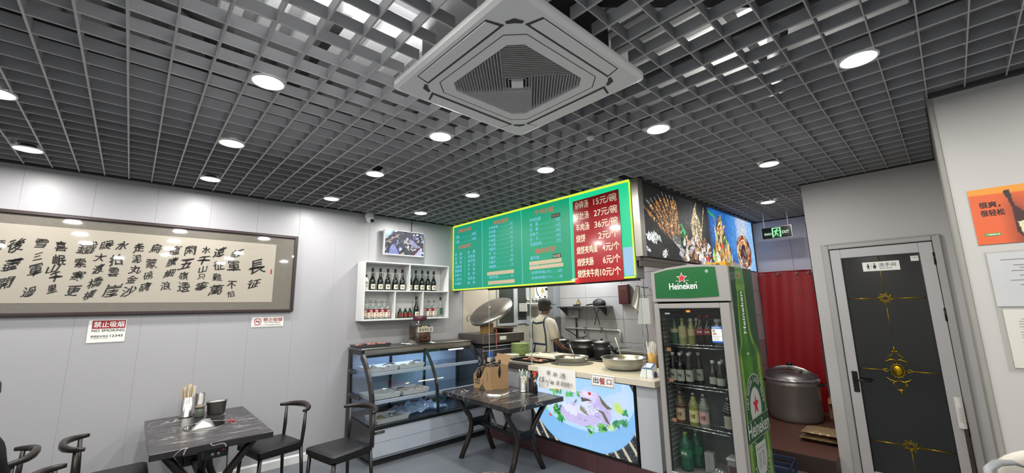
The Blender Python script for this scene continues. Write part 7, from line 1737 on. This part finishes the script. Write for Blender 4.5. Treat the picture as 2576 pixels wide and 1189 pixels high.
ch2 = cyl_holder('ribbed steel cylinder of green-tipped chopsticks on the table by the counter', 3.20, 3.29, 0.681, 0.047, 0.155)
m_cg = M('chop_green', '#3c8c5a', 0.5)
for i in range(9):
    a = i * 0.9; obj('chopsticks', MB().tube([(0.02 * math.cos(a), 0.02 * math.sin(a), 0.03), (0.042 * math.cos(a), 0.042 * math.sin(a), 0.17 + 0.012 * (i % 4)), (0.05 * math.cos(a), 0.05 * math.sin(a), 0.205 + 0.01 * (i % 3))], 0.004, 5), [m_cg if i % 2 else m_paper], ch2)
for i in range(24):
    a = 2 * math.pi * i / 24; obj('rib', MB().box(-0.0008, -0.0025, 0.015, 0.0008, 0.0025, 0.15).xf(Matrix.Rotation(a, 4, 'Z') @ Matrix.Translation((0.0475, 0, 0))), m_steel_d, ch2)
tz = thing('napkin_holder', 'dark lacquered napkin holder next to the steel chopstick cylinder', 'holder', (3.23, 3.19, 0.681))
obj('holder', MB().box(-0.035, -0.02, 0, 0.035, 0.025, 0.15, 0.006), M('lacquer_dark', '#241a1c', 0.25), tz); obj('paper', MB().box(-0.02, -0.008, 0.12, 0.02, 0.008, 0.19, 0.002), m_black, tz)
sy_ = thing('sauce_bottle', 'small black sauce bottle with orange cap at the front of the right table', 'bottle', (3.20, 3.115, 0.681))
obj('bottle', MB().lathe([(0, 0), (0.025, 0), (0.027, 0.004), (0.027, 0.07), (0.02, 0.095), (0.012, 0.105), (0.012, 0.115), (0, 0.115)], n=18), M('soy_black', '#100c0b', 0.12), sy_)
obj('cap', MB().lathe([(0.016, 0.112), (0.014, 0.128), (0.005, 0.135), (0, 0.136)], n=14), M('cap_peach', '#c88a6c', 0.4), sy_)

# ------------------------------------------------------------------ restroom door
m_door = M('door_white', '#b8b5b6', 0.38, nscale=2, namt=0.05)
m_trim = M('door_trim', '#a9a6a4', 0.4, nscale=3, namt=0.08)
for nm, b in (('trim_1', (4.985, 0.775, 0.0, 5.0195, 0.83, 2.13)), ('trim_2', (4.985, 0.005, 0.0, 5.0195, 0.058, 2.13)), ('trim_3', (4.983, 0.058, 2.078, 5.0195, 0.775, 2.132))):
    o = struct(nm, MB().box(*b, 0.006), m_trim)
    if nm == 'trim_3': struct('bead', MB().box(4.978, 0.03, 2.118, 4.983, 0.80, 2.126, 0.002), m_trim, o)
d1 = struct('door_1', MB().box(5.0, 0.062, 0.02, 5.04, 0.15, 2.072, 0.003).box(5.0, 0.69, 0.02, 5.04, 0.77, 2.072, 0.003).box(5.0, 0.15, 1.985, 5.04, 0.69, 2.072, 0.003).box(5.0, 0.15, 0.02, 5.04, 0.69, 0.08, 0.003), m_door)
struct('door_glass', MB().box(5.012, 0.15, 0.08, 5.02, 0.69, 1.985), M('glass_smoked', '#1b1c1c', 0.1, nscale=3, namt=0.1, spec=0.6), d1)
struct('glass_bead', MB().box(5.001, 0.148, 0.078, 5.011, 0.156, 1.987).box(5.001, 0.684, 0.078, 5.011, 0.692, 1.987).box(5.001, 0.156, 1.979, 5.011, 0.684, 1.987), m_black, d1)
hd_ = struct('door_handle', MB().box(4.992, 0.70, 0.75, 5.0, 0.742, 0.935, 0.006), m_black, d1)
struct('lever', MB().tube([(4.995, 0.722, 0.865), (4.955, 0.722, 0.865), (4.95, 0.69, 0.865), (4.95, 0.60, 0.862)], 0.009, 8), m_black, hd_)
for z in (1.87, 1.40, 0.5): struct('hinge', MB().lathe([(0.008, 0), (0.008, 0.105)], (4.992, 0.062, z), 10), m_black, d1)
gx = 5.008
def gl(pts, r=0.004): return MB().tube([(gx, y, z) for y, z in pts], r, 6)
for z, a, b in ((1.595, 0.46, 0.38), (0.965, 0.50, 0.345), (0.345, 0.455, 0.385)):
    struct('gold_bar', gl([(0.69, z), (a, z)]), m_gold, d1); struct('gold_bar', gl([(b, z), (0.15, z)]), m_gold, d1)
struct('gold_bar', gl([(0.42, 1.98), (0.42, 1.635)], 0.003), m_gold, d1); struct('gold_bar', gl([(0.42, 1.555), (0.42, 1.25)], 0.0025), m_gold, d1); struct('gold_bar', gl([(0.42, 0.31), (0.42, 0.09)], 0.0025), m_gold, d1)
def rosette(zc, R=0.04):
    mb = MB()
    for i in range(8):
        a = i * math.pi / 4; cy, cz = 0.42 + R * math.cos(a), zc + R * math.sin(a)
        mb.tube([(gx, cy + 0.011 * math.cos(b), cz + 0.011 * math.sin(b)) for b in [a + j * math.pi / 4 for j in range(7)]], 0.003, 6)
    mb.tube([(gx, 0.42 + 0.022 * math.cos(b), zc + 0.022 * math.sin(b)) for b in [j * math.pi / 8 for j in range(16)]], 0.0035, 6, closed=True)
    struct('gold_rosette', mb, m_gold, d1)
rosette(1.595); rosette(0.345)
mb = MB()
mb.lathe([(0.0, -0.006), (0.026, -0.005), (0.034, 0.0), (0.034, 0.003)], (gx + 0.002, 0.42, 0.965), 24, axis='x', cap=False, sx=1.0, sy=1.0)
mb.v = [(x, y, 0.965 + (z - 0.965) * 1.35) for x, y, z in mb.v]
mb.tube([(gx, 0.42 + 0.042 * math.cos(b), 0.965 + 0.056 * math.sin(b)) for b in [j * math.pi / 10 for j in range(20)]], 0.0035, 6, closed=True)
for i in range(12):
    a = i * math.pi / 6; mb.lathe([(0, -0.004), (0.006, 0), (0, 0.004)], (gx, 0.42 + 0.05 * math.cos(a), 0.965 + 0.066 * math.sin(a)), 8)
for s in (-1, 1):
    mb.tube([(gx, 0.42 + s * y, 0.965 + z) for y, z in ((0.055, 0.0), (0.075, 0.013), (0.10, 0.0), (0.12, 0.0))], 0.003, 6); mb.tube([(gx, 0.42 + s * y, 0.965 + z) for y, z in ((0.055, 0.0), (0.075, -0.013), (0.10, 0.0))], 0.003, 6)
    for t in (-1, 1):
        mb.tube([(gx, 0.42 + s * y, 0.965 + t * z) for y, z in ((0.0, 0.085), (0.03, 0.095), (0.06, 0.082), (0.085, 0.06))], [0.006, 0.006, 0.005, 0.002], 6)
        mb.tube([(gx, 0.42 + s * y, 0.965 + t * z) for y, z in ((0.035, 0.10), (0.05, 0.12), (0.03, 0.13), (0.012, 0.15))], [0.004, 0.004, 0.003, 0.002], 6)
        mb.tube([(gx, 0.42 + s * y, 0.965 + t * z) for y, z in ((0.0, 0.155), (0.012, 0.165), (0.026, 0.16))], [0.004, 0.005, 0.003], 6)
for t in (-1, 1): mb.tube([(gx, 0.42, 0.965 + t * z) for z in (0.15, 0.18, 0.20, 0.215)], [0.003, 0.008, 0.005, 0.001], 6)
struct('gold_medallion', mb, m_gold, d1)
rs = thing('restroom_sign', 'white sign with man and woman figures stuck on the dark restroom door glass', 'sign', (5.005, 0.285, 1.845))
obj('plate', MB().box(-0.003, 0, 0, 0.003, 0.255, 0.085, 0.002), m_whiteink, rs)
L = Letters((-0.0035, 0.255, 0), (0, -1, 0), (0, 0, 1), 0.0006)
for u, skirt in ((0.04, 0), (0.085, 1)):
    L.disc(u, 0.065, 0.006, m_ink, n=12); L.line([(u - 0.014, 0.048), (u + 0.014, 0.048)], 0.005, m_ink)
    if skirt: L.poly([(u - 0.004, 0.056), (u + 0.004, 0.056), (u + 0.013, 0.03), (u - 0.013, 0.03)], m_ink, 0.0003); L.line([(u - 0.004, 0.03), (u - 0.004, 0.018)], 0.004, m_ink); L.line([(u + 0.004, 0.03), (u + 0.004, 0.018)], 0.004, m_ink)
    else: L.rect(u - 0.006, 0.032, u + 0.006, 0.056, m_ink, 0.0003); L.line([(u - 0.004, 0.034), (u - 0.007, 0.018)], 0.0045, m_ink); L.line([(u + 0.004, 0.034), (u + 0.007, 0.018)], 0.0045, m_ink)
L.rect(0.062, 0.02, 0.0635, 0.068, m_ink); L.text('洗手间', 0.115, 0.035, 0.115, 0.036, m_ink, 0.005); L.text('REST ROOM', 0.12, 0.017, 0.08, 0.010, m_ink)
L.done('lettering', rs)
sk = thing('door_sticker', 'tiny white sticker at the top right of the restroom door glass', 'sticker', (5.009, 0.16, 1.915))
obj('label', MB().box(-0.001, 0, 0, 0.001, 0.05, 0.045), m_paper, sk)
L = Letters((-0.0015, 0.05, 0), (0, -1, 0), (0, 0, 1), 0.0004); L.text('T 81', 0.006, 0.025, 0.035, 0.01, m_ink); L.done('print', sk)
hc_ = thing('hanging_card', 'curled white instruction card with a brown strap hanging on the door trim', 'card', (4.978, 0.075, 0.56))
obj('card', MB().sheet(lambda u, v: (-0.01 - 0.012 * math.sin(3.1 * u), 0.035 - 0.045 * u, 0.24 * v), 8, 3), m_paper, hc_)
L = Letters((-0.024, 0.03, 0), (0, -1, 0), (0, 0, 1), 0.0)
for i in range(8): L.rect(0.006, 0.05 + i * 0.015, 0.032, 0.053 + i * 0.015, m_fgrey)
L.done('print', hc_)
obj('strap', MB().box(-0.012, -0.012, -0.56, -0.006, 0.012, -0.005, 0.002), M('strap_brown', '#3f3531', 0.6), hc_)

# ------------------------------------------------------------------ exit sign
es = thing('exit_sign', 'hanging green and black emergency exit sign with running figure', 'exit sign', (6.30, 1.325, 2.425))
obj('housing', MB().box(0, 0, 0, 0.025, 0.36, 0.165, 0.003), M('exit_frame', '#b8b8b4', 0.3, 0.6), es)
obj('face', MB().box(-0.002, 0.008, 0.008, 0.0, 0.352, 0.157), M('exit_black', '#0e1a12', 0.25), es)
obj('hanging_rod', MB().tube([(0.012, 0.04, 0.165), (0.012, 0.04, 0.40)], 0.006, 8), m_white, es); obj('hanging_rod', MB().tube([(0.012, 0.32, 0.165), (0.012, 0.32, 0.40)], 0.006, 8), m_white, es)
m_eg = glow('exit_green', '#8cf0a4', 1.6); m_ed = M('exit_deep_green', '#0d4a22', 0.3); m_ew = glow('exit_white', '#d8f4dc', 1.2)
L = Letters((-0.0025, 0.36, 0), (0, -1, 0), (0, 0, 1), 0.0006)
L.rect(0.125, 0.02, 0.235, 0.15, m_ed)
L.rect(0.128, 0.025, 0.142, 0.148, m_eg, 0.0005); L.rect(0.218, 0.025, 0.232, 0.148, m_eg, 0.0005); L.rect(0.142, 0.138, 0.218, 0.148, m_eg, 0.0005); L.rect(0.128, 0.02, 0.15, 0.03, m_eg, 0.0005); L.rect(0.21, 0.02, 0.232, 0.03, m_eg, 0.0005)
L.disc(0.19, 0.122, 0.009, m_eg, 0.0008)
L.line([(0.182, 0.11), (0.172, 0.085), (0.170, 0.07)], [0.018, 0.017, 0.014], m_eg, 0.0008); L.line([(0.18, 0.108), (0.20, 0.098), (0.213, 0.104)], 0.008, m_eg, 0.0009); L.line([(0.178, 0.108), (0.16, 0.105), (0.152, 0.09)], 0.008, m_eg, 0.0009)
L.line([(0.172, 0.072), (0.19, 0.062), (0.197, 0.035)], 0.010, m_eg, 0.0009); L.line([(0.17, 0.072), (0.168, 0.052), (0.147, 0.046)], 0.010, m_eg, 0.0009)
L.text('安全出口', 0.035, 0.055, 0.085, 0.032, m_ew, 0.02); L.text('EXIT', 0.245, 0.06, 0.08, 0.038, m_ew, 0.02)
L.done('pictogram', es)

# ------------------------------------------------------------------ red curtain, pressure cooker and goods in the passage
cu = thing('red_curtain', 'dark red sheet curtain with eyelets hanging over the far passage wall', 'curtain', (6.84, 1.28, 0.15))
obj('sheet', MB().sheet(lambda u, v: (0.005 * math.sin(9 * u + 1.2 * v) + 0.0025 * math.sin(31 * u + 7 * v) + 0.007 * math.sin(5 * u - 6 * v) - 0.02 + 0.02 * (1 - v) * math.sin(5 * u), 0.655 * u + 0.005 * math.sin(7 * v), 1.86 * v + 0.010 * math.sin(8 * u)), 60, 30), m_red, cu)
obj('hem', MB().tube([(-0.022, 0.0, 1.855), (-0.02, 0.33, 1.862), (-0.022, 0.655, 1.857)], 0.008, 6), m_red, cu)
for y in (0.03, 0.17, 0.40, 0.62): obj('eyelet', MB().lathe([(0.008, -0.03), (0.017, -0.036), (0.02, -0.03)], (0, y, 1.825), 14, axis='x', cap=False), m_steel_d, cu)
pc = thing('pressure_cooker', 'huge steel pressure cooker standing on the red-brown raised floor', 'pressure cooker', (6.20, 1.53, 0.152))
R = 0.285; h = 0.47
obj('pot_body', MB().lathe([(0, 0), (R * 0.93, 0), (R * 0.97, 0.03), (R, 0.08), (R, h - 0.06), (R * 1.01, h - 0.055), (R * 1.01, h - 0.03), (R, h - 0.025), (R, h)], n=44, cap=False), M('cooker_steel', '#96918c', 0.35, 0.6, nscale=2, namt=0.3, stretch=(3, 3, 0.5)), pc)
obj('lid_rim', MB().lathe([(R * 1.03, h), (R * 1.045, h + 0.008), (R * 1.045, h + 0.022), (R * 0.98, h + 0.03)], n=44, cap=False), m_chrome, pc)
obj('lid', MB().lathe([(R * 0.99, h + 0.03), (R * 0.9, h + 0.065), (R * 0.55, h + 0.10), (0, h + 0.112)], n=44, cap=False), m_steel_d, pc)
obj('clamp_bar', MB().tube([(0.0, -R * 0.98, h + 0.055), (0, -R * 0.5, h + 0.12), (0, 0, h + 0.15), (0, R * 0.5, h + 0.125), (0, R * 0.98, h + 0.055)], [0.012, 0.02, 0.024, 0.02, 0.012], 10, flat=(1.2, 0.6)), m_steel, pc)
obj('clamp_knob', MB().lathe([(0.012, h + 0.15), (0.012, h + 0.17), (0.035, h + 0.175), (0.035, h + 0.195), (0, h + 0.2)], n=16), m_black, pc)
for s in (-1, 1): obj('side_handle', MB().tube([(-0.05, s * R, h - 0.04), (-0.045, s * (R + 0.05), h - 0.035), (0.045, s * (R + 0.05), h - 0.035), (0.05, s * R, h - 0.04)], 0.012, 8), m_black, pc)
obj('valve', MB().lathe([(0.015, h + 0.09), (0.015, h + 0.12), (0, h + 0.125)], (-0.08, -0.13, 0), 12), m_black, pc)
for i, (z, lab) in enumerate(((0.152, 'lower gold-brown foil pack of dried food on the raised floor'), (0.212, 'upper gold-brown foil pack of dried food on the raised floor'))):
    mb = MB()
    N_ = 22
    def pf(u, v, sg, i=i):
        e = (1 - abs(2 * u - 1) ** 4) * (1 - abs(2 * v - 1) ** 4)
        return (0.30 * u, 0.0 + 0.34 * v, 0.028 + sg * (0.004 + 0.024 * e * (1 + 0.35 * math.sin(23 * u + 3 * i) * math.sin(31 * v + i))))
    mb.sheet(lambda u, v: pf(u, v, 1), N_, N_); mb.sheet(lambda u, v: pf(u, v, -1), N_, N_)
    tag(obj('foil_pack', mb, M('foil_pack', '#7d6438', 0.3, 0.4, nscale=60, namt=0.5, color2='#c4ab84'), None, (5.27, 0.86 + 0.10 - 0.02 * i, z), 0.0), lab, 'pack', 'foil packs in the passage')
cbx = thing('brown_carton', 'small brown carton by the restroom wall behind the foil packs', 'carton', (6.44, 0.96, 0.152))
obj('carton', MB().box(0, 0, 0, 0.4, 0.27, 0.24, 0.002), m_card, cbx); obj('open_flap', MB().add([(0, 0, 0.24), (0, 0.27, 0.24), (-0.10, 0.25, 0.20), (-0.10, 0.02, 0.20)], [(0, 1, 2, 3)]), m_card, cbx)
cr = thing('blue_crate', 'dark blue slatted plastic crate on the floor behind the fridge', 'crate', (4.32, 1.16, 0.0), 0.1)
m_cr = M('crate_blue', '#232f48', 0.4)
for z in (0.0, 0.06, 0.12): 
    obj('slat', MB().box(0, 0, z, 0.34, 0.008, z + 0.035, 0.002), m_cr, cr); obj('slat', MB().box(0, 0.26, z, 0.34, 0.268, z + 0.035, 0.002), m_cr, cr); obj('slat', MB().box(0, 0.008, z, 0.008, 0.26, z + 0.035, 0.002), m_cr, cr); obj('slat', MB().box(0.332, 0.008, z, 0.34, 0.26, z + 0.035, 0.002), m_cr, cr)
for x in (0.0, 0.328):
    for y in (0.0, 0.256): obj('corner_post', MB().box(x, y, 0, x + 0.012, y + 0.012, 0.16), m_cr, cr)
obj('crate_base', MB().box(0.008, 0.008, 0, 0.332, 0.26, 0.006), m_cr, cr)

# ------------------------------------------------------------------ papers on the right wall
po = thing('orange_poster', 'orange drink poster with brown bottle on the right wall', 'poster', (3.416, -0.70, 1.87))
cv = Canvas(0.565, 0.31, 150, 90, '#cf5a2c')
cv.put(np.clip((cv.Y - 0.275 + 0.04 * cv.X) / 0.006, 0, 1), '#d98c2a'); cv.put(np.clip(1 - np.abs(cv.X - 0.165) / 0.07, 0, 1) * np.clip((0.28 - cv.Y) / 0.1, 0, 1), '#6f3020', 0.8)
cv.put(np.clip((cv.X - 0.21) / 0.05, 0, 1) * (cv.Y < 0.30), '#d9962c', 0.5)
cv.poly([(0.125, 0.285), (0.15, 0.288), (0.153, 0.245), (0.135, 0.24)], '#23261f'); cv.poly([(0.137, 0.24), (0.152, 0.243), (0.158, 0.20), (0.185, 0.16), (0.225, 0.12), (0.23, 0.03), (0.16, 0.03), (0.145, 0.06), (0.145, 0.19)], '#3b1c14')
cv.poly([(0.155, 0.11), (0.20, 0.115), (0.205, 0.045), (0.165, 0.04)], '#cfc8a4'); cv.poly([(0.172, 0.10), (0.195, 0.102), (0.197, 0.06), (0.176, 0.058)], '#1f4f4a')
pr_ = cv.done('poster_print', printed('poster_print', 0, 0.45), po, (-0.0015, 0.565, 0.0), (0, -1, 0), (0, 0, 1))
obj('backing', MB().box(0, 0, 0, 0.003, 0.565, 0.31), m_card, po)
L = Letters((-0.002, 0.565, 0), (0, -1, 0), (0, 0, 1), 0.0006)
L.text('很爽，', 0.033, 0.20, 0.075, 0.034, m_ink, 0.035); L.text('很轻松', 0.033, 0.155, 0.085, 0.034, m_ink, 0.035)
L.done('slogan', po); L = Letters((-0.002, 0.565, 0), (0, -1, 0), (0, 0, 1), 0.0006)
L.poly([(0.03, 0.045), (0.085, 0.045), (0.09, 0.052), (0.085, 0.06), (0.03, 0.06)], M('pill_green', '#3f9a3a', 0.4)); L.text('一种健康的酒', 0.034, 0.048, 0.05, 0.009, m_whiteink, 0.01, lift=0.0005)
L.done('green_pill', po)
s1 = thing('notice_sheet', 'white printed notice sheet under the orange poster', 'notice', (3.416, -0.42, 1.535))
obj('sheet', MB().box(-0.001, 0, 0, 0.001, 0.265, 0.285), M('paper_bluish', '#d6d6da', 0.6), s1)
L = Letters((-0.0015, 0.265, 0), (0, -1, 0), (0, 0, 1), 0.0005)
for u, v, w in ((0.045, 0.245, 0.08), (0.135, 0.245, 0.08), (0.085, 0.215, 0.12), (0.105, 0.20, 0.03), (0.075, 0.185, 0.13), (0.10, 0.16, 0.09), (0.065, 0.135, 0.12), (0.095, 0.11, 0.10)): L.rect(u, v, u + w, v + 0.004, m_fgrey)
L.done('print', s1)
s2_ = thing('notice_sheet', 'lower white document sheet in a clear sleeve on the right wall', 'notice', (3.416, -0.42, 1.22))
obj('sheet', MB().box(-0.001, 0, 0, 0.001, 0.25, 0.30), m_paper, s2_)
L = Letters((-0.0015, 0.25, 0), (0, -1, 0), (0, 0, 1), 0.0005)
L.rect(0.07, 0.27, 0.2, 0.276, m_fgrey)
for i in range(16): L.rect(0.045 if i % 4 else 0.055, 0.25 - i * 0.0135, 0.22, 0.2525 - i * 0.0135, m_fgrey)
L.done('print', s2_)
obj('sleeve', MB().box(-0.006, -0.02, -0.02, -0.005, 0.275, 0.61), glass('sleeve_film', (0.95, 0.95, 0.94), 0.03, 0.15), s2_)

# white high chair at the lower right corner
hcw = thing('high_chair', 'white moulded high chair with grey armrest at the lower right corner', 'high chair', (2.34, -0.30, 0))
m_hc = M('highchair_white', '#b3aca0', 0.4, nscale=4, namt=0.05)
obj('back_shell', MB().sheet(lambda u, v: (0.10 + 0.04 * math.sin(math.pi * u) + 0.03 * v, -0.20 + 0.505 * u * (1 - 0.10 * v) + 0.02 * v, 0.56 + (0.475 - 0.03 * (2 * u - 1) ** 4 * 2) * v), 20, 12), m_hc, hcw)
hcw.children[0].modifiers.new('thick', 'SOLIDIFY').thickness = 0.022
obj('seat_shell', MB().box(-0.20, -0.18, 0.53, 0.13, 0.20, 0.57, 0.02), m_hc, hcw)
for s in (-1, 1):
    y = 0.02 + s * 0.285
    obj('armrest', MB().tube([(-0.14, y, 0.955), (-0.10, y - 0.005 * s, 0.995), (-0.03, y - 0.03 * s, 1.004), (0.05, y - 0.07 * s, 0.995), (0.09, y - 0.10 * s, 0.975)], [0.008, 0.012, 0.014, 0.011, 0.005], 12, flat=(0.7, 1.1)), M('arm_grey', '#77797a', 0.4), hcw)
    obj('arm_post', MB().tube([(-0.14, y, 0.965), (-0.15, y, 0.56)], 0.008, 8), M('arm_grey', '#77797a', 0.4), hcw)
    for x in (-0.18, 0.12): obj('leg', MB().tube([(x, 0.02 + s * 0.18, 0.54), (x * 1.4, 0.02 + s * 0.26, 0.0)], [0.018, 0.014], 8), m_hc, hcw)
